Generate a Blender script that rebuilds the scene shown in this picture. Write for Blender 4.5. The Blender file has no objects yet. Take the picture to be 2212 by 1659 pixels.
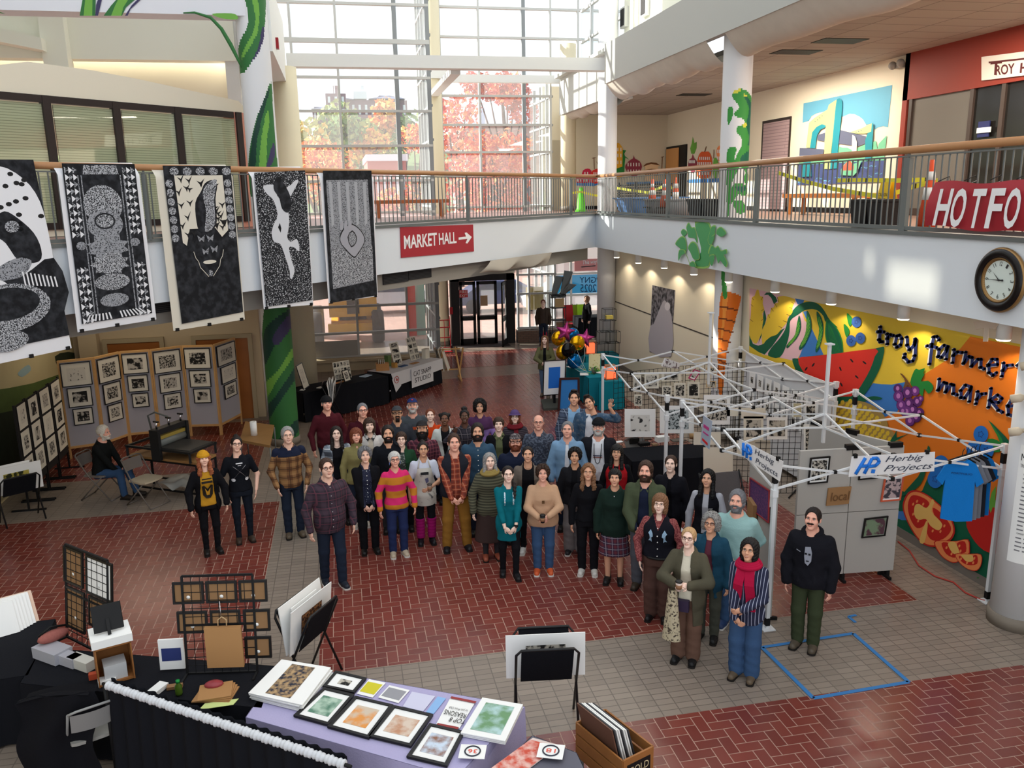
import bpy,math,random
import numpy as np
from mathutils import Vector,Matrix
random.seed(7);RNG=np.random.default_rng(7)
SC=bpy.context.scene;COL=SC.collection
# --- camera, sky, sun, exposure
IW,IH=2212,1659
FPX,PITCH,YAW,ROLL,CH=1798.44,math.radians(12.774),math.radians(11.356),math.radians(-.969),5.3
def cam_axes():
 cp,sp,cy,sy=math.cos(PITCH),math.sin(PITCH),math.cos(YAW),math.sin(YAW)
 fw=np.array([sy*cp,cy*cp,-sp]);rt=np.array([cy,-sy,0.]);up=np.cross(rt,fw)
 c,s=math.cos(ROLL),math.sin(ROLL)
 return np.array([c*rt+s*up,-s*rt+c*up,fw])
CAM=cam_axes()
cam_data=bpy.data.cameras.new('camera');cam=bpy.data.objects.new('camera',cam_data);COL.objects.link(cam)
cam_data.sensor_fit='HORIZONTAL';cam_data.sensor_width=36;cam_data.lens=36*FPX/IW
cam_data.clip_start=.05;cam_data.clip_end=1000
cam.matrix_world=Matrix([[CAM[0][i],CAM[1][i],-CAM[2][i],(0,0,CH)[i]]for i in range(3)]+[[0,0,0,1]])
SC.camera=cam
SC.view_settings.view_transform='Standard';SC.view_settings.look='None'
SC.view_settings.exposure=0.0;SC.view_settings.gamma=1.0;SC.view_settings.use_curve_mapping=False
w=bpy.data.worlds.new('sky');SC.world=w;w.use_nodes=True
bg=w.node_tree.nodes['Background'];bg.inputs[0].default_value=(.9,.95,1,1);bg.inputs[1].default_value=1.5
def add_light(name,kind,loc,target,energy,color=(1,1,1),size=1,size_y=None):
 d=bpy.data.lights.new(name,kind);o=bpy.data.objects.new(name,d);COL.objects.link(o)
 d.energy=energy;d.color=color
 if kind=='AREA':
  d.size=size
  if size_y:d.shape='RECTANGLE';d.size_y=size_y
 if kind=='SUN':d.angle=size
 if kind in('POINT','SPOT'):d.shadow_soft_size=size
 o.location=loc
 o.rotation_euler=(Vector(target)-Vector(loc)).to_track_quat('-Z','Y').to_euler()
 return o
SUN_DIR=Vector((.84,-.36,-.42))
add_light('sun','SUN',(-20,40,30),Vector((-20,40,30))+SUN_DIR,15.0,(1,.93,.82),.012)
# --- picture point -> place in the hall
def ray(px,py):return CAM.T@np.array([(px-IW/2)/FPX,-(py-IH/2)/FPX,1.])
def un(px,py,ax,val):
 d=ray(px,py);o=np.array([0,0,CH]);return o+(val-o[ax])/d[ax]*d
def G(px,py,z=0.):return un(px,py,2,z)
def onplane(px,py,p0,n):
 d=ray(px,py);o=np.array([0,0,CH]);return o+np.dot(np.asarray(p0)-o,n)/np.dot(d,n)*d
def DG(px,py,c=16.65):return onplane(px,py,(-c/2,c/2,0),np.array([1,-1,0]))
def pr(P):
 v=CAM@(np.asarray(P,float)-[0,0,CH]);return v[0]/v[2]*FPX+IW/2,-v[1]/v[2]*FPX+IH/2
def vert_at(base,py):
 lo,hi=-2.,25.
 for _ in range(45):
  m=(lo+hi)/2
  if pr((base[0],base[1],m))[1]>py:lo=m
  else:hi=m
 return lo
# --- materials
def lin(c):return tuple((x/255/12.92 if x<=10 else((x/255+.055)/1.055)**2.4)for x in c)
MATS={}
def M(name,rgb=(200,200,200),rough=.6,metal=0.,emit=0.,bump=0.,bscale=40,noise=0.,nscale=3.,alpha=None,spec=.3):
 if name in MATS:return MATS[name]
 m=bpy.data.materials.new(name);m.use_nodes=True;MATS[name]=m
 nt=m.node_tree;b=nt.nodes['Principled BSDF']
 c=lin(rgb);b.inputs['Base Color'].default_value=(*c,1);b.inputs['Roughness'].default_value=rough
 b.inputs['Metallic'].default_value=metal;b.inputs['Specular IOR Level'].default_value=spec
 m.diffuse_color=(*c,1)
 if emit:b.inputs['Emission Color'].default_value=(*c,1);b.inputs['Emission Strength'].default_value=emit
 if noise or bump:
  tc=nt.nodes.new('ShaderNodeTexCoord')
 if noise:
  n=nt.nodes.new('ShaderNodeTexNoise');n.inputs['Scale'].default_value=nscale;n.inputs['Detail'].default_value=4
  mx=nt.nodes.new('ShaderNodeMix');mx.data_type='RGBA'
  mx.inputs[6].default_value=(*[v*(1-noise)for v in c],1);mx.inputs[7].default_value=(*[min(1,v*(1+noise))for v in c],1)
  nt.links.new(tc.outputs['Object'],n.inputs['Vector']);nt.links.new(n.outputs['Fac'],mx.inputs[0]);nt.links.new(mx.outputs[2],b.inputs['Base Color'])
 if bump:
  n2=nt.nodes.new('ShaderNodeTexNoise');n2.inputs['Scale'].default_value=bscale
  bp=nt.nodes.new('ShaderNodeBump');bp.inputs['Strength'].default_value=bump;bp.inputs['Distance'].default_value=.01
  nt.links.new(tc.outputs['Object'],n2.inputs['Vector']);nt.links.new(n2.outputs['Fac'],bp.inputs['Height']);nt.links.new(bp.outputs[0],b.inputs['Normal'])
 return m
def nodes_of(m):nt=m.node_tree;return nt,nt.nodes['Principled BSDF'],(lambda t:nt.nodes.new('ShaderNode'+t)),nt.links.new
def math_node(N,L,op,a,b=None,c=None):
 n=N('Math');n.operation=op
 for i,v in enumerate((a,b,c)):
  if v is None:continue
  if isinstance(v,(int,float)):n.inputs[i].default_value=v
  else:L(v,n.inputs[i])
 return n.outputs[0]
def mixc(N,L,f,a,b):
 n=N('Mix');n.data_type='RGBA'
 if isinstance(f,(int,float)):n.inputs[0].default_value=f
 else:L(f,n.inputs[0])
 for i,v in((6,a),(7,b)):
  if isinstance(v,tuple):n.inputs[i].default_value=(*v,1)
  else:L(v,n.inputs[i])
 return n.outputs[2]
def stripes(name,colors,period=.1,axis=2,rough=.8,duty=None):
 """flat bands along one axis of the object"""
 if name in MATS:return MATS[name]
 m=M(name,colors[0],rough);nt,b,N,L=nodes_of(m)
 tc=N('TexCoord');sp=N('SeparateXYZ');L(tc.outputs['Object'],sp.inputs[0])
 f=math_node(N,L,'FRACT',math_node(N,L,'DIVIDE',sp.outputs[axis],period))
 r=N('ValToRGB');r.color_ramp.interpolation='CONSTANT';e=r.color_ramp.elements
 k=len(colors);duty=duty or[i/k for i in range(k)]
 e[0].position=0;e[0].color=(*lin(colors[0]),1);e[1].position=duty[1];e[1].color=(*lin(colors[1]),1)
 for i in range(2,k):q=e.new(duty[i]);q.color=(*lin(colors[i]),1)
 L(f,r.inputs[0]);L(r.outputs[0],b.inputs['Base Color']);return m
def plaid(name,base,c1,c2,period=.09,rough=.85,w1=.45,w2=.08):
 if name in MATS:return MATS[name]
 m=M(name,base,rough);nt,b,N,L=nodes_of(m)
 tc=N('TexCoord');sp=N('SeparateXYZ');L(tc.outputs['Object'],sp.inputs[0])
 fs=[]
 for a in(math_node(N,L,'ADD',sp.outputs[0],math_node(N,L,'MULTIPLY',sp.outputs[1],.6)),sp.outputs[2]):
  f=math_node(N,L,'FRACT',math_node(N,L,'DIVIDE',math_node(N,L,'ADD',a,10.),period))
  fs.append((math_node(N,L,'LESS_THAN',f,w1),math_node(N,L,'COMPARE',f,.72,w2/2+.01)))
 broad=math_node(N,L,'MULTIPLY',math_node(N,L,'ADD',fs[0][0],fs[1][0]),.5)
 thin=math_node(N,L,'MAXIMUM',fs[0][1],fs[1][1])
 L(mixc(N,L,math_node(N,L,'MULTIPLY',thin,.75),mixc(N,L,broad,lin(base),lin(c1)),lin(c2)),b.inputs['Base Color']);return m
def spots(name,base,c1,scale=40.,thr=.45,rough=.85,soft=.03):
 if name in MATS:return MATS[name]
 m=M(name,base,rough);nt,b,N,L=nodes_of(m)
 tc=N('TexCoord');n=N('TexNoise');n.inputs['Scale'].default_value=scale;n.inputs['Detail'].default_value=5;L(tc.outputs['Object'],n.inputs['Vector'])
 r=N('ValToRGB');e=r.color_ramp.elements;e[0].position=thr-soft;e[0].color=(*lin(base),1);e[1].position=thr+soft;e[1].color=(*lin(c1),1)
 L(n.outputs['Fac'],r.inputs[0]);L(r.outputs[0],b.inputs['Base Color']);return m
def tiles(name,c1,c2,mortar,bw,bh,gap=.01,plane='xy',offset=.5,rough=.6,rot=0):
 if name in MATS:return MATS[name]
 m=M(name,c1,rough);nt,b,N,L=nodes_of(m)
 tc=N('TexCoord');mp=N('Mapping');L(tc.outputs['Object'],mp.inputs[0])
 mp.inputs['Rotation'].default_value={'xy':(0,0,rot),'xz':(math.pi/2,0,0),'yz':(math.pi/2,0,math.pi/2)}[plane]
 if plane=='yz':mp.vector_type='TEXTURE';mp.inputs['Rotation'].default_value=(math.pi/2,0,math.pi/2)
 br=N('TexBrick');L(mp.outputs[0],br.inputs[0]);br.offset=offset
 br.inputs['Color1'].default_value=(*lin(c1),1);br.inputs['Color2'].default_value=(*lin(c2),1);br.inputs['Mortar'].default_value=(*lin(mortar),1)
 br.inputs['Scale'].default_value=1;br.inputs['Brick Width'].default_value=bw;br.inputs['Row Height'].default_value=bh
 br.inputs['Mortar Size'].default_value=gap;br.inputs['Mortar Smooth'].default_value=.1
 L(br.outputs[0],b.inputs['Base Color']);return m
def glass(name='window_glass',tint=(235,243,245),gl=.06,haze=0.):
 if name in MATS:return MATS[name]
 m=bpy.data.materials.new(name);m.use_nodes=True;MATS[name]=m;nt=m.node_tree
 for n in list(nt.nodes):
  if n.type!='OUTPUT_MATERIAL':nt.nodes.remove(n)
 out=[n for n in nt.nodes if n.type=='OUTPUT_MATERIAL'][0]
 t=nt.nodes.new('ShaderNodeBsdfTransparent');t.inputs[0].default_value=(*lin(tint),1)
 g=nt.nodes.new('ShaderNodeBsdfGlossy');g.inputs['Roughness'].default_value=.02;mx=nt.nodes.new('ShaderNodeMixShader');mx.inputs[0].default_value=gl
 du=nt.nodes.new('ShaderNodeBsdfTranslucent');du.inputs[0].default_value=(.9,.9,.9,1);m2=nt.nodes.new('ShaderNodeMixShader');m2.inputs[0].default_value=haze
 nt.links.new(t.outputs[0],m2.inputs[1]);nt.links.new(du.outputs[0],m2.inputs[2]);nt.links.new(m2.outputs[0],mx.inputs[1]);nt.links.new(g.outputs[0],mx.inputs[2]);nt.links.new(mx.outputs[0],out.inputs[0]);return m
# --- objects
def setp(o,label=None,cat=None,group=None,kind=None):
 if label:o['label']=label
 if cat:o['category']=cat
 if group:o['group']=group
 if kind:o['kind']=kind
 return o
def thing(name,label,cat,loc=(0,0,0),rz=0.,group=None):
 o=bpy.data.objects.new(name,None);COL.objects.link(o);o.location=tuple(float(v)for v in loc);o.rotation_euler=(0,0,rz)
 o.empty_display_size=.1
 return setp(o,label,cat,group)
def link(name,me,parent=None):
 o=bpy.data.objects.new(name,me);COL.objects.link(o)
 if parent is not None:o.parent=parent
 return o
def copy_tree(o,parent=None):
 c=o.copy();COL.objects.link(c)
 if parent is not None:c.parent=parent
 for ch in list(o.children):copy_tree(ch,c)
 return c
def rotz(a):c,s=math.cos(a),math.sin(a);return np.array([[c,-s,0],[s,c,0],[0,0,1.]])
class MB:
 """collects shapes and links them as one mesh object"""
 def __init__(self):self.v,self.f,self.m,self.s,self.mats=[],[],[],[],[]
 def mi(self,mat):
  if mat not in self.mats:self.mats.append(mat)
  return self.mats.index(mat)
 def add(self,vs,fs,mat,smooth=False):
  b=len(self.v);self.v+=[tuple(float(c)for c in p)for p in vs];k=self.mi(mat)
  for f in fs:self.f.append(tuple(b+i for i in f));self.m.append(k);self.s.append(smooth)
  return self
 def poly(self,pts,mat):return self.add(pts,[tuple(range(len(pts)))],mat)
 def box(self,c,s,mat,rz=0.,R=None):
  R=rotz(rz)if R is None else np.asarray(R);c=np.asarray(c,float)
  vs=[c+R@np.array([x*s[0]/2,y*s[1]/2,z*s[2]/2])for x in(-1,1)for y in(-1,1)for z in(-1,1)]
  return self.add(vs,[(0,1,3,2),(4,6,7,5),(0,4,5,1),(2,3,7,6),(0,2,6,4),(1,5,7,3)],mat)
 def b2(self,lo,hi,mat):return self.box([(a+b)/2 for a,b in zip(lo,hi)],[abs(b-a)for a,b in zip(lo,hi)],mat)
 def slab(self,quad,t,mat):
  """four corners swept by the vector t"""
  q=[np.asarray(p,float)for p in quad];k=len(q);t=np.asarray(t,float)
  fs=[tuple(range(k)),tuple(range(2*k-1,k-1,-1))]+[(i,i+k,(i+1)%k+k,(i+1)%k)for i in range(k)]
  return self.add(q+[p+t for p in q],fs,mat)
 def bar(self,a,b,wd,mat,up=(0,0,1),hd=None):
  a,b=np.asarray(a,float),np.asarray(b,float);d=b-a;L=np.linalg.norm(d)
  if L<1e-6:return self
  d/=L;u=np.asarray(up,float)
  if abs(np.dot(u,d))>.98:u=np.array([1.,0,0])
  s=np.cross(d,u);s/=np.linalg.norm(s);u=np.cross(s,d)
  return self.box((a+b)/2,(wd,L,hd or wd),mat,R=np.array([s,d,u]).T)
 def tube(self,pts,r,mat,n=8,cap=True,smooth=True):
  P=[np.asarray(p,float)for p in pts];k=len(P);R=r if hasattr(r,'__len__')else[r]*k
  vs,fs=[],[];prev=None
  for i in range(k):
   d=P[min(i+1,k-1)]-P[max(i-1,0)];d=d/(np.linalg.norm(d)+1e-9)
   u=prev if prev is not None else(np.array([0,0,1.])if abs(d[2])<.9 else np.array([1.,0,0]))
   s=np.cross(d,u);s/=np.linalg.norm(s)+1e-9;u=np.cross(s,d);prev=u
   for j in range(n):a=2*math.pi*j/n;vs.append(P[i]+R[i]*(math.cos(a)*s+math.sin(a)*u))
  for i in range(k-1):
   for j in range(n):fs.append((i*n+j,i*n+(j+1)%n,(i+1)*n+(j+1)%n,(i+1)*n+j))
  if cap:fs+=[tuple(range(n-1,-1,-1)),tuple(range((k-1)*n,k*n))]
  return self.add(vs,fs,mat,smooth)
 def lathe(self,prof,c,mat,n=24,smooth=True,R=None,cap=True):
  c=np.asarray(c,float);vs,fs=[],[];R=np.eye(3)if R is None else R
  for r,z in prof:
   for j in range(n):a=2*math.pi*j/n;vs.append(c+R@np.array([r*math.cos(a),r*math.sin(a),z]))
  k=len(prof)
  for i in range(k-1):
   for j in range(n):fs.append((i*n+j,i*n+(j+1)%n,(i+1)*n+(j+1)%n,(i+1)*n+j))
  if cap and prof[0][0]>1e-4:fs.append(tuple(range(n-1,-1,-1)))
  if cap and prof[-1][0]>1e-4:fs.append(tuple(range((k-1)*n,k*n)))
  return self.add(vs,fs,mat,smooth)
 def ball(self,c,r,mat,n=12,m=8,R=None):
  r=(r,r,r)if not hasattr(r,'__len__')else r;R=np.eye(3)if R is None else R
  vs,fs=[],[]
  for i in range(m+1):
   t=math.pi*i/m
   for j in range(n):a=2*math.pi*j/n;vs.append(np.asarray(c)+R@np.array([r[0]*math.sin(t)*math.cos(a),r[1]*math.sin(t)*math.sin(a),r[2]*math.cos(t)]))
  for i in range(m):
   for j in range(n):fs.append((i*n+j,(i+1)*n+j,(i+1)*n+(j+1)%n,i*n+(j+1)%n))
  return self.add(vs,fs,mat,True)
 def grid(self,fn,nu,nv,mat,smooth=True):
  vs=[fn(i/nu,j/nv)for i in range(nu+1)for j in range(nv+1)]
  fs=[(i*(nv+1)+j,(i+1)*(nv+1)+j,(i+1)*(nv+1)+j+1,i*(nv+1)+j+1)for i in range(nu)for j in range(nv)]
  return self.add(vs,fs,mat,smooth)
 def text(self,s,o,u,v,mat,shear=0.,mirror=False,bold=0.):
  vs,fs=glyphs(s,bold);o,u,v=(np.asarray(q,float)for q in(o,u,v))
  if mirror:vs=[(1-x,y)for x,y in vs]
  return self.add([o+(x+shear*y)*u+y*v for x,y in vs],fs,mat)
 def mesh(self,name):
  me=bpy.data.meshes.new(name);me.from_pydata(self.v,[],self.f)
  for m in self.mats:me.materials.append(m)
  if self.f:
   me.polygons.foreach_set('material_index',self.m);me.polygons.foreach_set('use_smooth',self.s)
  me.update();return me
 def build(self,name,parent=None,label=None,cat=None,group=None,kind=None,local=False):
  """vertices are in hall coordinates unless local"""
  o=link(name,self.mesh(name),parent)
  if parent is None and not local and self.v:
   a=np.array(self.v);c=Vector(((a[:,0].min()+a[:,0].max())/2,(a[:,1].min()+a[:,1].max())/2,a[:,2].min()))
   if kind!='structure':
    o.data.transform(Matrix.Translation(-c));o.location=c
  if parent is not None and not local:
   mw=Matrix.Identity(4);q=parent
   chain=[]
   while q is not None:chain.append(q);q=q.parent
   for q in reversed(chain):mw=mw@q.matrix_parent_inverse@Matrix.LocRotScale(q.location,q.rotation_euler,q.scale)
   o.matrix_parent_inverse=mw.inverted()
  return setp(o,label,cat,group,kind)
GLY={}
def glyphs(s,bold=0.):
 key=(s,bold)
 if key in GLY:return GLY[key]
 cu=bpy.data.curves.new('t','FONT');cu.body=s;cu.resolution_u=3;cu.offset=bold
 o=bpy.data.objects.new('t',cu);COL.objects.link(o)
 dg=bpy.context.evaluated_depsgraph_get();dg.update()
 e=o.evaluated_get(dg);me=e.to_mesh();a=[(v.co.x,v.co.y)for v in me.vertices];f=[tuple(p.vertices)for p in me.polygons]
 e.to_mesh_clear()
 x0,x1=min(p[0]for p in a),max(p[0]for p in a);y0,y1=min(p[1]for p in a),max(p[1]for p in a)
 a=[((x-x0)/(x1-x0),(y-y0)/max(y1-y0,1e-6))for x,y in a]
 bpy.data.objects.remove(o);bpy.data.curves.remove(cu)
 GLY[key]=(a,f);return GLY[key]
def smooth(pts,k=4):
 P=[np.asarray(p,float)for p in pts];n=len(P);out=[]
 for i in range(n):
  a,b,c,d=P[i-1],P[i],P[(i+1)%n],P[(i+2)%n]
  for j in range(k):
   t=j/k;out.append(.5*((2*b)+(c-a)*t+(2*a-5*b+4*c-d)*t*t+(3*b-a-3*c+d)*t**3))
 return out
class Paint(MB):
 """flat painted shapes on one plane: points are picture points of the photograph, laid on the plane in layers"""
 def __init__(self,plane,n,step=.0004,base=.003):
  super().__init__();self.pl=plane;self.n=np.asarray(n,float);self.step=step;self.k=base
 def P(self,p):return self.pl(*p)+self.n*self.k
 def shape(self,pts,mat,sm=0):
  q=smooth(pts,sm)if sm else pts
  self.poly([self.P(p)for p in q],mat);self.k+=self.step;return self
 def line(self,pts,wd,mat,closed=False):
  """stroke of a width in picture points"""
  P=[np.asarray(p,float)for p in pts]
  if closed:P.append(P[0])
  for a,b in zip(P[:-1],P[1:]):
   d=b-a;L=np.hypot(*d)
   if L<1e-6:continue
   nrm=np.array([-d[1],d[0]])/L*wd/2;e=d/L*wd*.25
   self.poly([self.P(q)for q in(a-e-nrm,b+e-nrm,b+e+nrm,a-e+nrm)],mat)
  self.k+=self.step;return self
 def ell(self,c,rx,ry,mat,rot=0.,n=20):
  cr,sr=math.cos(rot),math.sin(rot)
  return self.shape([(c[0]+rx*math.cos(t)*cr-ry*math.sin(t)*sr,c[1]+rx*math.cos(t)*sr+ry*math.sin(t)*cr)for t in np.linspace(0,2*math.pi,n,endpoint=False)],mat)
 def words(self,s,bl,br,tl,mat,shear=0.,mirror=False):
  o,a,b=self.P(bl),self.P(br),self.P(tl);self.text(s,o,a-o,b-o,mat,shear,mirror,.022);self.k+=self.step;return self
def inpoly(pt,poly):
 x,y=pt;c=False;j=len(poly)-1
 for i in range(len(poly)):
  xi,yi=poly[i][0],poly[i][1];xj,yj=poly[j][0],poly[j][1]
  if(yi>y)!=(yj>y)and x<(xj-xi)*(y-yi)/(yj-yi)+xi:c=not c
  j=i
 return c
def inpoly_np(X,Y,poly):
 c=np.zeros(X.shape,bool);P=[(float(p[0]),float(p[1]))for p in poly];j=len(P)-1
 for i in range(len(P)):
  xi,yi=P[i];xj,yj=P[j]
  if yi!=yj:c^=((yi>Y)!=(yj>Y))&(X<(xj-xi)*(Y-yi)/(yj-yi)+xi)
  j=i
 return c
def pixels(P):
 v=(np.asarray(P,float)-[0,0,CH])@CAM.T;return v[:,0]/v[:,2]*FPX+IW/2,-v[:,1]/v[:,2]*FPX+IH/2
WHITE=M('white_paint',(228,228,224),.7);CREAM=M('cream_paint',(226,216,194),.7);BLACK=M('black_matte',(14,14,16),.6)
WOOD=M('oak_wood',(176,118,66),.45,noise=.15,nscale=6);METAL=M('grey_painted_steel',(104,108,106),.45);PAPER=M('white_paper',(238,238,236),.8)
STEEL=M('white_coated_steel',(222,224,226),.35);CHROME=M('chrome',(200,200,205),.2,1.);INK=M('printing_ink',(24,24,26),.7)
# --- the hall itself
Z2,RC,XR,XW,XU,YE=4.72,16.65,7.45,8.30,12.6,31.5
TILE=tiles('beige_floor_tile',(144,131,119),(132,120,109),(106,96,88),.2,.1,.006,rough=.3,offset=0)
GROUT=M('brick_grout',(188,156,140),.8)
BR=[M('paver_red',(118,56,48),.24,noise=.1,spec=.5),M('paver_rust',(122,60,51),.24,noise=.1,spec=.5),M('paver_maroon',(111,52,45),.24,noise=.1,spec=.5)]
fl=MB();fl.b2((-16,-4,-.3),(14,31.4,0),TILE)
def herring(x0,x1,y0,y1,W=.125,g=.0045):
 fl.b2((x0,y0,-.02),(x1,y1,.0015),GROUT)
 for i in range(int(x0/W)-2,int(x1/W)+2):
  for j in range(int(y0/W)-2,int(y1/W)+2):
   k=(i-j)%4
   if k==0:a=(i*W,j*W,(i+2)*W,(j+1)*W)
   elif k==2:a=(i*W,(j-1)*W,(i+1)*W,(j+1)*W)
   else:continue
   a=(max(a[0],x0)+g,max(a[1],y0)+g,min(a[2],x1)-g,min(a[3],y1)-g)
   if a[2]-a[0]<.01 or a[3]-a[1]<.01:continue
   fl.poly([(a[0],a[1],.004),(a[2],a[1],.004),(a[2],a[3],.004),(a[0],a[3],.004)],BR[random.randrange(3)])
herring(-.54,7.18,8.82,24.1);herring(.5,7.3,25.6,28.3);herring(-9,-1.34,8.85,14.7)
herring(-.54,7.3,3.2,7.2);herring(-6.2,-1.9,16.8,20.6);herring(-6,-1.34,5,7.2)
fl.build('floor',kind='structure')
# ---- walls on the ground floor
wl=MB();wl.b2((XW,-2,0),(XW+.2,24.9,3.75),CREAM)
wl.b2((XW-.012,-2,0),(XW,24.9,.14),M('grey_cove_base',(120,112,104),.6))
wl.b2((XW-.006,16.9,2.0),(XW,24.8,2.03),M('seam_dark_strip',(60,54,48),.6));wl.build('wall_right',kind='structure')  # dark horizontal seam line along the wall
TAN=M('tan_paint',(196,178,148),.75)
wb=MB();wb.b2((-16,21,0),(-2.07,21.25,4.5),TAN);wb.b2((-2.35,21.26,0),(-2.08,26.4,4.5),WHITE);wb.b2((-6.1,20.7,0),(-5.7,21,3.8),TAN);wb.build('wall_back',kind='structure')
wp=MB();wp.b2((-6.5,4,0),(-6.3,21,3.8),M('painted_landscape_sky',(196,182,140),.8,noise=.12,nscale=1.5))
wp.build('wall_left',kind='structure')
pt=Paint(lambda px,py:un(px,py,0,-6.3),(1,0,0))
G1,G2,G3=M('mural_meadow',(84,104,52),.8,noise=.3,nscale=3),M('mural_dark_trees',(40,50,34),.8,noise=.3,nscale=5),M('mural_pale_blue',(150,176,180),.8)
pt.shape([(-60,850),(20,838),(70,828),(118,812),(150,800),(162,790),(162,960),(100,1000),(-60,1010)],G1).shape([(-60,905),(60,880),(110,838),(162,800),(162,965),(100,1010),(-60,1060)],G2)
pt.shape([(38,806),(60,788),(66,800),(48,814)],G3,3).shape([(118,770),(160,762),(162,800),(140,812)],G2,3)
pt.build('landscape_mural',label='faded landscape mural of meadow and trees on the far left wall',cat='mural')
# ---- wooden doors in the back wall
DW=M('door_veneer',(150,92,44),.4,noise=.15,nscale=4);DF=M('door_frame_putty',(170,156,128),.5)
for k,(x0,x1)in enumerate(((232,345),(423,535))):
 a=un(x0,742-k*8,1,20.97);b=un(x1,738-k*8,1,20.97);h=a[2]
 d=MB();d.b2((a[0],20.93,0),(b[0],20.99,h),DW);o=d.build(f'door_{k+1}',kind='structure')
 f=MB();f.b2((a[0]-.1,20.9,0),(a[0],21,h+.1),DF);f.b2((b[0],20.9,0),(b[0]+.1,21,h+.1),DF);f.b2((a[0],20.9,h),(b[0],21,h+.1),DF);f.build('door_frame',o)
 g=MB();px=1+k;u0=un((308,448)[k],(762,753)[k],1,20.92);g.b2((u0[0],20.915,u0[2]-.28),(u0[0]+.22,20.93,u0[2]),M('dark_glass',(24,28,34),.1)if k else DF);g.build('vision_panel',o)
# ---- right balcony: slab, fascia, soffit, painted leaf on it
FAS=M('fascia_paint',(220,225,230),.75)
s=MB();s.b2((XR,-2,3.75),(XR+.25,24.15,Z2),FAS);s.b2((XR+.25,-2,4.45),(14,YE,Z2-.005),M('gallery_floor',(128,98,84),.35));s.b2((XR+.25,-2,3.75),(XW+.2,24.9,3.8),CREAM)
s.b2((XR-.03,-2,Z2-.03),(XR+.2,24.2,Z2+.02),METAL);s.build('wall_gallery_fascia',kind='structure')
# ---- diagonal balcony
def D(t,c,z):return np.array([t,t+c,z])
def dbox(mb,x0,x1,c0,c1,z0,z1,mat):
 mb.slab([D(x0,c0,z0),D(x1,c0,z0),D(x1-(c1-c0)/2,c1-(0),z0)-np.array([0,0,0]),D(x0-(c1-c0)/2,c1,z0)],(0,0,z1-z0),mat)
s=MB();dbox(s,-9,XR+.05,RC,RC+.3,3.75,Z2,FAS);dbox(s,-9,XR+.05,RC-.06,RC+.2,Z2-.03,Z2+.02,METAL)
s.slab([D(-9,RC+.3,4.5),D(XR+.2,RC+.3,4.5),(XR+.2,YE,4.5),(-9,YE,4.5)],(0,0,.21),M('bridge_floor',(150,118,112),.35))
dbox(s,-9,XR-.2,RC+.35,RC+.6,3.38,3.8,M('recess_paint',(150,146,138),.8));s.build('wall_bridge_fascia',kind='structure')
LV=stripes('louvre_black',[(30,30,32),(58,58,60)],.03,2)
for k,(x0,x1,y0,y1)in enumerate(((330,368,646,668),(826,880,590,606),(881,930,580,598))):
 a,b=DG(x0,(y0+y1)/2,RC+.34),DG(x1,(y0+y1)/2,RC+.34);zc=.5*(a[2]+b[2]);m=MB()
 m.slab([(a[0],a[1],zc-.13),(b[0],b[1],zc-.13),(b[0],b[1],zc+.13),(a[0],a[1],zc+.13)],(.02,-.02,0),LV)
 m.build('air_vent',label=('black louvred air vent between two hanging prints','black air vent left of its twin below the red hall sign','black air vent right of its twin, nearest the drooping cloth')[k],cat='vent',group='vents under the bridge')
# ---- columns
def column(x,y,z0,z1,r,mat,label=None,base=True,grid=None):
 m=MB();m.lathe([(r,z0),(r,z1)],(x,y,0),mat,40)
 if base:m.lathe([(r+.025,z0),(r+.025,z0+.16),(r,z0+.165)],(x,y,0),M('column_base_grey',(128,118,106),.6),40)
 return m.build('column',kind='structure')
COLM=M('column_paint',(220,220,222),.65);COLC=M('column_cream',(226,214,184),.65)
def painted_column(x,y,z0,z1,r,base,paints,nt=110,nz=260,twist=None):
 th=np.linspace(0,2*math.pi,nt,endpoint=False);zz=np.linspace(z0,z1,nz)
 T,Z=np.meshgrid(th,zz,indexing='ij');P=np.stack([x+r*np.cos(T),y+r*np.sin(T),Z],-1)
 Tc=T[:,:-1]+math.pi/nt;Zc=(Z[:,:-1]+Z[:,1:])/2
 C=np.stack([x+r*np.cos(Tc),y+r*np.sin(Tc),Zc],-1).reshape(-1,3);X,Y=pixels(C)
 face=((C[:,0]-x)*x+(C[:,1]-y)*y)<.02
 mi=np.zeros(len(C),int);mats=[base]+[p[0]for p in paints]
 for k,(mt,poly)in enumerate(paints):
  if callable(poly):mi[poly(Tc.ravel(),Zc.ravel())]=k+1
  else:mi[inpoly_np(X,Y,smooth(poly,4))&face]=k+1
 m=MB();m.mats=mats;m.v=[tuple(p)for p in P.reshape(-1,3)]
 m.f=[(i*nz+j,((i+1)%nt)*nz+j,((i+1)%nt)*nz+j+1,i*nz+j+1)for i in range(nt)for j in range(nz-1)]
 m.m=[int(v)for v in mi];m.s=[True]*len(m.f)
 m.lathe([(r+.02,z0),(r+.02,z0+.16),(r,z0+.165)],(x,y,0),M('column_base_grey',(128,118,106),.6),40)
 return m.build('column',kind='structure')
VG,VD,VL,VP=M('vine_green',(52,110,58),.6),M('vine_dark',(26,62,52),.6),M('vine_light',(112,168,70),.6),M('vine_purple',(62,56,92),.6)
def band(lo,hi,k=2.2,ph=0.):
 return lambda T,Z:(((T+k*Z*.5+ph)%(2*math.pi))>lo)&(((T+k*Z*.5+ph)%(2*math.pi))<hi)
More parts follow.
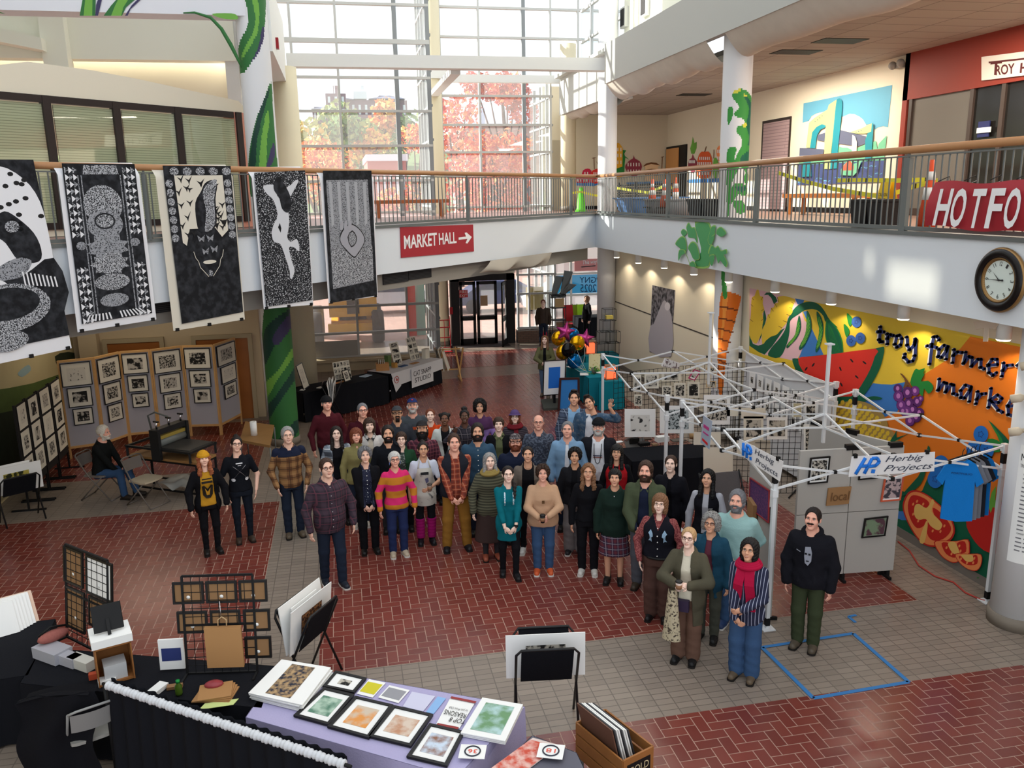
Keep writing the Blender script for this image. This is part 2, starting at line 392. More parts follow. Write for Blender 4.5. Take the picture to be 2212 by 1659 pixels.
vines=[(VG,[(570,664),(650,650),(650,960),(585,960)]),(VD,[(570,720),(592,690),(640,662),(640,690),(600,735),(570,790)]),(VD,[(575,880),(600,850),(640,790),(640,815),(604,868),(575,915)]),(VL,[(572,830),(600,800),(640,740),(640,760),(600,820),(572,865)]),(VP,[(590,725),(632,672),(640,690),(600,745)]),(VD,[(590,968),(618,930),(645,905),(645,930),(612,968)]),(VG,[(586,178),(570,215),(552,262),(541,310),(536,362),(536,420),(600,420),(597,330),(590,240)]),(VD,[(583,190),(566,225),(549,280),(541,330),(538,362),(551,362),(556,300),(572,235)]),(VL,[(577,240),(566,290),(560,362),(574,362),(577,300),(582,260)]),(VP,[(590,310),(575,362),(583,362),(594,335)]),(VG,[(528,-20),(536,30),(533,60),(518,90),(514,125),(521,160),(548,128),(566,92),(573,40),(570,-20)]),(VP,[(566,60),(556,108),(523,160),(532,146),(560,112),(571,70)]),(VL,[(545,0),(552,40),(544,75),(526,108),(522,128),(538,104),(556,70),(560,30),(556,0)])]
painted_column(-1.46,18.5,0,12.5,.31,COLM,vines)
column(-1.15,23.35,0,8.6,.31,COLC);column(3.42,29.95,0,11.8,.3,COLC);column(8.2,29.9,Z2,10.4,.28,COLC);column(8.02,24.8,0,13,.28,COLM)
LG,LGD,LY=M('leaf_paint_green',(58,142,62),.6),M('leaf_paint_dark',(20,92,70),.6),M('leaf_paint_yellow',(206,206,70),.6)
leaf=[(LG,[(1583,200),(1592,193),(1612,195),(1627,215),(1629,222),(1627,290),(1620,330),(1604,348),(1590,340),(1601,318),(1602,300),(1592,285),(1594,273),(1609,268),(1606,258),(1590,252),(1586,244),(1594,236),(1596,228),(1583,212)]),(LGD,[(1606,205),(1618,235),(1612,270),(1618,300),(1606,335),(1620,325),(1626,260),(1622,220)]),(LY,[(1584,198),(1598,192),(1600,196),(1588,202)]),(LY,[(1606,203),(1613,205),(1614,210),(1608,208)]),(LY,[(1604,269),(1612,265),(1613,272),(1606,275)]),(LG,[(1572,235),(1582,231),(1584,246),(1578,262),(1572,268)]),(LG,[(1574,320),(1582,316),(1591,322),(1586,345),(1600,352),(1590,375),(1580,400),(1574,465),(1570,465),(1570,340)]),(LG,[(1586,352),(1606,318),(1622,318),(1624,352),(1614,366),(1618,385),(1612,400),(1606,385),(1610,372),(1600,362)]),(LGD,[(1600,340),(1620,325),(1620,345),(1604,358)]),(LG,[(1575,425),(1580,405),(1590,395),(1608,398),(1616,412),(1608,424),(1596,420),(1586,432),(1577,440)]),(LGD,[(1590,402),(1612,404),(1606,414),(1592,412)]),(LG,[(1582,438),(1596,432),(1608,440),(1610,456),(1596,462),(1588,452)])]
painted_column(8.02,16.4,0,13,.29,COLM,leaf+[(M('carrot_orange',(226,116,34),.6),[(1558,634),(1570,630),(1598,638),(1600,648),(1594,672),(1582,714),(1572,752),(1566,800),(1560,850),(1553,850),(1550,800),(1551,740),(1552,690)]),(M('carrot_light',(240,150,60),.6),[(1562,640),(1572,640),(1566,690),(1560,735),(1557,735),(1560,690)])]+[(M('carrot_line',(120,56,20),.6),[(1553+a,y),(1590-(y-660)*.18,y+8),(1590-(y-660)*.18,y+11),(1553+a,y+3)])for a,y in((2,660),(0,685),(0,708),(0,730),(0,752),(0,776))]+[(M('leaf_paint_green',()),[(1558,588),(1565,588),(1571,640),(1562,640)])],110,420)
rc=column(7.98,8.05,0,3.76,.3,COLM)
# ---- left window wall above the bridge (45 degrees), with blinds
c=21.2
tl,tr=DG(-40,193,c),DG(505,243,c);zt=(tl[2]+tr[2])/2;xl,xr=-8.,tr[0]
PK=M('blush_paint',(222,212,192),.75)
s=MB()
top=[D(DG(px,py,c)[0],c,DG(px,py,c)[2])for px,py in((-120,147),(0,140),(60,133),(120,141),(200,152),(300,171),(400,193),(515,218))]
s.slab([D(xl,c,zt)]+[D(xr+.3,c,zt)]+top[::-1],(-.25,.25,0),PK);s.slab([D(xr,c,Z2),D(xr+.32,c,Z2),D(xr+.32,c,zt),D(xr,c,zt)],(-.25,.25,0),M('salmon_stone',(214,150,130),.6,noise=.15,nscale=30))
s.slab([D(xl,c,Z2),D(xr,c,Z2),D(xr,c,Z2+.12),D(xl,c,Z2+.12)],(-.2,.2,0),PK);s.build('wall_office',kind='structure')
DK=M('bronze_frame',(44,34,32),.45);BL=stripes('blind_slats',[(196,194,172),(150,150,132)],.045,2,.6,[0,.75])
s=MB();xs=[DG(px,330,c)[0]for px in(-140,118,265,395,524)]
for x in xs:s.slab([D(x-.05,c-.06,Z2+.12),D(x+.05,c-.06,Z2+.12),D(x+.05,c-.06,zt),D(x-.05,c-.06,zt)],(-.09,.09,0),DK)
for z in(Z2+.12,zt-.12):s.slab([D(xl,c-.05,z),D(xr,c-.05,z),D(xr,c-.05,z+.12),D(xl,c-.05,z+.12)],(-.08,.08,0),DK)
o=s.build('window_1',kind='structure')
for a,b in zip(xs[:-1],xs[1:]):
 m=MB();m.slab([D(a+.05,c+.02,Z2+.24),D(b-.05,c+.02,Z2+.24),D(b-.05,c+.02,zt-.14),D(a+.05,c+.02,zt-.14)],(-.02,.02,0),BL);m.build('blind',o)
m=MB();m.poly([D(xl,c-.03,Z2+.2),D(xr,c-.03,Z2+.2),D(xr,c-.03,zt-.1),D(xl,c-.03,zt-.1)],glass('office_glass',(240,245,235),.1));m.build('pane',o)
# ---- upper left: beams, pier, back walls
UPW=M('upper_cream',(244,244,228),.75)
s=MB();s.b2((-16,18.2,8.82),(-1.55,18.75,12.5),M('beam_white',(222,222,228),.7));o=s.build('wall_vine_beam',kind='structure')
s=MB();s.b2((-1.72,18.5,8.22),(-1.1,23.6,9.75),WHITE);s.build('wall_side_beam',kind='structure')
s=MB();s.b2((-16,21.2,8.42),(-2.1,21.6,20),UPW);s.b2((-16,21.9,6.4),(-2.05,22.2,8.5),CREAM);s.b2((-6.1,20.9,8.1),(-5.6,21.3,13),UPW)
s.slab([(-16,20.6,10.4),(-6.0,20.6,8.5),(-6.0,20.6,8.75),(-16,20.6,11)],(0,.6,0),UPW);s.b2((-2.35,21.25,4.5),(-2.05,26.4,17),WHITE);s.build('wall_back_upper',kind='structure')
s=MB();sp_=[un(px,py,0,XR)for px,py in((1752,600),(1774,500),(1790,620),(1850,545),(1862,590),(1888,530),(1905,640),(2030,560),(1350,520),(1368,490),(1385,530),(1402,505))]  # unseen walls added to block the sun, slots shaped to throw sun patches
for x_,ylo,yhi,zlo in((-15.8,-3,24,0),(-8.6,-3,21.3,6)):
 k_=(XR-x_)/SUN_DIR[0];ops=sorted((min(a[1],b[1])-k_*SUN_DIR[1],max(a[1],b[1])-k_*SUN_DIR[1],min(a[2],b[2])-k_*SUN_DIR[2],max(a[2],b[2])-k_*SUN_DIR[2])for a,b in zip(sp_[::2],sp_[1::2]));yy_=ylo
 for y0_,y1_,z0_,z1_ in ops:
  if y0_<yy_ or y1_>yhi:continue
  s.b2((x_-.2,yy_,zlo),(x_,y0_,22),WHITE);s.b2((x_-.2,y0_,zlo),(x_,y1_,z0_),WHITE);s.b2((x_-.2,y0_,z1_),(x_,y1_,22),WHITE);yy_=y1_
  if x_>-10:s.poly([(x_-.1,y0_,z0_),(x_-.1,y1_,z0_),(x_-.1,y1_,z1_),(x_-.1,y0_,z1_)],glass('sun_dimming_pane',(120,120,112),.05))  # tinted pane added in each slot to dim its sun patch
 s.b2((x_-.2,yy_,zlo),(x_,yhi,22),WHITE)
s.build('wall_sun_block',kind='structure')
pt=Paint(lambda px,py:un(px,py,1,18.19),(0,-1,0))
for off,sc in((0,1),(58,1)):
 pts=[(172,34),(180,-10),(207,-10),(206,34)]if not off else[(224,34),(240,12),(258,-8),(300,-8),(272,16),(264,34)]
 pt.shape(pts,VG).shape([((p[0]*.55+.45*np.mean([q[0]for q in pts])),p[1])for p in pts],VL)
pt.shape([(206,34),(208,10),(214,-8),(222,-8),(212,34)],VP).shape([(270,34),(284,12),(304,-8),(312,-8),(282,20),(276,34)],VP).shape([(-5,28),(12,30),(0,26)],VG)
pt.shape([(458,30),(500,29),(512,34),(512,42),(480,40)],VL,3)
pt.build('vine_painting',label='twisting green vine stems painted on the white beam at top left',cat='mural')
m=MB();m.tube([un(px,py,1,18.17)for px,py in((396,28),(420,27),(455,38),(478,62),(498,96),(512,124),(522,146))],[.012,.02,.03,.035,.04,.03,.015],VG,8)
m.build('vine_tendril',label='thin curling green vine tendril between the beam and the vine column',cat='decoration')
m=MB();p=un(596,94,0,-1.1);m.box(p+np.array([.03,0,0]),(.06,.16,.22),M('alarm_red',(150,20,30),.4));m.build('fire_alarm',label='small red fire alarm strobe on the white side beam',cat='alarm')
# ---- glazing at the far end
FR=M('window_frame_white',(196,196,192),.5);FRG=M('window_frame_grey',(140,144,146),.5);GL=glass(haze=.16)  # translucent veil mixed into the panes to wash out the view outside
def glazing(name,y,x0,x1,zs,xs,t=.07,z0=0,z1=14,thick=()):
 s=MB()
 for z in zs:s.b2((x0,y-.08,z-(t*.9 if z in thick else t/2)),(x1,y+.06,z+(t*.9 if z in thick else t/2)),FR)
 for x in xs:s.b2((x-(t*.9 if x in thick else t/2),y-.075,z0),(x+(t*.9 if x in thick else t/2),y+.06,z1),FRG if x in thick else FR)
 o=s.build(name,kind='structure');m=MB();m.poly([(x0,y,z0),(x1,y,z0),(x1,y,z1),(x0,y,z1)],GL);m.build('pane',o);return o
zl=[un(700,664,1,26.4)[2],un(700,722,1,26.4)[2]]
glazing('window_2',26.4,-1.9,2.95,[4.85,5.8,6.82,7.82,8.77,9.78,10.8,11.8,12.8],[-1.85,-1.05,.24,1.94,2.9],thick=(1.94,2.9,9.78),z0=Z2,z1=14)
glazing('window_3',26.4,-2.05,2.95,[.42,zl[1],zl[0],3.3],[-1.85,un(772,700,1,26.4)[0],un(878,640,1,26.4)[0],2.9],thick=(2.9,),z0=.38,z1=4.5)
s=MB();s.b2((-2.05,26.2,0),(2.95,26.5,.4),TAN);s.b2((-2.05,26.05,.3),(2.95,26.5,.38),TAN);s.build('trim_window_sill',kind='structure')
glazing('window_4',30.1,3.1,7.65,[4.9,6.0,6.8,7.72,8.69,9.62,10.6,11.55,12.5],[3.72,5.06,6.64,7.6],thick=(6.64,),z0=Z2,z1=14)
glazing('window_5',30.1,7.65,10.5,[9.62,10.6,11.55,12.5],[8.6,9.4],z0=9.2,z1=14)
def side_glazing(name,x,y0,y1,zs,ys,z0,z1,mat=FRG):
 s=MB()
 for z in zs:s.b2((x-.05,y0,z-.035),(x+.05,y1,z+.035),mat)
 for y in ys:s.b2((x-.05,y-.04,z0),(x+.05,y+.04,z1),mat)
 o=s.build(name,kind='structure');m=MB();m.poly([(x,y0,z0),(x,y1,z0),(x,y1,z1),(x,y0,z1)],GL);m.build('pane',o)
side_glazing('window_6',2.95,26.4,30.1,[.42,1.5,2.6,3.6,5,6,7,8,9,10,11,12],[27.3,28.3,29.2,30],0,14)
side_glazing('window_7',7.65,30.1,33.5,[.8,2.4,3.3,4.9,6,6.8,7.72,8.69],[30.8,31.8,32.8],0,9.2)
side_glazing('window_8',8.6,24.9,29.6,[10.4,11.4,12.4],[25.8,27,28.4],9.4,13.5,FR)
glazing('window_9',30.0,6.25,7.75,[.48,1.75,2.45,3.3],[6.3,6.72,7.7],z0=.42,z1=4.5)
glazing('window_10',31.4,7.7,13,[.48,un(1240,637,1,31.4)[2],un(1240,591,1,31.4)[2],3.9],[8.0,un(1233,600,1,31.4)[0],11.2,12.9],z0=.42,z1=4.5)
s=MB();cb=tiles('curb_brick',(120,92,76),(108,80,66),(90,74,62),.2,.07,plane='xz')
s.b2((6.2,29.6,0),(7.8,30.1,.42),cb);s.b2((7.7,31.2,0),(13,31.5,.42),cb);s.build('trim_brick_curb',kind='structure')
s=MB();s.b2((-1.1,24.0,8.72),(7.75,24.4,9.05),WHITE);s.b2((3.3,24.4,8.62),(3.58,29.9,8.8),WHITE);s.b2((3.4,29.75,9.1),(8.1,29.95,9.35),WHITE);s.b2((2.95,29.6,9.2),(3.9,30.1,9.5),WHITE);s.build('wall_tie_beams',kind='structure')
# ---- upper right gallery
s=MB();s.b2((XU,-2,Z2),(XU+.2,YE,8.3),CREAM);s.b2((XU-.015,15.9,Z2),(XU,YE,Z2+.13),BLACK);s.build('wall_gallery',kind='structure')
CG=M('end_wall_paint',(214,204,182),.75)
s=MB();s.b2((7.65,YE,Z2),(XU+.2,YE+.2,9.2),CG);s.b2((7.65,YE-.015,Z2),(XU,YE,Z2+.13),BLACK);n0,n1=un(1193,303,1,YE-.02),un(1211,303,1,YE-.02)
s.b2((n0[0],YE-.02,Z2),(n1[0],YE,n0[2]),M('niche_paint',(176,166,146),.8));s.build('wall_gallery_end',kind='structure')
CT=tiles('ceiling_tile',(172,164,154),(164,156,147),(120,114,108),1.2,.6,.012,offset=0,rough=.9)
s=MB();s.b2((8.4,-2,8.2),(XU+.2,YE,8.3),CT)
for px,py in((1720,113),(1815,89),(1500,205)):
 p=un(px,py,2,8.195);s.b2((p[0]-.5,p[1]-.3,8.188),(p[0]+.45,p[1]+.25,8.199),BLACK)
s.build('ceiling',kind='structure')
PPT=M('parapet_paint',(186,186,180),.75);s=MB();s.b2((XR,-2,8.27),(XR+.15,23.35,9.3),PPT);s.b2((XR+.15,-2,9.2),(8.6,29.5,9.3),PPT);s.b2((8.5,-2,9.3),(8.7,24.8,13.5),UPW);s.b2((XR+.35,25.1,8.0),(XR+.5,29.6,9.2),PPT);s.build('wall_gallery_parapet',kind='structure')
DR=M('draped_liner',(206,198,186),.85,noise=.08,nscale=4)
def drape(y0,y1,x0,label):
 m=MB()
 def fn(u,v):
  y=y0+(y1-y0)*u;sag=1+.06*math.sin(u*19)+.04*math.sin(u*43+1)
  x=x0+1.0*v;z=8.28-.05*v-.40*math.sin(math.pi*min(1,v*1.03))*sag**1.5*(1 if v<.9 else.8);return(x,y,z)
 m.grid(fn,60,14,DR);m.slab([(x0+.95,y0,8.08),(x0+1.1,y0,8.08),(x0+1.1,y1,8.08),(x0+.95,y1,8.08)],(0,0,.12),WHITE)
 m.build('ceiling_liner',label=label,cat='soffit',kind='structure')
drape(-1.5,15.9,XR+.02,'sagging cream liner under the parapet, right of the leaf column');drape(16.75,23.3,XR+.02,'sagging cream liner under the parapet, left of the leaf column');drape(25.1,29.5,XR+.35,'sagging cream liner beyond the plain column by the tall windows')
for px,py in((1353,38),(1398,12)):
 p=un(px,py,0,8.5);m=MB();m.box(p-np.array([.06,0,0]),(.12,.42,.55),FR);m.box(p-np.array([.125,0,0]),(.02,.3,.45),LV)
 m.build('wall_vent',label='small grey louvred box high on the cream wall, '+('left one' if px<1370 else 'right one, higher up'),cat='vent box')  # vent box with a louvred front
m=MB();a,b=un(1441,318,0,XU-.02),un(1484,316,0,XU-.02);m.b2((XU-.05,b[1],Z2),(XU,a[1],a[2]),BLACK);o=m.build('door_3',kind='structure')
m=MB();q=un(1466,330,0,XU-.06);m.b2((XU-.09,q[1],Z2+.02),(XU-.05,a[1]-.08,a[2]-.08),M('door_oak',(206,150,90),.45));m.build('door_leaf',o)
m=MB();a,b=un(1649,262,0,XU-.02),un(1709,255,0,XU-.02);m.b2((XU-.05,b[1],Z2),(XU,a[1],a[2]),DK);o=m.build('door_4',kind='structure')
m=MB();m.b2((XU-.06,b[1]+.02,Z2+.05),(XU-.045,a[1]-.1,a[2]-.08),tiles('rolled_shutter',(170,146,146),(156,132,134),(128,108,112),3,.09,plane='yz'));m.build('door_leaf',o)
RED=M('shopfront_red',(140,52,38),.6);y0=un(1966,118,0,XU)[1]
s=MB();s.b2((XU-.1,-2,un(2120,190,0,XU)[2]),(XU,y0,8.25),RED);s.b2((XU-.1,y0-.16,Z2),(XU,y0,8.2),RED);o=s.build('wall_shopfront',kind='structure')
ys=[un(px,300,0,XU)[1]for px in(1968,2098,2165,2330)];zt2=un(2000,205,0,XU)[2]
s=MB()
for y in ys:s.b2((XU-.09,y-.05,Z2),(XU-.01,y+.05,zt2),M('shopfront_frame',(70,58,52),.4))
s.b2((XU-.09,ys[-1],zt2),(XU-.01,ys[0],zt2+.1),M('shopfront_frame',()));s.b2((XU-.09,ys[-1],Z2),(XU-.01,ys[0],Z2+.15),M('shopfront_frame',()))
o=s.build('window_11',kind='structure');s=MB();s.b2((XU-.04,ys[1],Z2),(XU-.03,ys[0],zt2),M('shop_panel',(112,106,98),.25));s.b2((XU-.04,ys[-1],Z2),(XU-.03,ys[1],zt2),M('shop_dark_glass',(34,32,30),.1));s.build('pane',o)
s=MB();s.box(un(2125,279,0,XU-.1),(.02,.3,.3),M('sticker_navy',(36,44,96),.5));s.box(un(2125,281,0,XU-.12),(.02,.36,.1),PAPER);s.build('window_sticker',label='round navy sticker with a white strip on the dark shop door',cat='sticker')
sg=Paint(lambda px,py:un(px,py,0,XU-.14),(-1,0,0));sg.slab([sg.pl(2120,123),sg.pl(2120,174),sg.pl(2300,152),sg.pl(2300,100)],(.04,0,0),M('sign_cream',(226,218,206),.6))
MR=M('sign_maroon',(84,28,30),.6);sg.words('T',(2138,163),(2163,161),(2140,134),MR);sg.words('ROY',(2151,163),(2192,159),(2151,141),MR);sg.words('H',(2203,158),(2222,156),(2205,136),MR);sg.line([(2137,135),(2212,127)],4,MR)
sg.build('shop_sign',label='cream shop sign with maroon capital letters above the red shopfront',cat='sign')
m=MB();p=un(1945,142,0,XU-.06);m.box(p,(.14,.3,.1),M('fixture_grey',(150,146,140),.5));m.ball(p+np.array([-.1,.14,.02]),.09,M('fixture_grey',()));m.ball(p+np.array([-.1,-.14,.04]),.09,M('fixture_grey',()));m.build('emergency_light',label='twin-headed emergency light high on the cream gallery wall',cat='light')
# ---- railings
def railing(name,label,P,n_in,post_u,L):
 """P(s) -> floor point at distance s along the line"""
 base=P(0);t=thing(name,label,'railing',(base[0],base[1],Z2))
 m=MB();m.tube([P(0)+[0,0,1.08],P(L)+[0,0,1.08]],.05,M('handrail_oak',(176,128,86),.3,noise=.1,nscale=5),12);m.build('handrail',t)
 m=MB();m.bar(P(0)+[0,0,.06],P(L)+[0,0,.06],.05,METAL,hd=.05);m.bar(P(0)+[0,0,1.0],P(L)+[0,0,1.0],.035,METAL,hd=.02);m.build('bottom_rail',t)
 for u in post_u:
  m=MB();m.bar(P(u)+[0,0,.0],P(u)+[0,0,.98],.06,METAL,up=(0,1,0),hd=.12);m.bar(P(u)+[0,0,.95],P(u)+[0,0,1.04],.03,METAL,up=(0,1,0));m.build('post',t)
 n=int(L/.128);ks=list(range(1,n));ks.sort(key=lambda k:np.linalg.norm(P(k*.128)-[0,0,CH]));vis=[k for k in ks if-40<pr(P(k*.128)+[0,0,.5])[0]<IW+40]
 for k in vis[:100]:
  m=MB();m.tube([P(k*.128)+[0,0,.06],P(k*.128)+[0,0,1.0]],.011,METAL,6,False);m.build('baluster',t)
 m=MB()
 for k in vis[100:]:m.tube([P(k*.128)+[0,0,.06],P(k*.128)+[0,0,1.0]],.011,METAL,6,False)
 if m.f:m.build('far_balusters',t,kind='stuff')
 return t
railing('railing','grey steel railing with oak handrail along the right gallery',lambda s:np.array([XR+.06,24.15-s,Z2]),0,[24.15-un(px,440,0,XR+.06)[1]for px in(1443,1634,1955)],19)
railing('railing','grey steel railing with oak handrail on the bridge, hung with prints',lambda s:np.array([XR-s*.70711,24.1-s*.70711,Z2]),0,[(XR-DG(px,450)[0])*1.41421 for px in(1233,1010,318)],18.5)
for y in(5.,12.5,20.):o=add_light('gallery_fill_light','AREA',(10.6,y,8.15),(10.6,y,0),420,(1,.9,.76),1.2,4.)  # area lights without fixtures, added to brighten the gallery
add_light('office_bay_lamp','AREA',(-4.5,18.6,3.6),(-4.5,18.6,0),30,(1,.86,.66),2,2)
# --- murals, signs, hanging prints
def cv(ox,oy,s):return lambda*p:[(ox+a/s,oy+b/s)for a,b in p]
def stroke(P,pts,wd,mat):
 P.line(pts,wd,mat);P.k-=P.step
 for p in pts:P.ell(p,wd/2,wd/2,mat,n=8);P.k-=P.step
 P.k+=P.step
YEL,ORA,BLU,PNK=M('mural_yellow',(226,192,58),.6),M('mural_orange',(228,122,32),.6),M('mural_blue',(60,122,196),.6),M('mural_pink',(228,186,196),.6)
DGR,MGR,LGR=M('mural_dark_green',(8,92,64),.6),M('mural_mid_green',(34,128,54),.6),M('mural_light_green',(104,168,62),.6)
MRD,MRD2,MOR=M('mural_red',(214,50,40),.6),M('mural_deep_red',(190,34,28),.6),M('mural_flesh',(238,140,82),.6)
SAN,BRN,NAV,PUR,PU2,LIL=M('mural_sand',(232,186,104),.6),M('mural_brown',(112,72,40),.6),M('mural_navy',(32,44,96),.6),M('mural_purple',(88,36,104),.6),M('mural_violet',(112,52,130),.6),M('mural_lilac',(190,120,190),.6)
BB1,BB2,MWH,GRID_=M('mural_berry',(52,92,164),.6),M('mural_berry_bright',(30,110,196),.6),M('mural_white',(236,232,224),.6),M('mural_corn_gap',(168,138,76),.6)
a,b,c_=cv(1600,600,5.184),cv(1892,660,5.184),cv(1780,880,4.1475)
m=Paint(lambda px,py:un(px,py,0,XW-.002),(-1,0,0),.00025)
top=[(1619,624.5),(1700,641),(1800,661),(1900,681.5),(2000,702),(2100,722.5),(2330,769)]
base=[(2330,1388),(2250,1340),(2147,1277),(2050,1221),(1936,1153),(1800,1072),(1700,1013),(1618,965)]
m.shape(top+base,YEL)
m.shape(a((100,115),(330,165),(430,190),(470,200),(640,240),(720,480),(800,560),(760,700),(640,900),(600,930),(420,890),(250,860),(100,760)),PNK)
m.shape(b((1060,345),(1700,480),(2500,660),(2500,3000),(1200,2800),(0,2200),(-100,1100),(250,1180),(340,880),(560,760),(780,620),(950,480)),ORA)
m.shape(a((610,232),(715,250),(700,285),(640,300)),BLU).shape(a((800,570),(930,860),(800,890),(650,905),(700,780)),BLU).shape(a((700,380),(740,370),(740,470),(725,440)),BLU)
m.shape(b((-420,1150),(-300,1100),(-100,950),(-30,870),(60,880),(180,885),(340,855),(330,1000),(300,1100),(240,1190),(100,1250),(-300,1300)),BLU)
m.shape(c_((600,720),(740,760),(880,750),(960,560),(1010,500),(1400,900),(1300,1000),(1500,1290),(1900,1340),(1900,2400),(1500,1700),(640,1140)),DGR)
m.shape(c_((640,930),(740,930),(745,1010),(700,1010),(650,990)),BLU)
m.shape(a((100,640),(140,740),(200,760),(260,740),(330,640),(430,600),(500,560),(360,760),(270,860),(200,830),(100,760)),DGR)
m.shape(a((262,196),(290,165),(340,165),(395,215),(415,260),(375,295),(345,225),(310,190)),DGR).shape(a((245,560),(262,340),(285,420),(290,460),(250,620),(200,740)),DGR)
m.shape(a((310,870),(350,780),(430,690),(500,580),(530,470),(570,390),(640,310),(720,275),(800,268),(880,300),(940,370),(1000,470),(1090,560),(960,500),(930,430),(870,370),(800,350),(720,365),(650,410),(560,480),(550,600),(520,740),(440,890)),DGR,3)
m.shape(a((100,640),(100,520),(110,470),(118,380),(120,290),(130,220),(160,200),(180,140),(205,138),(220,205),(255,215),(250,290),(268,360),(245,400),(258,470),(245,540),(245,600),(215,670),(180,735),(140,720)),YEL,2)
m.shape(a((240,600),(285,500),(305,415),(330,405),(345,340),(375,330),(385,285),(420,280),(415,220),(455,205),(500,205),(610,240),(600,290),(580,345),(585,380),(560,420),(530,440),(520,500),(470,560),(440,600),(400,640),(340,660),(280,710),(245,745)),YEL,2)
for q in(((130,225),(150,250)),((118,300),(142,320)),((108,465),(140,490)),((250,215),(232,250)),((262,350),(238,370)),((255,465),(232,480)),((310,410),(330,450)),((345,340),(372,375)),((385,285),(410,330)),((415,220),(430,270)),((600,290),(570,270)),((580,345),(550,330)),((555,420),(520,410)),((520,495),(480,480)),((465,560),(430,540))):m.line(a(*q),1.0,BRN)
for q in(((660,420),(680,520),(670,600),(630,680),(570,745),(525,790),(520,755),(580,690),(620,620),(640,500)),((748,365),(790,450),(800,560),(770,660),(720,760),(670,810),(660,775),(700,700),(735,600),(745,480)),((860,375),(910,450),(935,560),(920,680),(885,790),(850,835),(845,790),(870,700),(885,560),(860,450))):
 m.shape(a(*q),DGR,3);q=np.array(q,float);cc=q.mean(0);m.shape(a(*[tuple(cc+(p-cc)*.8)for p in q]),MGR,3)
 L,R_=q[:5],q[:4:-1]
 for t in np.linspace(.15,.85,9):
  i=min(int(t*4),3);f=t*4-i;p1=L[i]*(1-f)+L[i+1]*f;p2=R_[i]*(1-f)+R_[min(i+1,len(R_)-1)]*f;m.line(a(tuple(p1*.8+p2*.2),tuple(p1*.2+p2*.8)),1.6,LGR);m.k-=m.step
 m.k+=m.step
m.shape(a((970,470),(1010,480),(1090,570),(1140,680),(1155,800),(1155,1010),(1120,970),(1050,890),(990,780),(955,660),(955,560)),MGR,3).shape(a((975,490),(1010,490),(1085,585),(1130,690),(1145,800),(1140,960),(1050,870),(1000,770),(965,650)),DGR,3)
for k in range(5):m.line(a((985+k*10,510+k*14),(1000+k*20,660+k*12),(1060+k*18,840+k*6)),.8,MGR);m.k-=m.step
m.k+=m.step
m.shape(a((585,905),(655,905),(760,880),(1020,855),(1520,790),(1615,775),(1600,900),(1560,1030),(1480,1180),(1400,1300),(1280,1400),(1100,1460),(900,1450),(700,1200),(610,1000)),DGR,2)
m.shape(a((650,905),(760,882),(1020,857),(1520,793),(1510,880),(1460,1020),(1390,1150),(1310,1270),(1200,1350),(1050,1350),(850,1200),(700,1040)),MRD,2)
for p in((820,975,.6),(740,1020,.6),(1252,928,-.7),(1395,950,-.9),(1125,1020,-.4),(1308,1110,-.8),(1135,1195,-.5)):q=a(p[:2])[0];m.ell(q,1.8,5,INK,p[2]);m.k-=m.step
m.k+=m.step
m.shape(a((1000,1380),(1150,1330),(1400,1340),(1500,1325),(1590,1345),(1560,1365),(1420,1375),(1250,1480),(1050,1560),(1000,1600)),DGR,3)
for cx,cy,rx,ry,rot in((1330,1640,330,250,.3),(1560,1860,250,200,.9)):
 q=a((cx,cy))[0];rx,ry=rx/5.184,ry/5.184;m.ell(q,rx+1.5,ry+1.5,GRID_,rot,32)
 for i in range(-6,7):
  for j in range(-5,6):
   u,v=(i+.5*(j%2))*11,j*10
   if(u/rx)**2+(v/ry)**2>.86:continue
   P0=(q[0]+u*math.cos(.25)-v*math.sin(.25)*.3,q[1]+u*math.sin(.45)+v);m.ell(P0,4.4,5.6,YEL,.3,8);m.k-=m.step
 m.k+=m.step
m.shape(c_((600,300),(640,240),(665,190),(660,270),(790,222),(700,270),(640,305)),DGR,2).shape(c_((940,340),(960,420),(900,640),(830,730),(690,800),(850,620),(900,500)),DGR,2)
m.shape(c_((60,290),(60,200),(90,180),(110,240),(90,330),(60,400)),ORA,2)
def berry(cx,cy,r,mt):
 m.ell((cx,cy),r,r*1.16,mt);m.k+=.0003
 st=[(cx+(r*.42 if i%2==0 else r*.24)*math.cos(i*math.pi/5),cy+(r*.48 if i%2==0 else r*.27)*math.sin(i*math.pi/5))for i in range(10)];m.line(st,.9,NAV,True)
for p in((1200,395),(1165,515)):q=a((p[0],p[1]),(p[0]+50,p[1]+45),(p[0]+62,p[1]+100),(p[0]+30,p[1]+150),(p[0]+5,p[1]+80));m.shape(q,MGR,3)
for p in((1306,495),(1246,705),(1350,675)):berry(*a(p)[0],10.5,BB1)
m.shape(b((1270,1280),(1400,1400),(1510,1520),(1560,1640),(1640,1800),(1640,2200),(1520,2000),(1450,1640),(1380,1460)),DGR,2).shape(b((1270,1280),(1380,1420),(1450,1560),(1500,1900),(1440,1640),(1370,1450)),MGR,2)
m.shape(b((1270,1490),(1380,1510),(1420,1560),(1400,1640),(1260,1620)),MGR,2)
for p in((1190,1440),(1110,1610),(1255,1620)):berry(*b(p)[0],16,BB2)
for p in((1060,510),(1010,640)):berry(*c_(p)[0],17,BB2)
m.shape(b((285,760),(310,765),(360,820),(410,910),(400,930),(375,890),(345,930),(320,920),(345,850),(310,790)),BRN,2)
m.shape(b((400,860),(430,760),(465,705),(500,720),(565,700),(545,760),(560,770),(520,850),(600,840),(660,900),(640,960),(600,985),(555,930),(540,1020),(490,960),(430,910)),MGR,2)
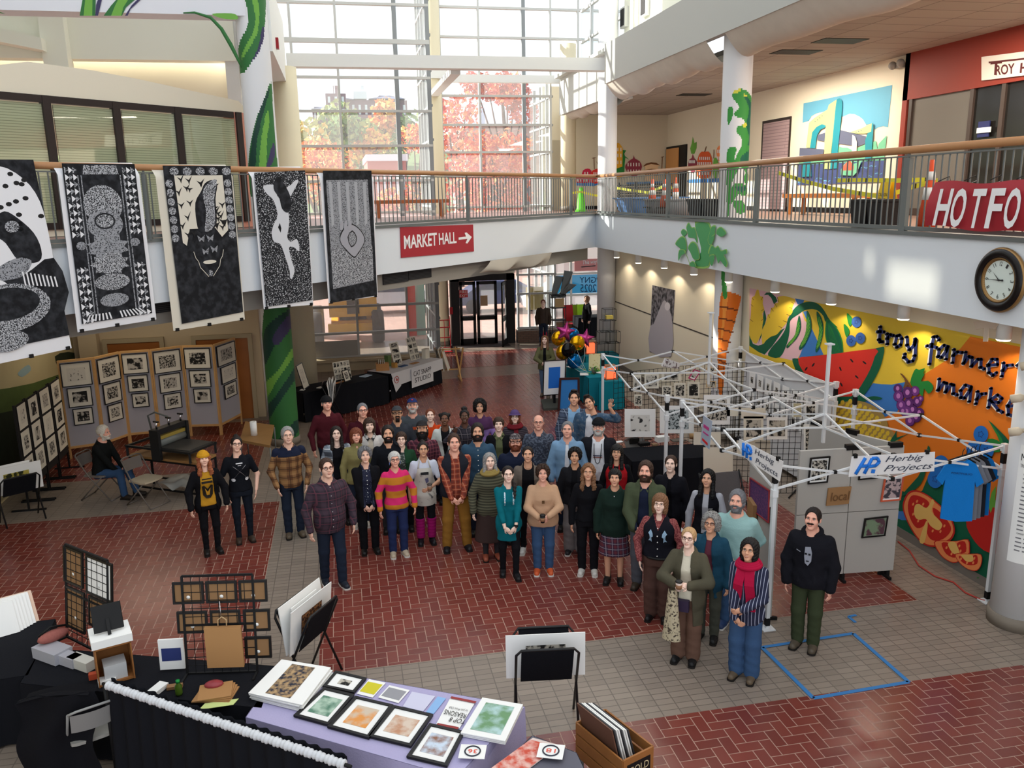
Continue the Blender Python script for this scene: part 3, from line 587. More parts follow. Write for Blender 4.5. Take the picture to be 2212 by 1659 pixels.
gr=[(262,930,46),(455,955,48),(372,975,58),(270,1015,55),(480,1075,50),(520,1042,28),(385,1095,56),(300,1115,52),(430,1165,50),(360,1190,60),(505,1200,48),(320,1180,40),(470,1250,50),(400,1290,52)]
for x,y,r in gr:m.ell(b((x,y))[0],r/5.184+.8,(r*1.1)/5.184+.8,PUR,n=14);m.k-=m.step
m.k+=m.step
for k,(x,y,r)in enumerate(gr):m.ell(b((x,y))[0],r/5.184-.6,(r*1.1)/5.184-.6,PU2 if k%2 else PUR,n=14);m.k+=m.step*.1;m.ell(b((x-2,y-4))[0],r*.42/5.184,r*.55/5.184,LIL,n=10);m.k-=m.step
m.k+=m.step*2
m.shape(c_((1380,870),(1560,830),(1700,850),(1760,1000),(1740,1250),(1600,1310),(1450,1280),(1340,1160),(1290,1020)),MRD2,3)
m.shape(c_((1450,820),(1500,840),(1520,760),(1560,700),(1550,830),(1640,830),(1560,870),(1610,940),(1530,890),(1510,945),(1490,880)),LGR)
def slice_(pts,pts2,pts3,seeds):
 m.shape(c_(*pts),MRD2,3);q=np.array(pts,float);cc=q.mean(0);m.shape(c_(*[tuple(cc+(p-cc)*.94)for p in q]),MOR,3)
 for p in pts2:m.shape(c_(*p),MRD2,3);m.k-=m.step
 m.k+=m.step
 for p in pts3:m.shape(c_(*p),SAN,3)
 for p in seeds:m.ell(c_(p)[0],2.2,3.6,MOR,.4,8);m.k-=m.step
 m.k+=m.step
slice_([(730,830),(770,760),(840,740),(940,780),(1030,850),(1140,960),(1190,1090),(1160,1180),(1080,1220),(1000,1250),(900,1220),(820,1130),(750,1000),(720,900)],[[(770,850),(800,790),(860,790),(940,830),(960,880),(920,930),(940,1000),(910,1060),(850,1080),(800,1020),(770,930)],[(990,900),(1060,940),(1140,1040),(1150,1110),(1080,1180),(990,1190),(940,1130),(945,1030),(1010,1010)]],[[(830,880),(870,865),(930,900),(965,860),(985,820),(1005,850),(980,930),(1060,1020),(1075,1060),(1040,1100),(970,1060),(930,1000),(860,1005),(825,960)],[(930,1020),(945,1060),(915,1210),(870,1190)]],[(815,865),(850,840),(905,865),(815,955),(860,1015),(990,1105),(1060,1110),(1095,1060)])
slice_([(1000,1205),(1080,1190),(1200,1195),(1310,1180),(1325,1270),(1310,1320),(1200,1390),(1120,1370),(1050,1310)],[[(1070,1215),(1140,1215),(1180,1280),(1190,1345),(1110,1310)],[(1210,1215),(1280,1200),(1290,1290),(1230,1300)]],[[(1130,1215),(1190,1205),(1230,1300),(1180,1310),(1140,1260)]],[(1115,1255),(1160,1310),(1230,1240),(1240,1285)])
slice_([(1190,1310),(1310,1310),(1425,1315),(1430,1400),(1390,1460),(1310,1450),(1230,1390)],[[(1225,1330),(1260,1340),(1300,1380),(1360,1370),(1350,1330),(1390,1325),(1390,1400),(1310,1410),(1250,1380)]],[[(1250,1320),(1345,1320),(1350,1375),(1300,1380),(1265,1350)]],[(1245,1355),(1300,1390),(1355,1390),(1365,1350)])
m.line(c_((1390,1525),(1405,1525)),1.5,MGR)
o=m.build('farm_mural',label='big painted mural of fruit and vegetables on the lower right wall',cat='mural')
W_=[[(60,235),(45,380),(60,405),(85,405)],[(30,290),(100,295)],[(135,315),(138,430)],[(138,370),(170,325),(205,335)],[(240,340),(222,430),(245,465),(285,440),(300,370),(270,330),(240,340)],[(355,350),(360,440),(385,495),(440,440),(455,380)],[(450,370),(445,560),(420,620),(375,630),(325,580),(335,540)],[(718,385),(690,345),(655,350),(635,430),(610,655)],[(580,450),(690,470)],[(820,460),(770,445),(715,490),(705,570),(740,580),(800,500),(810,460),(795,600)],[(885,490),(868,640)],[(875,560),(920,520),(975,525)],[(1015,520),(990,650),(1050,570),(1085,580),(1080,680),(1150,600),(1185,600),(1180,690),(1225,710)],[(1265,670),(1370,660),(1365,600),(1310,600),(1270,660),(1275,750),(1320,780),(1360,750)],[(1440,640),(1420,790)],[(1430,730),(1475,670),(1540,665)],[(1640,620),(1590,670)],[(720,820),(705,950),(770,860),(800,870),(790,970),(850,880),(880,890),(875,985),(920,1000)],[(1075,910),(1010,890),(960,950),(960,1030),(1000,1035),(1060,950),(1075,910),(1055,1075)],[(1150,960),(1130,1100)],[(1140,1050),(1190,990),(1240,985)],[(1300,925),(1270,1140)],[(1285,1060),(1370,1000),(1420,1040),(1380,1085),(1300,1075),(1380,1170),(1430,1195)],[(1490,1130),(1560,1120),(1580,1060),(1530,1050),(1485,1120),(1490,1220),(1540,1235)],[(1660,1060),(1640,1240)],[(1610,1110),(1760,1130)]]
lt=Paint(lambda px,py:un(px,py,0,XW-.03),(-1,0,0),.0004)
for ww in W_:stroke(lt,b(*[(x-16,y+5)for x,y in ww]),7.2,MWH);lt.k-=lt.step
lt.k+=.004
for ww in W_:stroke(lt,b(*ww),6.6,NAV);lt.k-=lt.step
lt.build('lettering',o)
# ---- bridge mural upstairs
d=cv(1720,180,6.9125);SKY,WAT,TEAL,LIME,SLA,MINT=M('mural_sky',(98,164,190),.6),M('mural_water',(70,84,132),.6),M('mural_teal',(38,138,152),.6),M('mural_lime',(188,206,138),.6),M('mural_slate',(94,100,122),.6),M('mural_mint',(112,184,146),.6)
p=Paint(lambda px,py:un(px,py,0,XU-.003),(-1,0,0),.003)
p.shape(d((110,300),(1435,25),(1370,655),(1300,640),(1220,660),(1170,690),(1150,600),(1040,620),(1000,540),(950,500),(870,460),(800,455),(740,490),(690,500),(600,440),(420,420),(300,450),(230,490),(190,560),(95,590)),SKY)
p.shape(d((660,700),(720,490),(800,455),(870,465),(950,500),(1000,545),(1050,620),(1050,790),(860,770)),CREAM).shape(d((45,1180),(640,1040),(1330,1060),(1320,1160),(45,1230)),MINT).shape(d((40,1220),(1320,1150),(1290,1480),(20,1520)),WAT)
p.shape(d((640,940),(700,960),(770,960),(850,1000),(1060,900),(1200,860),(1220,980),(1240,900),(1360,775),(1320,1150),(630,1150)),MINT)
p.shape(d((640,690),(1050,790),(1050,900),(930,940),(640,900)),SLA).shape(d((62,965),(425,985),(410,1075),(55,1090)),SLA).shape(d((330,770),(470,730),(460,870),(330,850)),SLA)
p.shape(d((205,590),(280,520),(480,390),(500,320),(620,240),(570,700),(530,1060),(520,1280),(430,1280),(435,900),(455,640),(420,610),(340,640),(260,720),(225,960),(160,960)),LIME).shape(d((620,240),(660,222),(700,260),(705,330),(690,500),(640,960),(620,1270),(520,1280),(560,800),(600,380)),TEAL)
p.shape(d((455,630),(400,610),(320,650),(255,730),(220,970),(300,970),(325,780),(380,690),(455,655)),TEAL).shape(d((820,730),(1000,670),(1150,595),(1140,720),(1060,750),(900,750)),LIME).shape(d((1150,600),(1170,590),(1175,640),(1140,1150),(1050,1150),(1050,850),(1090,740),(1140,720)),TEAL)
p.shape(d((860,770),(900,790),(930,880),(920,1080),(850,1080)),M('mural_sail',(224,214,200),.6)).shape(d((130,1180),(240,1170),(250,1390),(105,1400)),TEAL).shape(d((690,1290),(740,1210),(830,1130),(890,1200),(960,1170),(1000,1160),(940,1320),(880,1380),(690,1370)),MINT).shape(d((700,1300),(740,1220),(820,1140),(890,1240),(880,1300)),M('mural_coral',(226,100,78),.6))
for x,y in((310,570),(345,545),(380,515),(420,488),(930,735),(970,720),(1010,705)):p.ell(d((x,y))[0],1.2,1.2,SLA,n=6)
for x,y in((340,1420),(440,1460),(620,1410),(730,1465),(1020,1260),(1140,1240),(1110,1390),(1230,1350),(30,1480),(1010,1420)):p.line(d((x,y),(x+35,y-12),(x+70,y+8),(x+105,y-8)),1.5,SKY)
p.build('bridge_mural',label='painted mural of a lift bridge over water on the gallery wall',cat='mural')
# ---- vegetable buildings painted upstairs
e=cv(1230,290,6.144)
def vegbuild(P,rows,mt):
 for x0,x1,y,n,hh in rows:
  for x in np.linspace(x0,x1,n):P.shape(e((x-7,y),(x+7,y-1),(x+7,y+hh),(x-7,y+hh)),mt);P.k-=P.step
 P.k+=P.step
BEET,PCH,PANE=M('mural_beet',(140,50,70),.6),M('mural_peach',(232,200,160),.6),M('mural_window_white',(228,222,220),.6)
p=Paint(lambda px,py:un(px,py,1,YE-.004),(0,-1,0),.003)
p.shape(e((45,650),(60,630),(390,625),(395,660),(330,690),(60,680)),BLU).shape(e((60,640),(50,590),(120,560),(160,540),(180,480),(240,455),(290,480),(290,560),(290,640)),M('mural_raspberry',(196,32,72),.6),2).shape(e((290,640),(280,540),(300,490),(340,465),(400,470),(400,640)),MRD,2)
vegbuild(p,[(205,240,500,2,40),(325,375,505,3,40),(70,270,590,6,40),(325,375,590,3,40)],PANE)
p.line(e((325,310),(330,460)),1.6,BRN).line(e((300,318),(345,312)),1.2,BRN).line(e((360,365),(400,440)),1,BRN)
p.shape(e((600,560),(605,180),(620,130),(650,115),(690,160),(710,220),(700,330),(700,560)),M('mural_corn',(232,172,46),.6),2);vegbuild(p,[(640,680,180,2,45),(640,680,260,2,45),(640,680,350,2,45)],PANE)
p.shape(e((705,210),(750,215),(725,260),(735,290),(795,340),(740,310),(730,400),(725,520),(610,520),(610,460),(700,430)),MGR).shape(e((750,470),(740,420),(790,350),(840,320),(850,275),(865,320),(930,360),(960,430),(930,500),(880,560),(790,540)),BEET,2);vegbuild(p,[(775,920,380,5,45),(775,920,470,5,40)],PANE)
p.shape(e((970,430),(1010,390),(1080,372),(1150,380),(1200,415),(1170,430),(1180,620),(990,620),(1000,430)),PCH).shape(e((970,430),(1010,390),(1080,372),(1150,380),(1200,415),(1080,395)),BRN).shape(e((970,480),(1080,460),(1180,465),(1080,480)),BRN);vegbuild(p,[(1010,1160,520,6,30)],BRN)
p.line(e((1228,300),(1220,480)),1.6,BRN).line(e((1210,305),(1248,298)),1.2,BRN).shape(e((740,640),(1230,625),(1190,655),(760,665)),BLU)
p.build('vegetable_town_mural',label='painted row of vegetable-shaped houses on the gallery end wall',cat='mural')
p=Paint(lambda px,py:un(px,py,0,XU-.003),(-1,0,0),.003)
p.shape(e((1560,625),(1580,600),(2090,580),(2090,635),(1900,640),(1580,645)),BLU).shape(e((1605,190),(1625,120),(1640,30),(1660,120),(1690,100),(1690,180),(1660,260),(1620,260)),LGR).shape(e((1580,420),(1590,340),(1625,315),(1640,260),(1655,315),(1690,350),(1690,440),(1635,520)),BEET,2)
p.shape(e((1700,560),(1695,400),(1720,280),(1760,230),(1800,235),(1850,230),(1890,300),(1900,440),(1870,560),(1780,590)),M('mural_pumpkin',(218,88,36),.6),2).line(e((1800,232),(1820,165)),1.6,BRN).shape(e((1910,440),(1920,340),(1940,310),(1970,340),(1985,440),(1970,570),(1920,570)),LGR,2)
p.shape(e((1960,260),(1970,180),(2015,145),(2055,180),(2062,260),(2040,350),(1985,350)),MOR,2).shape(e((1990,470),(1980,390),(2030,360),(2085,380),(2090,470),(2060,570),(2010,570)),MRD,2)
vegbuild(p,[(1600,1670,345,5,40),(1740,1865,300,6,40),(1715,1885,370,8,42),(1980,2045,205,4,45),(1980,2045,295,4,45),(2010,2070,500,4,55),(1735,1850,500,4,40)],PANE);p.line(e((1928,205),(1925,320)),1.4,BRN)
p.build('vegetable_town_mural',label='painted pumpkin and beet houses beside the open gallery door',cat='mural')
p=Paint(lambda px,py:un(px,py,0,XR-.003),(-1,0,0),.003);z=cv(1280,300,4.608);FG,FL=M('fascia_leaf_green',(78,158,96),.6),M('fascia_leaf_light',(140,190,96),.6)
lf=[((1020,820),(1160,820),(1190,1000),(1170,1130),(1160,1280),(1000,1270),(1080,1130),(1060,1000)),((1050,1040),(1020,990),(960,980),(950,930),(935,880),(960,830),(990,880),(1020,880),(1040,940)),((885,930),(910,895),(950,930),(915,970)),((830,1040),(890,970),(935,990),(945,1110),(900,1110),(870,1080)),((960,1080),(1000,1020),(1050,1050),(1080,1190),(1020,1200),(985,1130)),((1160,1010),(1180,930),(1200,870),(1240,860),(1235,910),(1225,1000),(1190,1060)),((1250,940),(1260,895),(1300,875),(1350,930),(1330,960),(1300,975),(1270,960)),((1170,1140),(1200,1050),(1240,1080),(1270,1060),(1300,1110),(1355,1095),(1360,1140),(1330,1150),(1365,1230),(1350,1280),(1310,1230),(1290,1210),(1270,1240),(1240,1150)),((875,1215),(880,1110),(930,1100),(950,1130),(905,1160)),((1190,1160),(1240,1150),(1230,1230),(1210,1265),(1190,1200)),((990,1240),(1030,1215),(1060,1270),(1000,1265))]
for q in lf:p.shape(z(*q),FL,3);q=np.array(q,float);cc=q.mean(0);p.shape(z(*[tuple(cc+(v-cc)*.9+(0,4))for v in q]),FG,3)
p.line(z((945,1120),(975,1180),(1000,1250)),1.2,FL).line(z((1220,970),(1260,940)),1.2,FL);p.build('leaf_painting',label='green leafy top painted on the white fascia above the carrot column',cat='mural')
# ---- signs
SR,SW=M('banner_red',(166,44,54),.45),M('banner_white',(236,234,234),.6)
p=Paint(lambda px,py:DG(px,py,RC-.03),(.7071,-.7071,0),.003)
q=[p.pl(*v)for v in((865,491),(1022,485),(1024,543),(867,557))];p.slab(q,(-.012,.012,0),SR)
p.words('MARKET',(873,538),(944,530),(872,509),SW).words('HALL',(948,529),(986,525),(947,504),SW).shape([(990,513),(1006,511),(1003,503),(1007,502),(1018.5,512),(1009,526),(1005,525),(1009,516),(990,518)],SW)
p.build('hall_banner',label='red vinyl banner with white words and an arrow on the bridge front',cat='banner')
m=MB()
hq=[un(px,py,0,XR-.08)for px,py in((1998,488),(2330,512),(2330,390),(2019,394))]
m.grid(lambda u,v:tuple((hq[0]*(1-u)+hq[1]*u)*(1-v)+(hq[3]*(1-u)+hq[2]*u)*v+np.array([-.03*math.sin(v*3.1)-.015*math.sin(u*9+v*4),0,.02*math.sin(u*12)])),24,8,SR)
hb=m.build('food_banner',label='crumpled red vinyl banner with white capitals tied to the right railing',cat='banner')
t=Paint(lambda px,py:un(px,py,0,XR-.135),(-1,0,0),.003)
for s_,x0,x1,y0,y1 in(('H',2018,2041,487,408),('O',2051,2075,491,407),('T',2092,2114,492,408),('F',2131,2155,493,407),('O',2168,2194,494,406)):
 t.words(s_,(x0-4,y0),(x1+2,y0+1),(x0+14,y1),SW)
t.build('lettering',hb)
for k in range(4):
 m=MB();y=un(2030+k*56,392,0,XR-.07)[1];m.tube([(XR-.09,y,Z2+.66),(XR+.06,y,Z2+.72),(XR+.09,y,Z2+.66),(XR-.07,y,Z2+.6)],.006,BLACK,5);m.build('cable_tie',hb)
# ---- clock
ck=un(2164,605,0,XR-.02);t=thing('wall_clock','round wall clock with a wide dark frame on the white fascia','clock',ck)
R=np.array([[0,0,-1.],[-1,0,0],[0,1,0]])
def ckp(x,y,zz=0):return ck+R@np.array([x,y,zz])
k=(un(2164,534,0,XR)[2]-un(2164,677,0,XR)[2])/2;FB=M('clock_frame_black',(22,18,18),.25);GO=M('clock_gold',(150,116,72),.35,.6)
m=MB();m.lathe([(k*.6,.01),(k*.98,.0),(k,.02),(k*.97,.045),(k*.94,.05)],ck,GO,56,R=R,cap=False);m.lathe([(k*.95,.05),(k*.9,.075),(k*.78,.08),(k*.69,.06),(k*.68,.05)],ck,FB,56,R=R,cap=False);m.lathe([(k*.69,.05),(k*.66,.06),(k*.63,.035),(k*.60,.03)],ck,GO,56,R=R,cap=False);m.build('frame',t)
m=MB();m.lathe([(0,.03),(k*.64,.03)],ck,M('clock_dial',(214,224,216),.4),48,R=R,cap=False);dial=m.build('dial',t)
m=MB();INKC=M('numeral_ink',(52,52,50),.6)
for h in range(1,13):
 A=math.radians(90-30*h);cx,cy=.50*k*math.cos(A),.50*k*math.sin(A);w_=.075*k*(1.3 if h>9 else 1);up=-h*30 if h not in(4,5,6,7,8)else 180-h*30
 ca,sa=math.cos(math.radians(up)),math.sin(math.radians(up));u=R@np.array([ca,sa,0])*w_;v=R@np.array([-sa,ca,0])*.13*k
 m.text(str(h),ckp(cx,cy,.034)-u/2-v/2,u,v,INKC)
 for j in range(5):B=A+math.radians(6*j);m.bar(ckp(.61*k*math.cos(B),.61*k*math.sin(B),.033),ckp(.63*k*math.cos(B),.63*k*math.sin(B),.033),.004,INKC)
m.build('numerals',dial)
for name,ang,L,tl in(('hour_hand',180-41,.38,.0),('minute_hand',182,.58,.14)):
 A=math.radians(ang);m=MB();dx,dy=math.cos(A)*k,math.sin(A)*k;m.add([ckp(-dx*tl-dy*.02,-dy*tl+dx*.02,.042),ckp(-dx*tl+dy*.02,-dy*tl-dx*.02,.042),ckp(dx*L,dy*L,.042)],[(0,1,2)],INKC);m.ball(ckp(-dx*tl,-dy*tl,.042),.012,INKC,8,6);m.build(name,t)
# ---- can lights under the gallery
for i,(px,py)in enumerate(((1332,557),(1379,569),(1435,580),(1499,594),(1574,610),(1674,632),(1795,658),(1951,691),(2167,736))):
 p=un(px,py,0,7.9);t=thing('can_light',f'white can light under the gallery, {("farthest by the plain column", "second from the plain column", "third from the plain column", "fourth, left of the carrot top", "fifth, in front of the carrot column", "sixth, at the start of the fruit mural", "seventh, above the blueberries", "eighth, above the painted words", "nearest, past the torn paper")[i]}','light',p,group='can lights under the gallery')
 m=MB();m.lathe([(.085,.02),(.085,3.75-p[2])],p,WHITE,20);m.build('housing',t);m=MB();m.lathe([(0,0),(.07,.0),(.085,.02)],p,M('lamp_glow',(255,240,214),.5,emit=6.),20);m.build('lens',t)
 add_light('can_lamp','SPOT',(p[0],p[1],p[2]-.03),(p[0]+.12,p[1],0),26,(1,.86,.66),.06).data.spot_size=2.3
m=MB();q=[un(px,py,0,7.8)for px,py in((2102,695),(2130,690),(2158,697),(2148,712),(2136,708),(2133,738),(2123,738),(2126,708),(2108,712))];m.slab(q,(.01,0,0),M('torn_paper',(214,198,178),.9));m.build('torn_paper',label='torn cream paper hanging from the soffit below the clock',cat='paper')
for px,py in((2205,792),(2184,862),(2180,934)):
 p=un(px,py,0,7.55);m=MB();d_=np.array([-.5,.6,-.25]);d_/=np.linalg.norm(d_);m.tube([p,p-d_*.1,p-d_*.14],[.05,.05,.022],M('spotlight_cream',(206,190,166),.5),14);m.tube([p-d_*.14,p-d_*.3,(7.72,7.95,p[2]+.02)],.025,M('spotlight_cream',()),8)
 m.build('column_spotlight',label='cream spotlight arm on the near right column, '+{792:'top one',862:'middle one',934:'lowest one'}[py],cat='light',group='spotlights on the near right column')
pts=[]
def colp(px,py):
 d_=ray(px,py);ax,ay=d_[0],d_[1];cx,cy,r=7.98,8.05,.304
 A=ax*ax+ay*ay;B=-2*(ax*cx+ay*cy);C=cx*cx+cy*cy-r*r;D_=max(B*B-4*A*C,0);tt=(-B-math.sqrt(D_))/(2*A);return np.array([0,0,CH])+tt*d_
cl=MB()
def cp(th,z,r=.303):return(7.98+r*math.cos(th),8.05+r*math.sin(th),z)
z0,z1=colp(2190,1215)[2],colp(2195,960)[2];zt_=z1+.02
cl.grid(lambda u,v:cp(-2.95+u*1.5,z0+v*(zt_-z0)),16,2,PAPER)
def ctext(s,th,z,hgt,ln):
 vs,fs=glyphs(s);cl.add([cp(th+x*ln,z+y*hgt,.306)for x,y in vs],fs,INK)
ctext('MURAL',-2.86,zt_-.19,.085,.82);ctext('TROY HIGH SCHOOL',-2.86,zt_-.27,.04,.86)
for k,s_ in enumerate(('DESIGNERS','','STUDENT PAINTERS','','','','','','','','','','','','COMMUNITY PAINTERS','','','','')):
 zz=zt_-.36-k*(zt_-z0-.46)/19
 if s_:ctext(s_,-2.7,zz,.022,.5)
 else:
  for j in range(2):cl.grid(lambda u,v:cp(-2.72+j*.28+u*(.2+.05*((k*7+j*3)%3)/2),zz+v*.016,.305),4,1,M('faded_ink',(120,120,124),.8))
cl.build('credit_list',label='white credit list with printed names wrapped round the near right column',cat='poster')
# ---- hanging prints on the bridge railing
PRB,PRW,PRG=spots('print_black_rubbed',(20,21,25),(58,60,66),9,.62,.9,.2),M('print_paper',(226,226,230),.9),spots('print_carved_grey',(34,35,40),(186,188,194),75,.5,.9,.05)
PRT=spots('print_speckle',(26,27,32),(196,198,204),48,.585,.9,.03);PRF=spots('print_fine_lines',(150,152,158),(46,48,54),60,.56,.9,.04);CRM=M('print_cream',(214,208,194),.9)
def hang(quad,label,paper,art):
 t=Paint(lambda px,py:DG(px,py,RC-.17),(.7071,-.7071,0),.0006,.012)
 q=[t.pl(*p)for p in quad];lo=MB()
 def fn(u,v):
  p=(q[3]*(1-u)+q[2]*u)*(1-v)+(q[0]*(1-u)+q[1]*u)*v
  return tuple(p+np.array([-.7071,.7071,0])*(.004+.003*math.sin(u*5)+(.22*max(0,v-.93)/.07*.7 if v>.93 else 0)))
 lo.grid(fn,10,40,paper);o=lo.build('hanging_print',label=label,cat='print',group='large block prints hung on the bridge')
 def at(u,v):
  x=(quad[0][0]*(1-u)+quad[1][0]*u)*(1-v)+(quad[3][0]*(1-u)+quad[2][0]*u)*v;y=(quad[0][1]*(1-u)+quad[1][1]*u)*(1-v)+(quad[3][1]*(1-u)+quad[2][1]*u)*v;return(x,y)
 art(t,at);t.build('printed_image',o)
 for u in(.05,.5,.95):
  m=MB();p=t.pl(*at(u,.995));m.box(p,(.05,.05,.05),BLACK,rz=math.pi/4);m.build('binder_clip',o)
 return o
def S(t,at,pts,mat,sm=0):t.shape([at(*p)for p in pts],mat,sm)
def E_(t,at,u,v,ru,rv,mat,n=24):t.shape([at(u+ru*math.cos(x),v+rv*math.sin(x))for x in np.linspace(0,2*math.pi,n,endpoint=False)],mat)
def art1(t,at):
 S(t,at,[(-.1,0),(1,.0),(1,.93),(-.1,.93)],PRB);S(t,at,[(-.1,.06),(.45,.03),(.8,.1),(.97,.22),(1,.4),(.96,.62),(.7,.58),(.2,.72),(-.1,.7)],PRW,3)
 for i in range(26):
  u,v=RNG.uniform(.1,.95),RNG.uniform(.06,.36);E_(t,at,u,v,.045,.012,INK,8);t.k-=t.step
 S(t,at,[(.3,.3),(.45,.26),(.62,.3),(.8,.38),(.86,.47),(.8,.53),(.55,.52),(.4,.42),(.3,.38)],PRB,3);E_(t,at,.52,.34,.1,.03,PRG);S(t,at,[(.2,.55),(.5,.5),(.7,.52),(.6,.58),(.3,.62)],PRF,3)
 S(t,at,[(.5,.6),(1,.52),(1,.8),(-.1,.85),(-.1,.62)],PRB,3);E_(t,at,.2,.65,.16,.055,PRW);E_(t,at,.3,.74,.55,.12,PRG,30);E_(t,at,.3,.72,.42,.08,PRB,30);E_(t,at,.25,.9,.25,.05,PRG)
 for k in range(9):S(t,at,[(.55+k*.05,.57+k*.006),(.57+k*.05,.57+k*.006),(.58+k*.05,.64+k*.004),(.56+k*.05,.64+k*.004)],PRW);t.k-=t.step
def art2(t,at):
 S(t,at,[(.06,.01),(.95,.01),(.95,.955),(.06,.955)],PRB)
 for side in(.08,.79):
  for j in range(22):
   for i in range(3):
    u,v=side+i*.05,.03+j*.0425
    if.42<v<.6:continue
    S(t,at,[(u,v),(u+.05,v+.02),(u,v+.04)],PRW if(i+j)%2 else PRG);t.k-=t.step
 S(t,at,[(.24,.09),(.78,.09),(.78,.9),(.24,.9)],PRB)
 for u in(.23,.27,.75,.79):S(t,at,[(u,.08),(u+.014,.08),(u+.014,.92),(u,.92)],PRF);t.k-=t.step
 S(t,at,[(.32,.02),(.72,.02),(.74,.075),(.3,.075)],PRG)
 E_(t,at,.5,.26,.24,.12,PRG);E_(t,at,.5,.38,.22,.09,PRF);E_(t,at,.5,.36,.13,.05,PRB);E_(t,at,.5,.36,.11,.04,PRG);st=[(.5+(.27 if i%2 else.2)*math.cos(i*math.pi/10),.52+(.09 if i%2 else.065)*math.sin(i*math.pi/10))for i in range(20)];S(t,at,st,PRF)
 S(t,at,[(.5+(.25 if i%2 else.19)*math.cos(i*math.pi/9),.62+(.075 if i%2 else.055)*math.sin(i*math.pi/9))for i in range(18)],PRG);E_(t,at,.5,.73,.22,.05,PRG);E_(t,at,.5,.84,.18,.04,PRF);E_(t,at,.17,.5,.06,.025,PRF);E_(t,at,.84,.5,.06,.025,PRF)
 for k in range(7):S(t,at,[(.16+k*.04,.91),(.18+k*.04,.91),(.14+k*.05,.95),(.12+k*.05,.95)],PRW);S(t,at,[(.78-k*.04,.91),(.8-k*.04,.91),(.88-k*.05,.95),(.86-k*.05,.95)],PRW)
def art3(t,at):
 S(t,at,[(.1,.01),(.98,.01),(.98,.95),(.12,.965)],PRB)
 for k in range(5):
  E_(t,at,.24+k*.17,.045,.06,.025,PRG,12);t.k-=t.step
 for k in range(7):E_(t,at,.16,.12+k*.055,.05,.025,PRG,10);E_(t,at,.92,.12+k*.055,.05,.025,PRG,10)
 S(t,at,[(.23,.07),(.86,.07),(.87,.42),(.78,.46),(.7,.4),(.36,.4),(.3,.5),(.25,.48)],CRM)
 for i in range(26):
  u,v=RNG.choice([RNG.uniform(.26,.42),RNG.uniform(.72,.84),RNG.uniform(.26,.84)],p=[.4,.4,.2]),RNG.uniform(.08,.44)
  if.42<u<.72:v=RNG.uniform(.08,.14)
  q=RNG.uniform(-.02,.02);S(t,at,[(u-.05,v-.012),(u,v),(u+.05,v-.018+q),(u+.01,v+.012),(u,v+.03),(u-.012,v+.01)],INK);t.k-=t.step
 S(t,at,[(.46,.36),(.47,.24),(.56,.17),(.62,.12),(.72,.1),(.78,.13),(.74,.22),(.73,.36),(.66,.41),(.5,.42)],PRB,3);S(t,at,[(.58,.18),(.66,.12),(.78,.1),(.72,.22),(.7,.38),(.56,.42),(.6,.3)],PRG,3)
 for u,v in((.5,.46),(.62,.46),(.54,.54),(.66,.53)):S(t,at,[(u-.05,v-.02),(u,v),(u+.05,v-.02),(u+.03,v+.025),(u,v+.01),(u-.03,v+.025)],PRF)
 for sg_ in(-1,1):t.line([at(.58+sg_*x,y)for x,y in((.2,.54),(.18,.58),(.15,.6),(.13,.64),(.08,.67),(.03,.7))],1.2,CRM)
 E_(t,at,.58,.61,.09,.012,CRM);E_(t,at,.58,.68,.03,.02,PRG)
def art4(t,at):
 S(t,at,[(.04,.04),(.97,.03),(.98,.965),(.04,.985)],PRT);PALE=M('print_pale',(206,208,214),.9)
 S(t,at,[(.42,.2),(.5,.24),(.56,.26),(.6,.3),(.62,.36),(.6,.44),(.56,.5),(.62,.54),(.74,.52),(.78,.58),(.76,.61),(.68,.58),(.58,.58),(.62,.68),(.66,.74),(.6,.8),(.56,.79),(.56,.74),(.48,.62),(.42,.55),(.3,.53),(.27,.47),(.32,.41),(.4,.36),(.4,.3),(.34,.23),(.24,.19),(.18,.14),(.3,.125),(.42,.14)],PALE,3);S(t,at,[(.6,.16),(.7,.13),(.78,.1),(.84,.105),(.76,.16),(.68,.21),(.6,.24)],PALE,3)
 S(t,at,[(.38,.12),(.44,.075),(.52,.08),(.58,.13),(.66,.2),(.68,.28),(.6,.33),(.5,.3),(.46,.22),(.38,.17)],PRB,3);S(t,at,[(.4,.43),(.44,.4),(.46,.44),(.44,.47)],PRB)
def art5(t,at):
 S(t,at,[(.05,.02),(.96,.01),(.98,.99),(.03,1.0)],PRB);S(t,at,[(.1,.09),(.88,.08),(.92,.87),(.1,.9)],PRF);S(t,at,[(.12,.6),(.92,.6),(.92,.86),(.1,.89)],PRG)
 for k in range(5):S(t,at,[(.14+k*.16,.1),(.2+k*.16,.1),(.2+k*.16,.42),(.15+k*.16,.44)],M('print_light_grey',(168,170,176),.9))
 HG=M('print_heart_grey',(160,160,168),.9);S(t,at,[(.3,.5),(.4,.44),(.55,.42),(.72,.48),(.78,.56),(.62,.66),(.54,.68),(.4,.62),(.3,.56)],INK,3);S(t,at,[(.31,.51),(.41,.45),(.55,.43),(.71,.485),(.765,.56),(.62,.65),(.54,.67),(.4,.61),(.31,.56)],HG,3);S(t,at,[(.44,.52),(.54,.47),(.62,.52),(.6,.57),(.5,.6)],INK,2);S(t,at,[(.455,.52),(.54,.48),(.605,.525),(.59,.565),(.505,.59)],PRG,2)
 for x in(.3,.38,.46):S(t,at,[(x,.46),(x+.02,.4),(x+.07,.4),(x+.06,.46)],HG,2)
hang([(-75,345),(71,345),(155,752),(-20,790)],'leftmost hanging print, black with white leaves and a shell, cut by the frame',PRW,art1)
hang([(121,349),(298,351),(338,690),(168,718)],'hanging print with triangle borders and a column of curled shapes',PRW,art2)
hang([(333,354),(500,355),(529,690),(375,715)],'cream hanging print of birds round a fox above a dark lower half',CRM,art3)
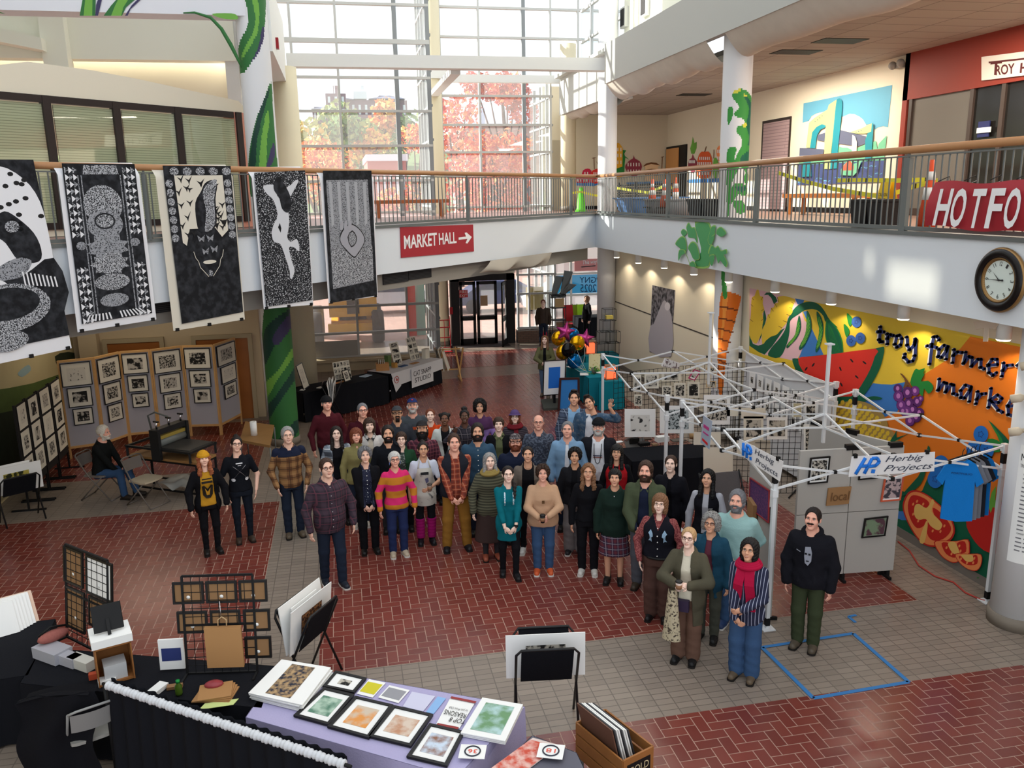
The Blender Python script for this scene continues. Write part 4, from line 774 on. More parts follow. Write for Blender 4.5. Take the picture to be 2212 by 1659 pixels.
hang([(542,361),(661,359),(677,658),(570,668)],'hanging print of a pale standing figure on speckled black',PRW,art4)
hang([(690,363),(806,366),(816,640),(710,655)],'grey hanging print of a heart shape among tree trunks, nearest the red banner',PRW,art5)
m=MB();q=[DG(px,py,RC-.1)for px,py in((1035,590),(1180,571),(1192,545),(1060,563))]
m.grid(lambda u,v:tuple((q[0]*(1-u)+q[1]*u)*(1-v)+(q[3]*(1-u)+q[2]*u)*v+np.array([.7,-.7,0])*(.22*math.sin(math.pi*v)*(.6+.4*math.sin(u*9))*math.sin(math.pi*min(1,u*.9+.1)))+np.array([0,0,-.12*math.sin(math.pi*v)*math.sin(u*7)**2])),40,12,M('droop_cloth',(168,160,148),.9))
m.build('drooping_cloth',label='grey cloth drooping from under the bridge above the entrance doors',cat='cloth')
# ---- things standing on the gallery
def at8(px,py,x):return un(px,py,0,x)
def bin_(px0,px1,py0,x,mat,label,rect=False):
 a,b_=at8(px0,py0,x),at8(px1,py0,x);cy=(a[1]+b_[1])/2;r=abs(a[1]-b_[1])/2*.96;t=thing('trash_bin',label,'bin',(x+r,cy,Z2));h=a[2]-Z2
 m=MB()
 if rect:m.lathe([(0,.01),(r*1.1,0),(r*1.35,h),(r*1.26,h),(r*1.05,.03),(0,.03)],(x+r,cy,Z2),mat,4,False,R=rotz(math.pi/4))
 else:m.lathe([(0,0),(r*.82,0),(r*.98,h-.03),(r*.95,h),(r*.9,h-.02),(r*.76,.04),(0,.04)],(x+r,cy,Z2),mat,24)
 m.build('bin_body',t);m=MB();
 if rect:m.lathe([(r*1.36,h-.04),(r*1.41,h-.02),(r*1.41,h+.01),(r*1.33,h+.01)],(x+r,cy,Z2),mat,4,False,R=rotz(math.pi/4))
 else:m.lathe([(r*.98,h-.05),(r*1.04,h-.04),(r*1.04,h),(r*.94,h+.005)],(x+r,cy,Z2),mat,24)
 m.build('rim',t)
BK_=M('bin_black',(22,22,26),.4)
bin_(1322,1366,428,7.75,M('bin_blue',(84,128,186),.4),'light blue square bin behind the railing by the plain column',True)
bin_(1376,1413,430,7.75,M('bin_grey',(112,112,116),.4),'grey round bin with a cone in it, right of the blue bin');bin_(1425,1452,430,7.75,M('bin_pale',(160,162,166),.4),'pale grey bin with a cone in it, beside a railing post')
bin_(1480,1510,431,7.75,BK_,'left black bin of a pair left of the leaf column',True);bin_(1512,1543,431,7.75,BK_,'right black bin of a pair left of the leaf column',True);bin_(1834,1868,432,7.75,BK_,'left black bin of a pair beside the yellow sign',True);bin_(1870,1906,432,7.75,BK_,'right black bin of a pair beside the yellow sign',True)
CO,CW=M('cone_orange',(222,84,44),.5),M('cone_white',(236,236,232),.5)
def cone(px,py,x,label,h=.75,z=Z2,colr=CO,bands=True):
 p=at8(px,py,x);c0=(x,p[1],z);t=thing('traffic_cone',label,'cone',c0);m=MB();m.lathe([(.13,.03),(.03,h)],c0,colr,20);m.build('cone_body',t)
 m=MB();m.box((c0[0],c0[1],z+.015),(.34,.34,.03),BLACK if bands else colr);m.build('base',t)
 if bands:
  for a_,b_ in((.45,.62),(.72,.84)):m=MB();m.lathe([(.134-.1*a_,h*a_),(.134-.1*b_,h*b_)],c0,CW,20);m.build('white_band',t)
cone(1459,440,8.35,'orange and white traffic cone on the floor beyond the pale grey bin',.95);cone(1409,420,7.93,'traffic cone standing in the grey round bin',.72,Z2+.2);cone(1436,420,7.9,'traffic cone standing in the pale grey bin',.7,Z2+.2);cone(2003,470,7.85,'orange and white traffic cone behind the end of the red banner',.95)
p=un(1255,455,1,27.5);t=thing('traffic_cone','lime green floor cone left of the plain column on the bridge','cone',(p[0],27.5,Z2));LM=M('lime_plastic',(96,220,30),.5);m=MB();m.lathe([(.2,0),(.16,.1),(.07,.75),(.04,.8),(0,.8)],(p[0],27.5,Z2),LM,16);m.build('cone_body',t)
def bench(p0,p1,depth,label,mat):
 p0,p1=np.array(p0,float),np.array(p1,float);d_=(p1-p0);L=np.linalg.norm(d_);d_/=L;nrm=np.array([-d_[1],d_[0],0]);t=thing('bench',label,'bench',tuple((p0+p1)/2));zz=np.array([0,0,1.])
 m=MB();m.slab([p0+zz*.4,p1+zz*.4,p1+nrm*depth+zz*.4,p0+nrm*depth+zz*.4],(0,0,.1),mat);m.build('seat',t)
 for f in(.1,.9):
  for g in(.1,.9):q=p0+d_*L*f+nrm*depth*g;m=MB();m.box(q+zz*.2,(.08,.08,.4),mat);m.build('leg',t)
WB=M('bench_wood',(162,92,52),.4,noise=.1,nscale=8)
a_,b_=un(800,434,1,24.6),un(972,434,1,24.6);bench((a_[0],24.6,Z2),(b_[0],24.6,Z2),.45,'long brown wooden bench in front of the tall bridge window',WB)
a_,b_=at8(1862,430,11.0),at8(1690,428,11.0);bench((11.0,a_[1],Z2),(11.0,b_[1],Z2),-.45,'pale wooden bench under the painted bridge mural',M('bench_pale',(206,132,66),.4,noise=.1,nscale=8))
ya=at8(1914,440,8.3)[1];t=thing('floor_sign','yellow folding wet floor sign beside the black bins on the gallery','sign',(8.3,ya,Z2));YW=M('sign_yellow',(228,190,30),.45);w1=abs(at8(1902,440,8.3)[1]-at8(1928,440,8.3)[1]);
for s_ in(-1,1):
 m=MB();m.slab([(8.3+s_*.16,ya-w1*.55,Z2),(8.3+s_*.16,ya+w1*.55,Z2),(8.3+s_*.03,ya+w1*.42,Z2+.68),(8.3+s_*.03,ya-w1*.42,Z2+.68)],(.01,0,0),YW);o=m.build('panel',t)
 if s_<0:
  t2=MB()
  for s__,zz,hh,ww_ in(('CAUTION',.47,.05,.7),('Wet Floor',.42,.035,.6),('Cuidado',.16,.04,.6),('Piso Mojado',.1,.04,.7)):xx=8.3-.16+.13*(zz/.68)-.006;t2.text(s__,(xx,ya+w1*.5*ww_,Z2+zz),(0,-w1*ww_,0),(.13*hh/.68,0,hh),INK)
  t2.add([(8.3-.11,ya+.08,Z2+.25),(8.3-.11,ya-.08,Z2+.25),(8.3-.085,ya,Z2+.39)],[(0,1,2)],CO);t2.build('lettering',t)
CTP=stripes('caution_tape',[(214,210,60),(30,30,20),(214,210,60)],.5,1,.5,[0,.8,.88])
def tape(pts,label):m=MB();[m.bar(p,q,.005,CTP,hd=.07)for p,q in zip(pts[:-1],pts[1:])];m.build('caution_tape',label=label,cat='tape')
tape([at8(x,y,8.4)for x,y in((1680,373),(1740,392),(1800,408),(1870,420),(1900,424))],'yellow caution tape sloping from the gallery door to the yellow sign');tape([at8(x,y,8.8)for x,y in((1808,390),(1860,389),(1930,390),(2020,388))],'level yellow caution tape in front of the bridge mural');tape([at8(x,y,8.6)for x,y in((1920,422),(1970,404),(2025,390))],'yellow caution tape rising from the yellow sign to the red banner')
tape([at8(x,y,8.8)for x,y in((1330,406),(1370,412),(1400,416),(1440,400),(1460,411))],'yellow caution tape looped between the cones and the stacked tables');tape([un(x,y,1,27.4)for x,y in((1230,418),(1254,414),(1280,421),(1300,424))],'yellow caution tape knotted on the lime cone')
m=MB();q=at8(1365,430,9.6)
for k in range(9):m.b2((9.6,at8(1412,430,9.6)[1],Z2+.1+k*.09),(10.2,at8(1330,430,9.6)[1],Z2+.15+k*.09),BLACK)
for yy in(1335,1372,1408):y_=at8(yy,430,9.6)[1];m.b2((9.6,y_-.03,Z2),(9.65,y_+.03,Z2+.95),BLACK)
m.build('folded_rack',label='black slatted rack leaning behind the blue bin on the gallery',cat='rack')
p=Paint(lambda px,py:un(px,py,0,XW-.012),(-1,0,0),.002);q=[p.pl(*v)for v in((1409,616),(1458,627),(1448,772),(1403,760))];p.slab(q,(.008,0,0),spots('wall_print_dark',(40,38,44),(120,116,124),8,.5,.9,.1))
p.shape([(1405,705),(1412,700),(1430,655),(1438,650),(1446,668),(1453,700),(1450,770),(1403,758)],M('wall_print_pale',(176,170,178),.9),2).ell((1442,662),6,9,M('wall_print_light',(206,200,206),.9));p.build('wall_print',label='tall grey woodcut print pinned to the cream wall below the gallery',cat='print')
# --- outside the windows
g=MB();g.b2((-70,30.6,-.3),(90,200,-.03),tiles('plaza_paver',(186,150,138),(170,136,126),(150,124,116),.4,.2,.01));g.b2((-70,26.45,-.3),(3,30.6,-.03),tiles('plaza_paver',(),(),(),0,0));g.build('ground_outside',kind='structure')
hl=MB();hl.grid(lambda u,v:(-120+u*260,75+v*160,-1+(24*min(1,v*1.6)**1.3)*(1+.08*math.sin(u*11))*(1.15-.9*u if u>.2 else 1)),24,12,M('hill_grass',(110,128,84),.95,noise=.3,nscale=.1));hl.build('hill',kind='structure')
def leaf_cloud(mb,blobs,n,mats,size):
 tot=sum(b[3]**2 for b in blobs)
 for(x,y,z,r)in blobs:
  k=int(n*r*r/tot);d=RNG.normal(size=(k,3));d/=np.linalg.norm(d,axis=1)[:,None];rr=r*RNG.uniform(.55,1.05,(k,1));P=np.array([x,y,z])+d*rr*[1,1,.85]
  for p in P:
   a=RNG.normal(size=3);a/=np.linalg.norm(a);b=np.cross(a,RNG.normal(size=3));b/=np.linalg.norm(b);s=size*RNG.uniform(.6,1.3)
   mb.poly([p-a*s,p+b*s*.6,p+a*s,p-b*s*.6],mats[RNG.integers(len(mats))])
def tree(label,blobs,n,mats,size,base,trunk_r=.25,group='trees seen through the tall windows'):
 t=thing('autumn_tree',label,'tree',base,group=group);m=MB();leaf_cloud(m,blobs,n,mats,size);m.build('foliage',t)
 m=MB();tw=M('bark',(70,50,44),.9);top=np.mean([b[:3]for b in blobs],0);m.tube([base,(np.array(base)+top)/2+[.2,0,0],top],[trunk_r,trunk_r*.8,trunk_r*.4],tw,8)
 for b in blobs[:7]:q=(np.array(base)*.45+top*.55);m.tube([q,(q+np.array(b[:3]))/2+[0,0,-.3],b[:3]],[trunk_r*.4,trunk_r*.3,trunk_r*.1],tw,6)
 m.build('trunk',t)
AR,AO,AY,AG,AG2,ACR=M('leaf_rust',(206,104,62),.8),M('leaf_orange',(230,150,88),.8),M('leaf_gold',(232,194,104),.8),M('leaf_green',(122,150,92),.8),M('leaf_olive',(168,174,104),.8),M('leaf_crimson',(198,76,72),.8)
def at_y(px,py,y):return un(px,py,1,y)
def blobs_px(lst,y0,ry=1.2):return[(*(lambda p:(p[0],p[1]+RNG.uniform(-ry,ry),p[2]))(at_y(px,py,y0)),r)for px,py,r in lst]
b=at_y(1070,470,43);tree('big rust red autumn tree filling the right-hand tall window',blobs_px([(1060,335,1.3),(1035,320,1.0),(1095,325,1.2),(1025,360,1.1),(1090,370,1.5),(1060,410,1.5),(1110,420,1.2),(1112,345,1.0),(1020,410,.8),(1080,455,1.3)],43),3600,[AR,AO,AR,ACR],.13,(b[0],43,-.03),.28)
b=at_y(990,460,50);tree('pale red autumn tree just right of the cream column',blobs_px([(985,262,1.3),(1005,232,1.0),(970,305,1.2),(1000,320,1.2),(985,380,1.3),(990,430,1.2),(968,240,1.0)],50),1500,[AO,ACR,M('leaf_salmon',(222,134,110),.8)],.16,(b[0],50,-.03))
b=at_y(1110,200,60);tree('crimson treetop behind the grey gable roof',blobs_px([(1090,195,1.4),(1115,200,1.3),(1060,185,1.2),(1030,175,1.0),(1130,240,1.2)],62),1600,[ACR,AR],.2,(b[0],62,-.03))
b=at_y(690,480,48);tree('orange autumn tree low behind the heart print',blobs_px([(660,340,1.2),(690,335,1.1),(720,348,1.1),(650,365,1.1),(690,370,1.3),(725,375,1.0),(670,400,1.2)],48),2600,[AO,AY,AR],.14,(b[0],48,-.03))
b=at_y(905,420,52);tree('small orange tree seen low beside the cream column',blobs_px([(885,440,.9),(905,420,1.0),(845,430,.8),(915,390,.8),(910,290,.9),(895,300,1.0)],52),1500,[AO,ACR,AY],.14,(b[0],52,-.03))
lab=['yellow green hillside tree left below the brick college','green hillside tree right of the yellow one','tall green hillside tree in front of the college','golden hillside tree under the college roof','green hillside tree beside the window mullion','orange hillside tree at the college wall','dark green hillside tree near the cream column','olive hillside tree at the foot of the slope','gold hillside tree at the foot of the slope','pale green tree at far left of the hill']
for k,(px,py,r,mt)in enumerate(((665,315,2.6,[AG2,AY]),(700,305,2.4,[AG,AG2]),(745,288,3.,[AG,AG2]),(800,300,2.6,[AY,AO]),(770,312,2.8,[AG,AG2]),(828,256,2.2,[AO,AY]),(870,296,3.,[AG,AG]),(730,322,2.4,[AG2,AO]),(840,310,2.6,[AY,AG2]),(640,305,2.6,[AG2,AY]))):
 y=100+k*2;p=at_y(px,py,y);tree(lab[k],[(p[0]+RNG.uniform(-1,1)*r*.6,y,p[2]+RNG.uniform(-.6,.6)*r,r*RNG.uniform(.5,.8))for _ in range(6)],700,mt,.42,(p[0],y,p[2]-r*1.5))
def facade(t,x0,x1,y,z0,z1,mat,depth,rows,cols,wmat,name='wall'):
 m=MB();m.b2((x0,y,z0),(x1,y+depth,z1),mat);o=m.build(name,t)
 for r in range(rows):
  for c in range(cols):
   xx=x0+(x1-x0)*(c+.5)/cols;zz=z0+(z1-z0)*(r+.5)/rows;w_,h_=(x1-x0)/cols*.36,(z1-z0)/rows*.5;m=MB();m.b2((xx-w_/2,y-.1,zz-h_/2),(xx+w_/2,y,zz+h_/2),wmat);m.build('window',o)
BRK,BRK2,RFB,WNW=M('college_brick',(112,84,98),.9),M('brick_red',(176,96,88),.9),M('roof_slate_blue',(96,104,134),.8),M('college_window',(206,212,222),.5)
Y=150;q=lambda px,py:at_y(px,py,Y)
t=thing('college_building','large brick college building with a chimney on the hill','building',q(770,250));
facade(t,q(700,0)[0],q(870,0)[0],Y,q(770,258)[2],q(770,216)[2],BRK,14,1,12,WNW);facade(t,q(658,0)[0],q(702,0)[0],Y+3,q(680,262)[2],q(680,232)[2],BRK,8,1,4,WNW);facade(t,q(690,0)[0],q(735,0)[0],Y-2,q(710,310)[2],q(710,205)[2],BRK,10,4,3,WNW)
m=MB()
def roof(m,x0,x1,y0,y1,z0,z1,inset,mat):m.add([(x0,y0,z0),(x1,y0,z0),(x1,y1,z0),(x0,y1,z0),(x0+inset,(y0+y1)/2,z1),(x1-inset,(y0+y1)/2,z1)],[(0,1,5,4),(2,3,4,5),(1,2,5),(3,0,4),(3,2,1,0)],mat)
roof(m,q(785,0)[0],q(866,0)[0],Y-1,Y+14,q(770,214)[2],q(770,196)[2],4,RFB);roof(m,q(700,0)[0],q(755,0)[0],Y-1,Y+14,q(770,216)[2],q(770,202)[2],3,RFB);roof(m,q(656,0)[0],q(702,0)[0],Y+2,Y+12,q(680,232)[2],q(680,221)[2],3,RFB);m.build('roof',t)
m=MB();m.b2((q(712,0)[0],Y,q(0,215)[2]),(q(719,0)[0],Y+2,q(715,185)[2]),BRK);m.b2((q(708,0)[0],Y,q(0,215)[2]),(q(709.5,0)[0],Y+.5,q(709,185)[2]),BRK);m.build('chimney',t)
m=MB();m.b2((q(752,0)[0],Y-.5,q(765,214)[2]),(q(781,0)[0],Y+6,q(765,198)[2]),WNW);m.b2((q(769,0)[0],Y,q(765,198)[2]),(q(776,0)[0],Y+2,q(772,185)[2]),WNW);m.build('cupola',t)
Y2=70;q2=lambda px,py:at_y(px,py,Y2)
t=thing('gabled_building','building with a big grey gable roof beyond the red tree','building',(q2(1080,300)[0],Y2,0));a_,b_=q2(1005,285),q2(1160,285)
m=MB();m.add([(a_[0],Y2,q2(1030,268)[2]),(b_[0]+6,Y2,q2(1140,268)[2]),(b_[0]+6,Y2+9,q2(1088,207)[2]),(q2(1085,207)[0],Y2+9,q2(1085,207)[2])],[(0,1,2,3)],M('gable_roof_grey',(150,150,164),.8));m.build('roof',t)
facade(t,a_[0],b_[0]+6,Y2+.3,-.03,q2(1060,270)[2],M('gable_wall',(176,150,140),.9),9,3,6,M('gable_window',(90,96,110),.3))
Y3=62;q3=lambda px,py:at_y(px,py,Y3)
t=thing('brick_house','low red brick house with a white roof below the hillside trees','building',(q3(820,400)[0],Y3,0));facade(t,q3(775,0)[0],q3(862,0)[0],Y3,-.03,q3(820,348)[2],BRK2,8,2,6,WNW)
m=MB();m.b2((q3(772,0)[0],Y3-.4,q3(820,348)[2]),(q3(865,0)[0],Y3+8,q3(820,334)[2]),M('roof_pale',(214,214,224),.7));m.build('roof',t)
c0=np.array([.28,31.2,0]);t=thing('boom_lift','yellow wheeled lift parked outside the lower left window','machine',(c0[0],c0[1]+1,-.03));YM,TY=M('machine_yellow',(232,178,58),.45),M('tyre_black',(52,52,56),.9)
m=MB();m.b2((-.62,31.0,.45),(1.16,31.25,.78),YM);m.b2((-.5,31.25,.5),(1.0,33.6,.85),YM);m.build('chassis',t);m=MB();m.b2((-.55,31.3,1.0),(1.2,33.4,2.2),YM);m.b2((.1,31.28,1.1),(.55,31.3,1.7),M('hatch_grey',(70,70,74),.5));m.build('turret',t)
m=MB();m.b2((-.2,31.5,.8),(.8,33.2,1.02),TY);m.b2((-.1,31.9,2.2),(.6,34.5,2.8),YM);m.build('boom',t)
for x in(-1.02,1.2):
 for y in(31.35,33.3):m=MB();m.lathe([(.3,-.2),(.55,-.22),(.62,-.15),(.62,.15),(.55,.22),(.3,.2)],(x,y,.6),TY,24,R=np.array([[0,0,1.],[0,1,0],[-1,0,0]]));m.build('wheel',t)
def car(x,y,colr,label,L=4.5,flip=1):
 t=thing('car',label,'car',(x,y,-.03));P_=[(-2.2,.35),(-2.25,.75),(-1.6,.95),(-.9,1.42),(.7,1.45),(1.5,1.0),(2.2,.88),(2.25,.4)];m=MB();m.slab([(x+flip*a*L/4.5,y,z)for a,z in P_],(0,1.7,0),colr);m.build('body',t)
 m=MB();m.slab([(x+flip*a*L/4.5,y-.01,z)for a,z in((-1.35,1.0),(-.82,1.36),(.62,1.38),(1.2,1.02))],(0,1.72,0),M('car_window',(60,72,90),.1));m.build('window',t)
 for wx in(-1.4,1.4):
  m=MB();R_=np.array([[1.,0,0],[0,0,-1],[0,1,0]]);m.lathe([(0,-.02),(.2,-.02),(.33,.0),(.33,.2),(0,.2)],(x+wx*L/4.5,y+.1,.3),TY,20,R=R_);w_=m.build('wheel',t);m=MB();m.lathe([(0,.1),(.21,.09)],(x+wx*L/4.5,y+.04,.3),M('alloy',(190,190,196),.3,.8),20,R=np.array([[1.,0,0],[0,0,1],[0,-1,0]]));m.build('hub_cap',w_)
p=at_y(858,655,39);car(p[0]-.2,39,M('car_silver',(190,198,212),.25,.4),'silver car parked outside behind the yellow lift',flip=-1);p=at_y(1255,645,36);car(p[0]-.2,36,M('car_white',(214,216,220),.25),'white car parked outside beyond the blue banner');p=at_y(1050,660,38);car(p[0]+.8,38,M('car_blue',(74,86,120),.25,.3),'dark blue car seen through the entrance doors')
def sheet(name,label,y,x0,x1,y0,y1,mat,cat='sign',t=.01):
 a,b=at_y(x0,y1,y),at_y(x1,y0,y);m=MB();m.b2((a[0],y,-.03 if name=='door_sign' else a[2]),(b[0],y+t,b[2]),mat);return m.build(name,label=label,cat=cat),a,b
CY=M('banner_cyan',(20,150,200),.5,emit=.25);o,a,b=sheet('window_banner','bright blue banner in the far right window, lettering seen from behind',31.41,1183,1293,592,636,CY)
m=MB();dk=M('banner_navy_ink',(24,70,110),.6);p0,p1,p2=at_y(1252,611,31.395),at_y(1296,611,31.395),at_y(1252,598,31.395);m.text('PGNY',p0,p1-p0,p2-p0,dk,mirror=True);p0,p1,p2=at_y(1254,631,31.395),at_y(1288,631,31.395),at_y(1254,614,31.395);m.text('2025',p0,p1-p0,p2-p0,dk,mirror=True);m.build('lettering',o)
o,a,b=sheet('window_banner','red banner with white script above the bright blue window banner',31.41,1241,1300,558,586,M('banner_orange_red',(222,84,68),.5));m=MB();p0,p1,p2=at_y(1258,574,31.395),at_y(1290,571,31.395),at_y(1259,563,31.395);m.text('This way!',p0,p1-p0,p2-p0,SW);p0=at_y(1256,577,31.395);m.bar(p0,at_y(1286,574,31.395),.03,INK);m.build('lettering',o)
sheet('door_sign','tall red sign standing outside left of the entrance column',32.5,882,896,612,700,M('sign_red_tall',(214,60,54),.5));sheet('door_sign','tall teal panel outside beside the red sign',32.6,896,916,610,700,M('panel_teal',(150,200,196),.5))
sheet('roller_shade','yellowed roller shade in the window right of the entrance',30.12,1137,1174,619,670,M('shade_yellow',(214,186,120),.8),'shade')
sheet('window_film','grey translucent paper taped inside the lowest left window pane',26.33,676,773,734,798,M('film_grey',(176,172,164),.4),'paper')
dy=29.62;L0,R0=G(978,748)[0],G(1117,743)[0];DFR=M('entrance_frame_black',(26,22,22),.4);DRF=M('entrance_frame_maroon',(92,30,34),.4);zt_=2.32
m=MB();m.b2((L0,dy,0),(L0+.3,dy+.4,zt_+.22),DFR);m.b2((R0-.3,dy,0),(R0,dy+.4,zt_+.22),DFR);m.b2((L0,dy,zt_),(R0,dy+.4,zt_+.22),DFR);m.b2((L0,dy+.2,zt_+.22),(R0+.05,dy+.5,3.1),CREAM);m.b2((L0-.05,dy-.1,2.72),(R0+.05,dy+.4,2.8),CREAM)
m.b2((L0+.3,dy-.6,.004),(R0-.3,dy+.5,.012),M('door_mat',(52,40,40),.95));ent=m.build('door_5',kind='structure')
def leafd(x0,x1,y0,y1,name):
 m=MB();d_=np.array([x1-x0,y1-y0,0]);L=np.linalg.norm(d_);d_/=L;A=np.array([x0,y0,0.]);mid=.98
 for s0,s1,z0_,z1_ in((0,.1,0,2.3),(L-.1,L,0,2.3),(0,L,2.18,2.3),(0,L,0,.22),(0,L,mid-.09,mid+.09)):m.bar(A+d_*s0+[0,0,(z0_+z1_)/2],A+d_*s1+[0,0,(z0_+z1_)/2],.05,DFR,hd=z1_-z0_)
 o=m.build(name,ent);m=MB();m.poly([A+d_*.1+[0,0,.2],A+d_*(L-.1)+[0,0,.2],A+d_*(L-.1)+[0,0,2.2],A+d_*.1+[0,0,2.2]],GL);m.build('pane',o);m=MB();m.bar(A+d_*.08+[0,-.05,1.05],A+d_*(L-.08)+[0,-.05,1.05],.03,CHROME);m.build('push_bar',o);return o
xm=L0+.3+(R0-L0-.6)*.36;xe=L0+.3+(R0-L0-.6)*.8;leafd(L0+.32,xm-.02,dy+.1,dy+.1,'door_leaf');leafd(xm+.02,xe,dy+.1,dy+.1,'door_leaf');leafd(R0-.32,R0-.62,dy-.02,dy-.72,'door_leaf')
m=MB();a,b=at_y(992,643,dy+.07),at_y(1010,626,dy+.07);m.b2((a[0],dy+.07,a[2]),(b[0],dy+.08,b[2]),M('sign_red',(206,36,40),.5));fe=m.build('fire_exit_sign',label='small red exit sign on the left entrance door glass',cat='sign');m=MB()
for s_,y0,y1 in(('FIRE',634,628),('EXIT',642,636)):p0,p1,p2=at_y(993,y0,dy+.06),at_y(1009,y0-.5,dy+.06),at_y(993,y1,dy+.06);m.text(s_,p0,p1-p0,p2-p0,PAPER)
m.build('lettering',fe)
sheet('notice','tan paper notice taped on the middle entrance door glass',dy+.07,1038,1053,638,661,M('kraft_notice',(176,146,116),.8),'notice')
m=MB();p=at_y(975,671,29.6);m.b2((p[0]-.05,29.56,p[2]-.13),(p[0]+.05,29.66,p[2]+.13),M('alarm_red',()));m.build('alarm_pull',label='red fire alarm pull beside the entrance doors',cat='alarm')
# --- people
def surfnets(f,org,h):
 """smooth surface of f = 0 on a regular grid"""
 s=f<0
 c=[s[i:s.shape[0]-1+i,j:s.shape[1]-1+j,k:s.shape[2]-1+k]for i in(0,1)for j in(0,1)for k in(0,1)]
 al=np.logical_and.reduce(c);an=np.logical_or.reduce(c);act=an&~al;I=np.argwhere(act);n=len(I)
 if n==0:return np.zeros((0,3)),[]
 idx=-np.ones(act.shape,int);idx[act]=np.arange(n)
 V=np.stack([f[I[:,0]+i,I[:,1]+j,I[:,2]+k]for i in(0,1)for j in(0,1)for k in(0,1)],1)
 C=np.array([(i,j,k)for i in(0,1)for j in(0,1)for k in(0,1)],float);acc=np.zeros((n,3));cnt=np.zeros(n)
 for a in range(8):
  for b in range(a+1,8):
   if np.abs(C[a]-C[b]).sum()!=1:continue
   va,vb=V[:,a],V[:,b];m=(va<0)!=(vb<0);t=np.where(m,va/np.where(m,va-vb,1),0)[:,None];acc+=np.where(m[:,None],C[a]+t*(C[b]-C[a]),0);cnt+=m
 P=(I+acc/cnt[:,None])*h+org;F=[]
 for ax in range(3):
  o=[1 if d==ax else 0 for d in range(3)];sl0=tuple(slice(0,s.shape[d]-o[d])for d in range(3));sl1=tuple(slice(o[d],s.shape[d])for d in range(3))
  e=np.argwhere(s[sl0]!=s[sl1]);u,v=[d for d in range(3)if d!=ax]
  e=e[(e[:,u]>0)&(e[:,v]>0)&(e[:,u]<s.shape[u]-1)&(e[:,v]<s.shape[v]-1)]
  if not len(e):continue
  q=[]
  for du,dv in((0,0),(1,0),(1,1),(0,1)):ee=e.copy();ee[:,u]-=1-du;ee[:,v]-=1-dv;q.append(idx[ee[:,0],ee[:,1],ee[:,2]])
  q=np.stack(q,1);fl=s[e[:,0],e[:,1],e[:,2]];fl=fl if ax!=1 else~fl;q[~fl]=q[~fl][:,::-1];F.append(q)
 F=np.concatenate(F);F=F[(F>=0).all(1)]
 return P,F
def gridpts(lo,hi,h):
 lo,hi=np.array(lo)-2*h,np.array(hi)+2*h;n=np.ceil((hi-lo)/h).astype(int)+1
 ax=[lo[d]+h*np.arange(n[d])for d in range(3)];return np.stack(np.meshgrid(*ax,indexing='ij'),-1),lo
def smin(a,b,k):h=np.clip(.5+.5*(b-a)/k,0,1);return b*(1-h)+a*h-k*h*(1-h)
def rc(p,a,b,ra,rb,fy=1.):
 a,b=np.asarray(a,float),np.asarray(b,float);ba=b-a;pa=p-a;t=np.clip((pa@ba)/max(ba@ba,1e-9),0,1);d=pa-t[...,None]*ba
 if fy!=1:d=d*np.array([1,1/fy,1])
 return np.sqrt((d*d).sum(-1))-(ra+(rb-ra)*t)
def el(p,c,r):q=(p-np.asarray(c))/np.asarray(r);k=np.sqrt((q*q).sum(-1));return(k-1)*min(r)
# ---- heads
def head_sdf(p,m):
 x=np.abs(p[...,0]);q=np.stack([x,p[...,1],p[...,2]],-1);jw=.060 if m else.054
 d=el(p,(0,.012,.034),(.076,.094,.084));d=smin(d,el(p,(0,-.022,-.045),(jw,.068,.068)),.03);d=smin(d,el(p,(0,-.07,-.098),(.024,.02,.018)),.03)
 d=smin(d,rc(q,(.0,-.083,.02),(.04,-.072,.022),.016,.014),.015);d=smin(d,el(q,(.038,-.06,-.03),(.026,.026,.026)),.03)
 d=-smin(-d,el(q,(.031,-.102,.002),(.019,.019,.013)),.012)
 d=smin(d,rc(p,(0,-.088,.008),(0,-.112,-.028),.008,.0115),.01);d=smin(d,el(q,(.012,-.1,-.031),(.009,.012,.008)),.006)
 d=smin(d,rc(q,(0,-.094,-.058),(.018,-.086,-.056),.008,.005),.008);d=smin(d,rc(q,(0,-.091,-.068),(.014,-.085,-.066),.008,.005),.008)
 d=smin(d,el(q,(.078,.012,-.004),(.010,.021,.031)),.008)
 return smin(d,rc(p,(0,.02,-.06),(0,.034,-.2),.050 if m else.044,.058 if m else.049),.03)
TPL={}
def template(key,fn,lo,hi,h):
 if key not in TPL:g,o=gridpts(lo,hi,h);TPL[key]=surfnets(fn(g),o,h)
 return TPL[key]
def head_tpl(m):return template(('head',m),lambda g:head_sdf(g,m),(-.095,-.135,-.2),(.095,.115,.125),.0058)
CRN=(.076,.094,.084)
def shell(p,t,tz=None):return el(p,(0,.012,.034),(CRN[0]+t,CRN[1]+t,CRN[2]+(tz or t)))
def ridge(p,a=.003,n=34):th=np.arctan2(p[...,0],p[...,1]+.02);return a*np.sin(th*n+6*p[...,2]*10)+a*.7*np.sin(p[...,2]*160+th*9)
FACE=lambda p,w=.07,top=.074:el(p,(0,-.118,top-.1),(w*1.08,.092,.105))
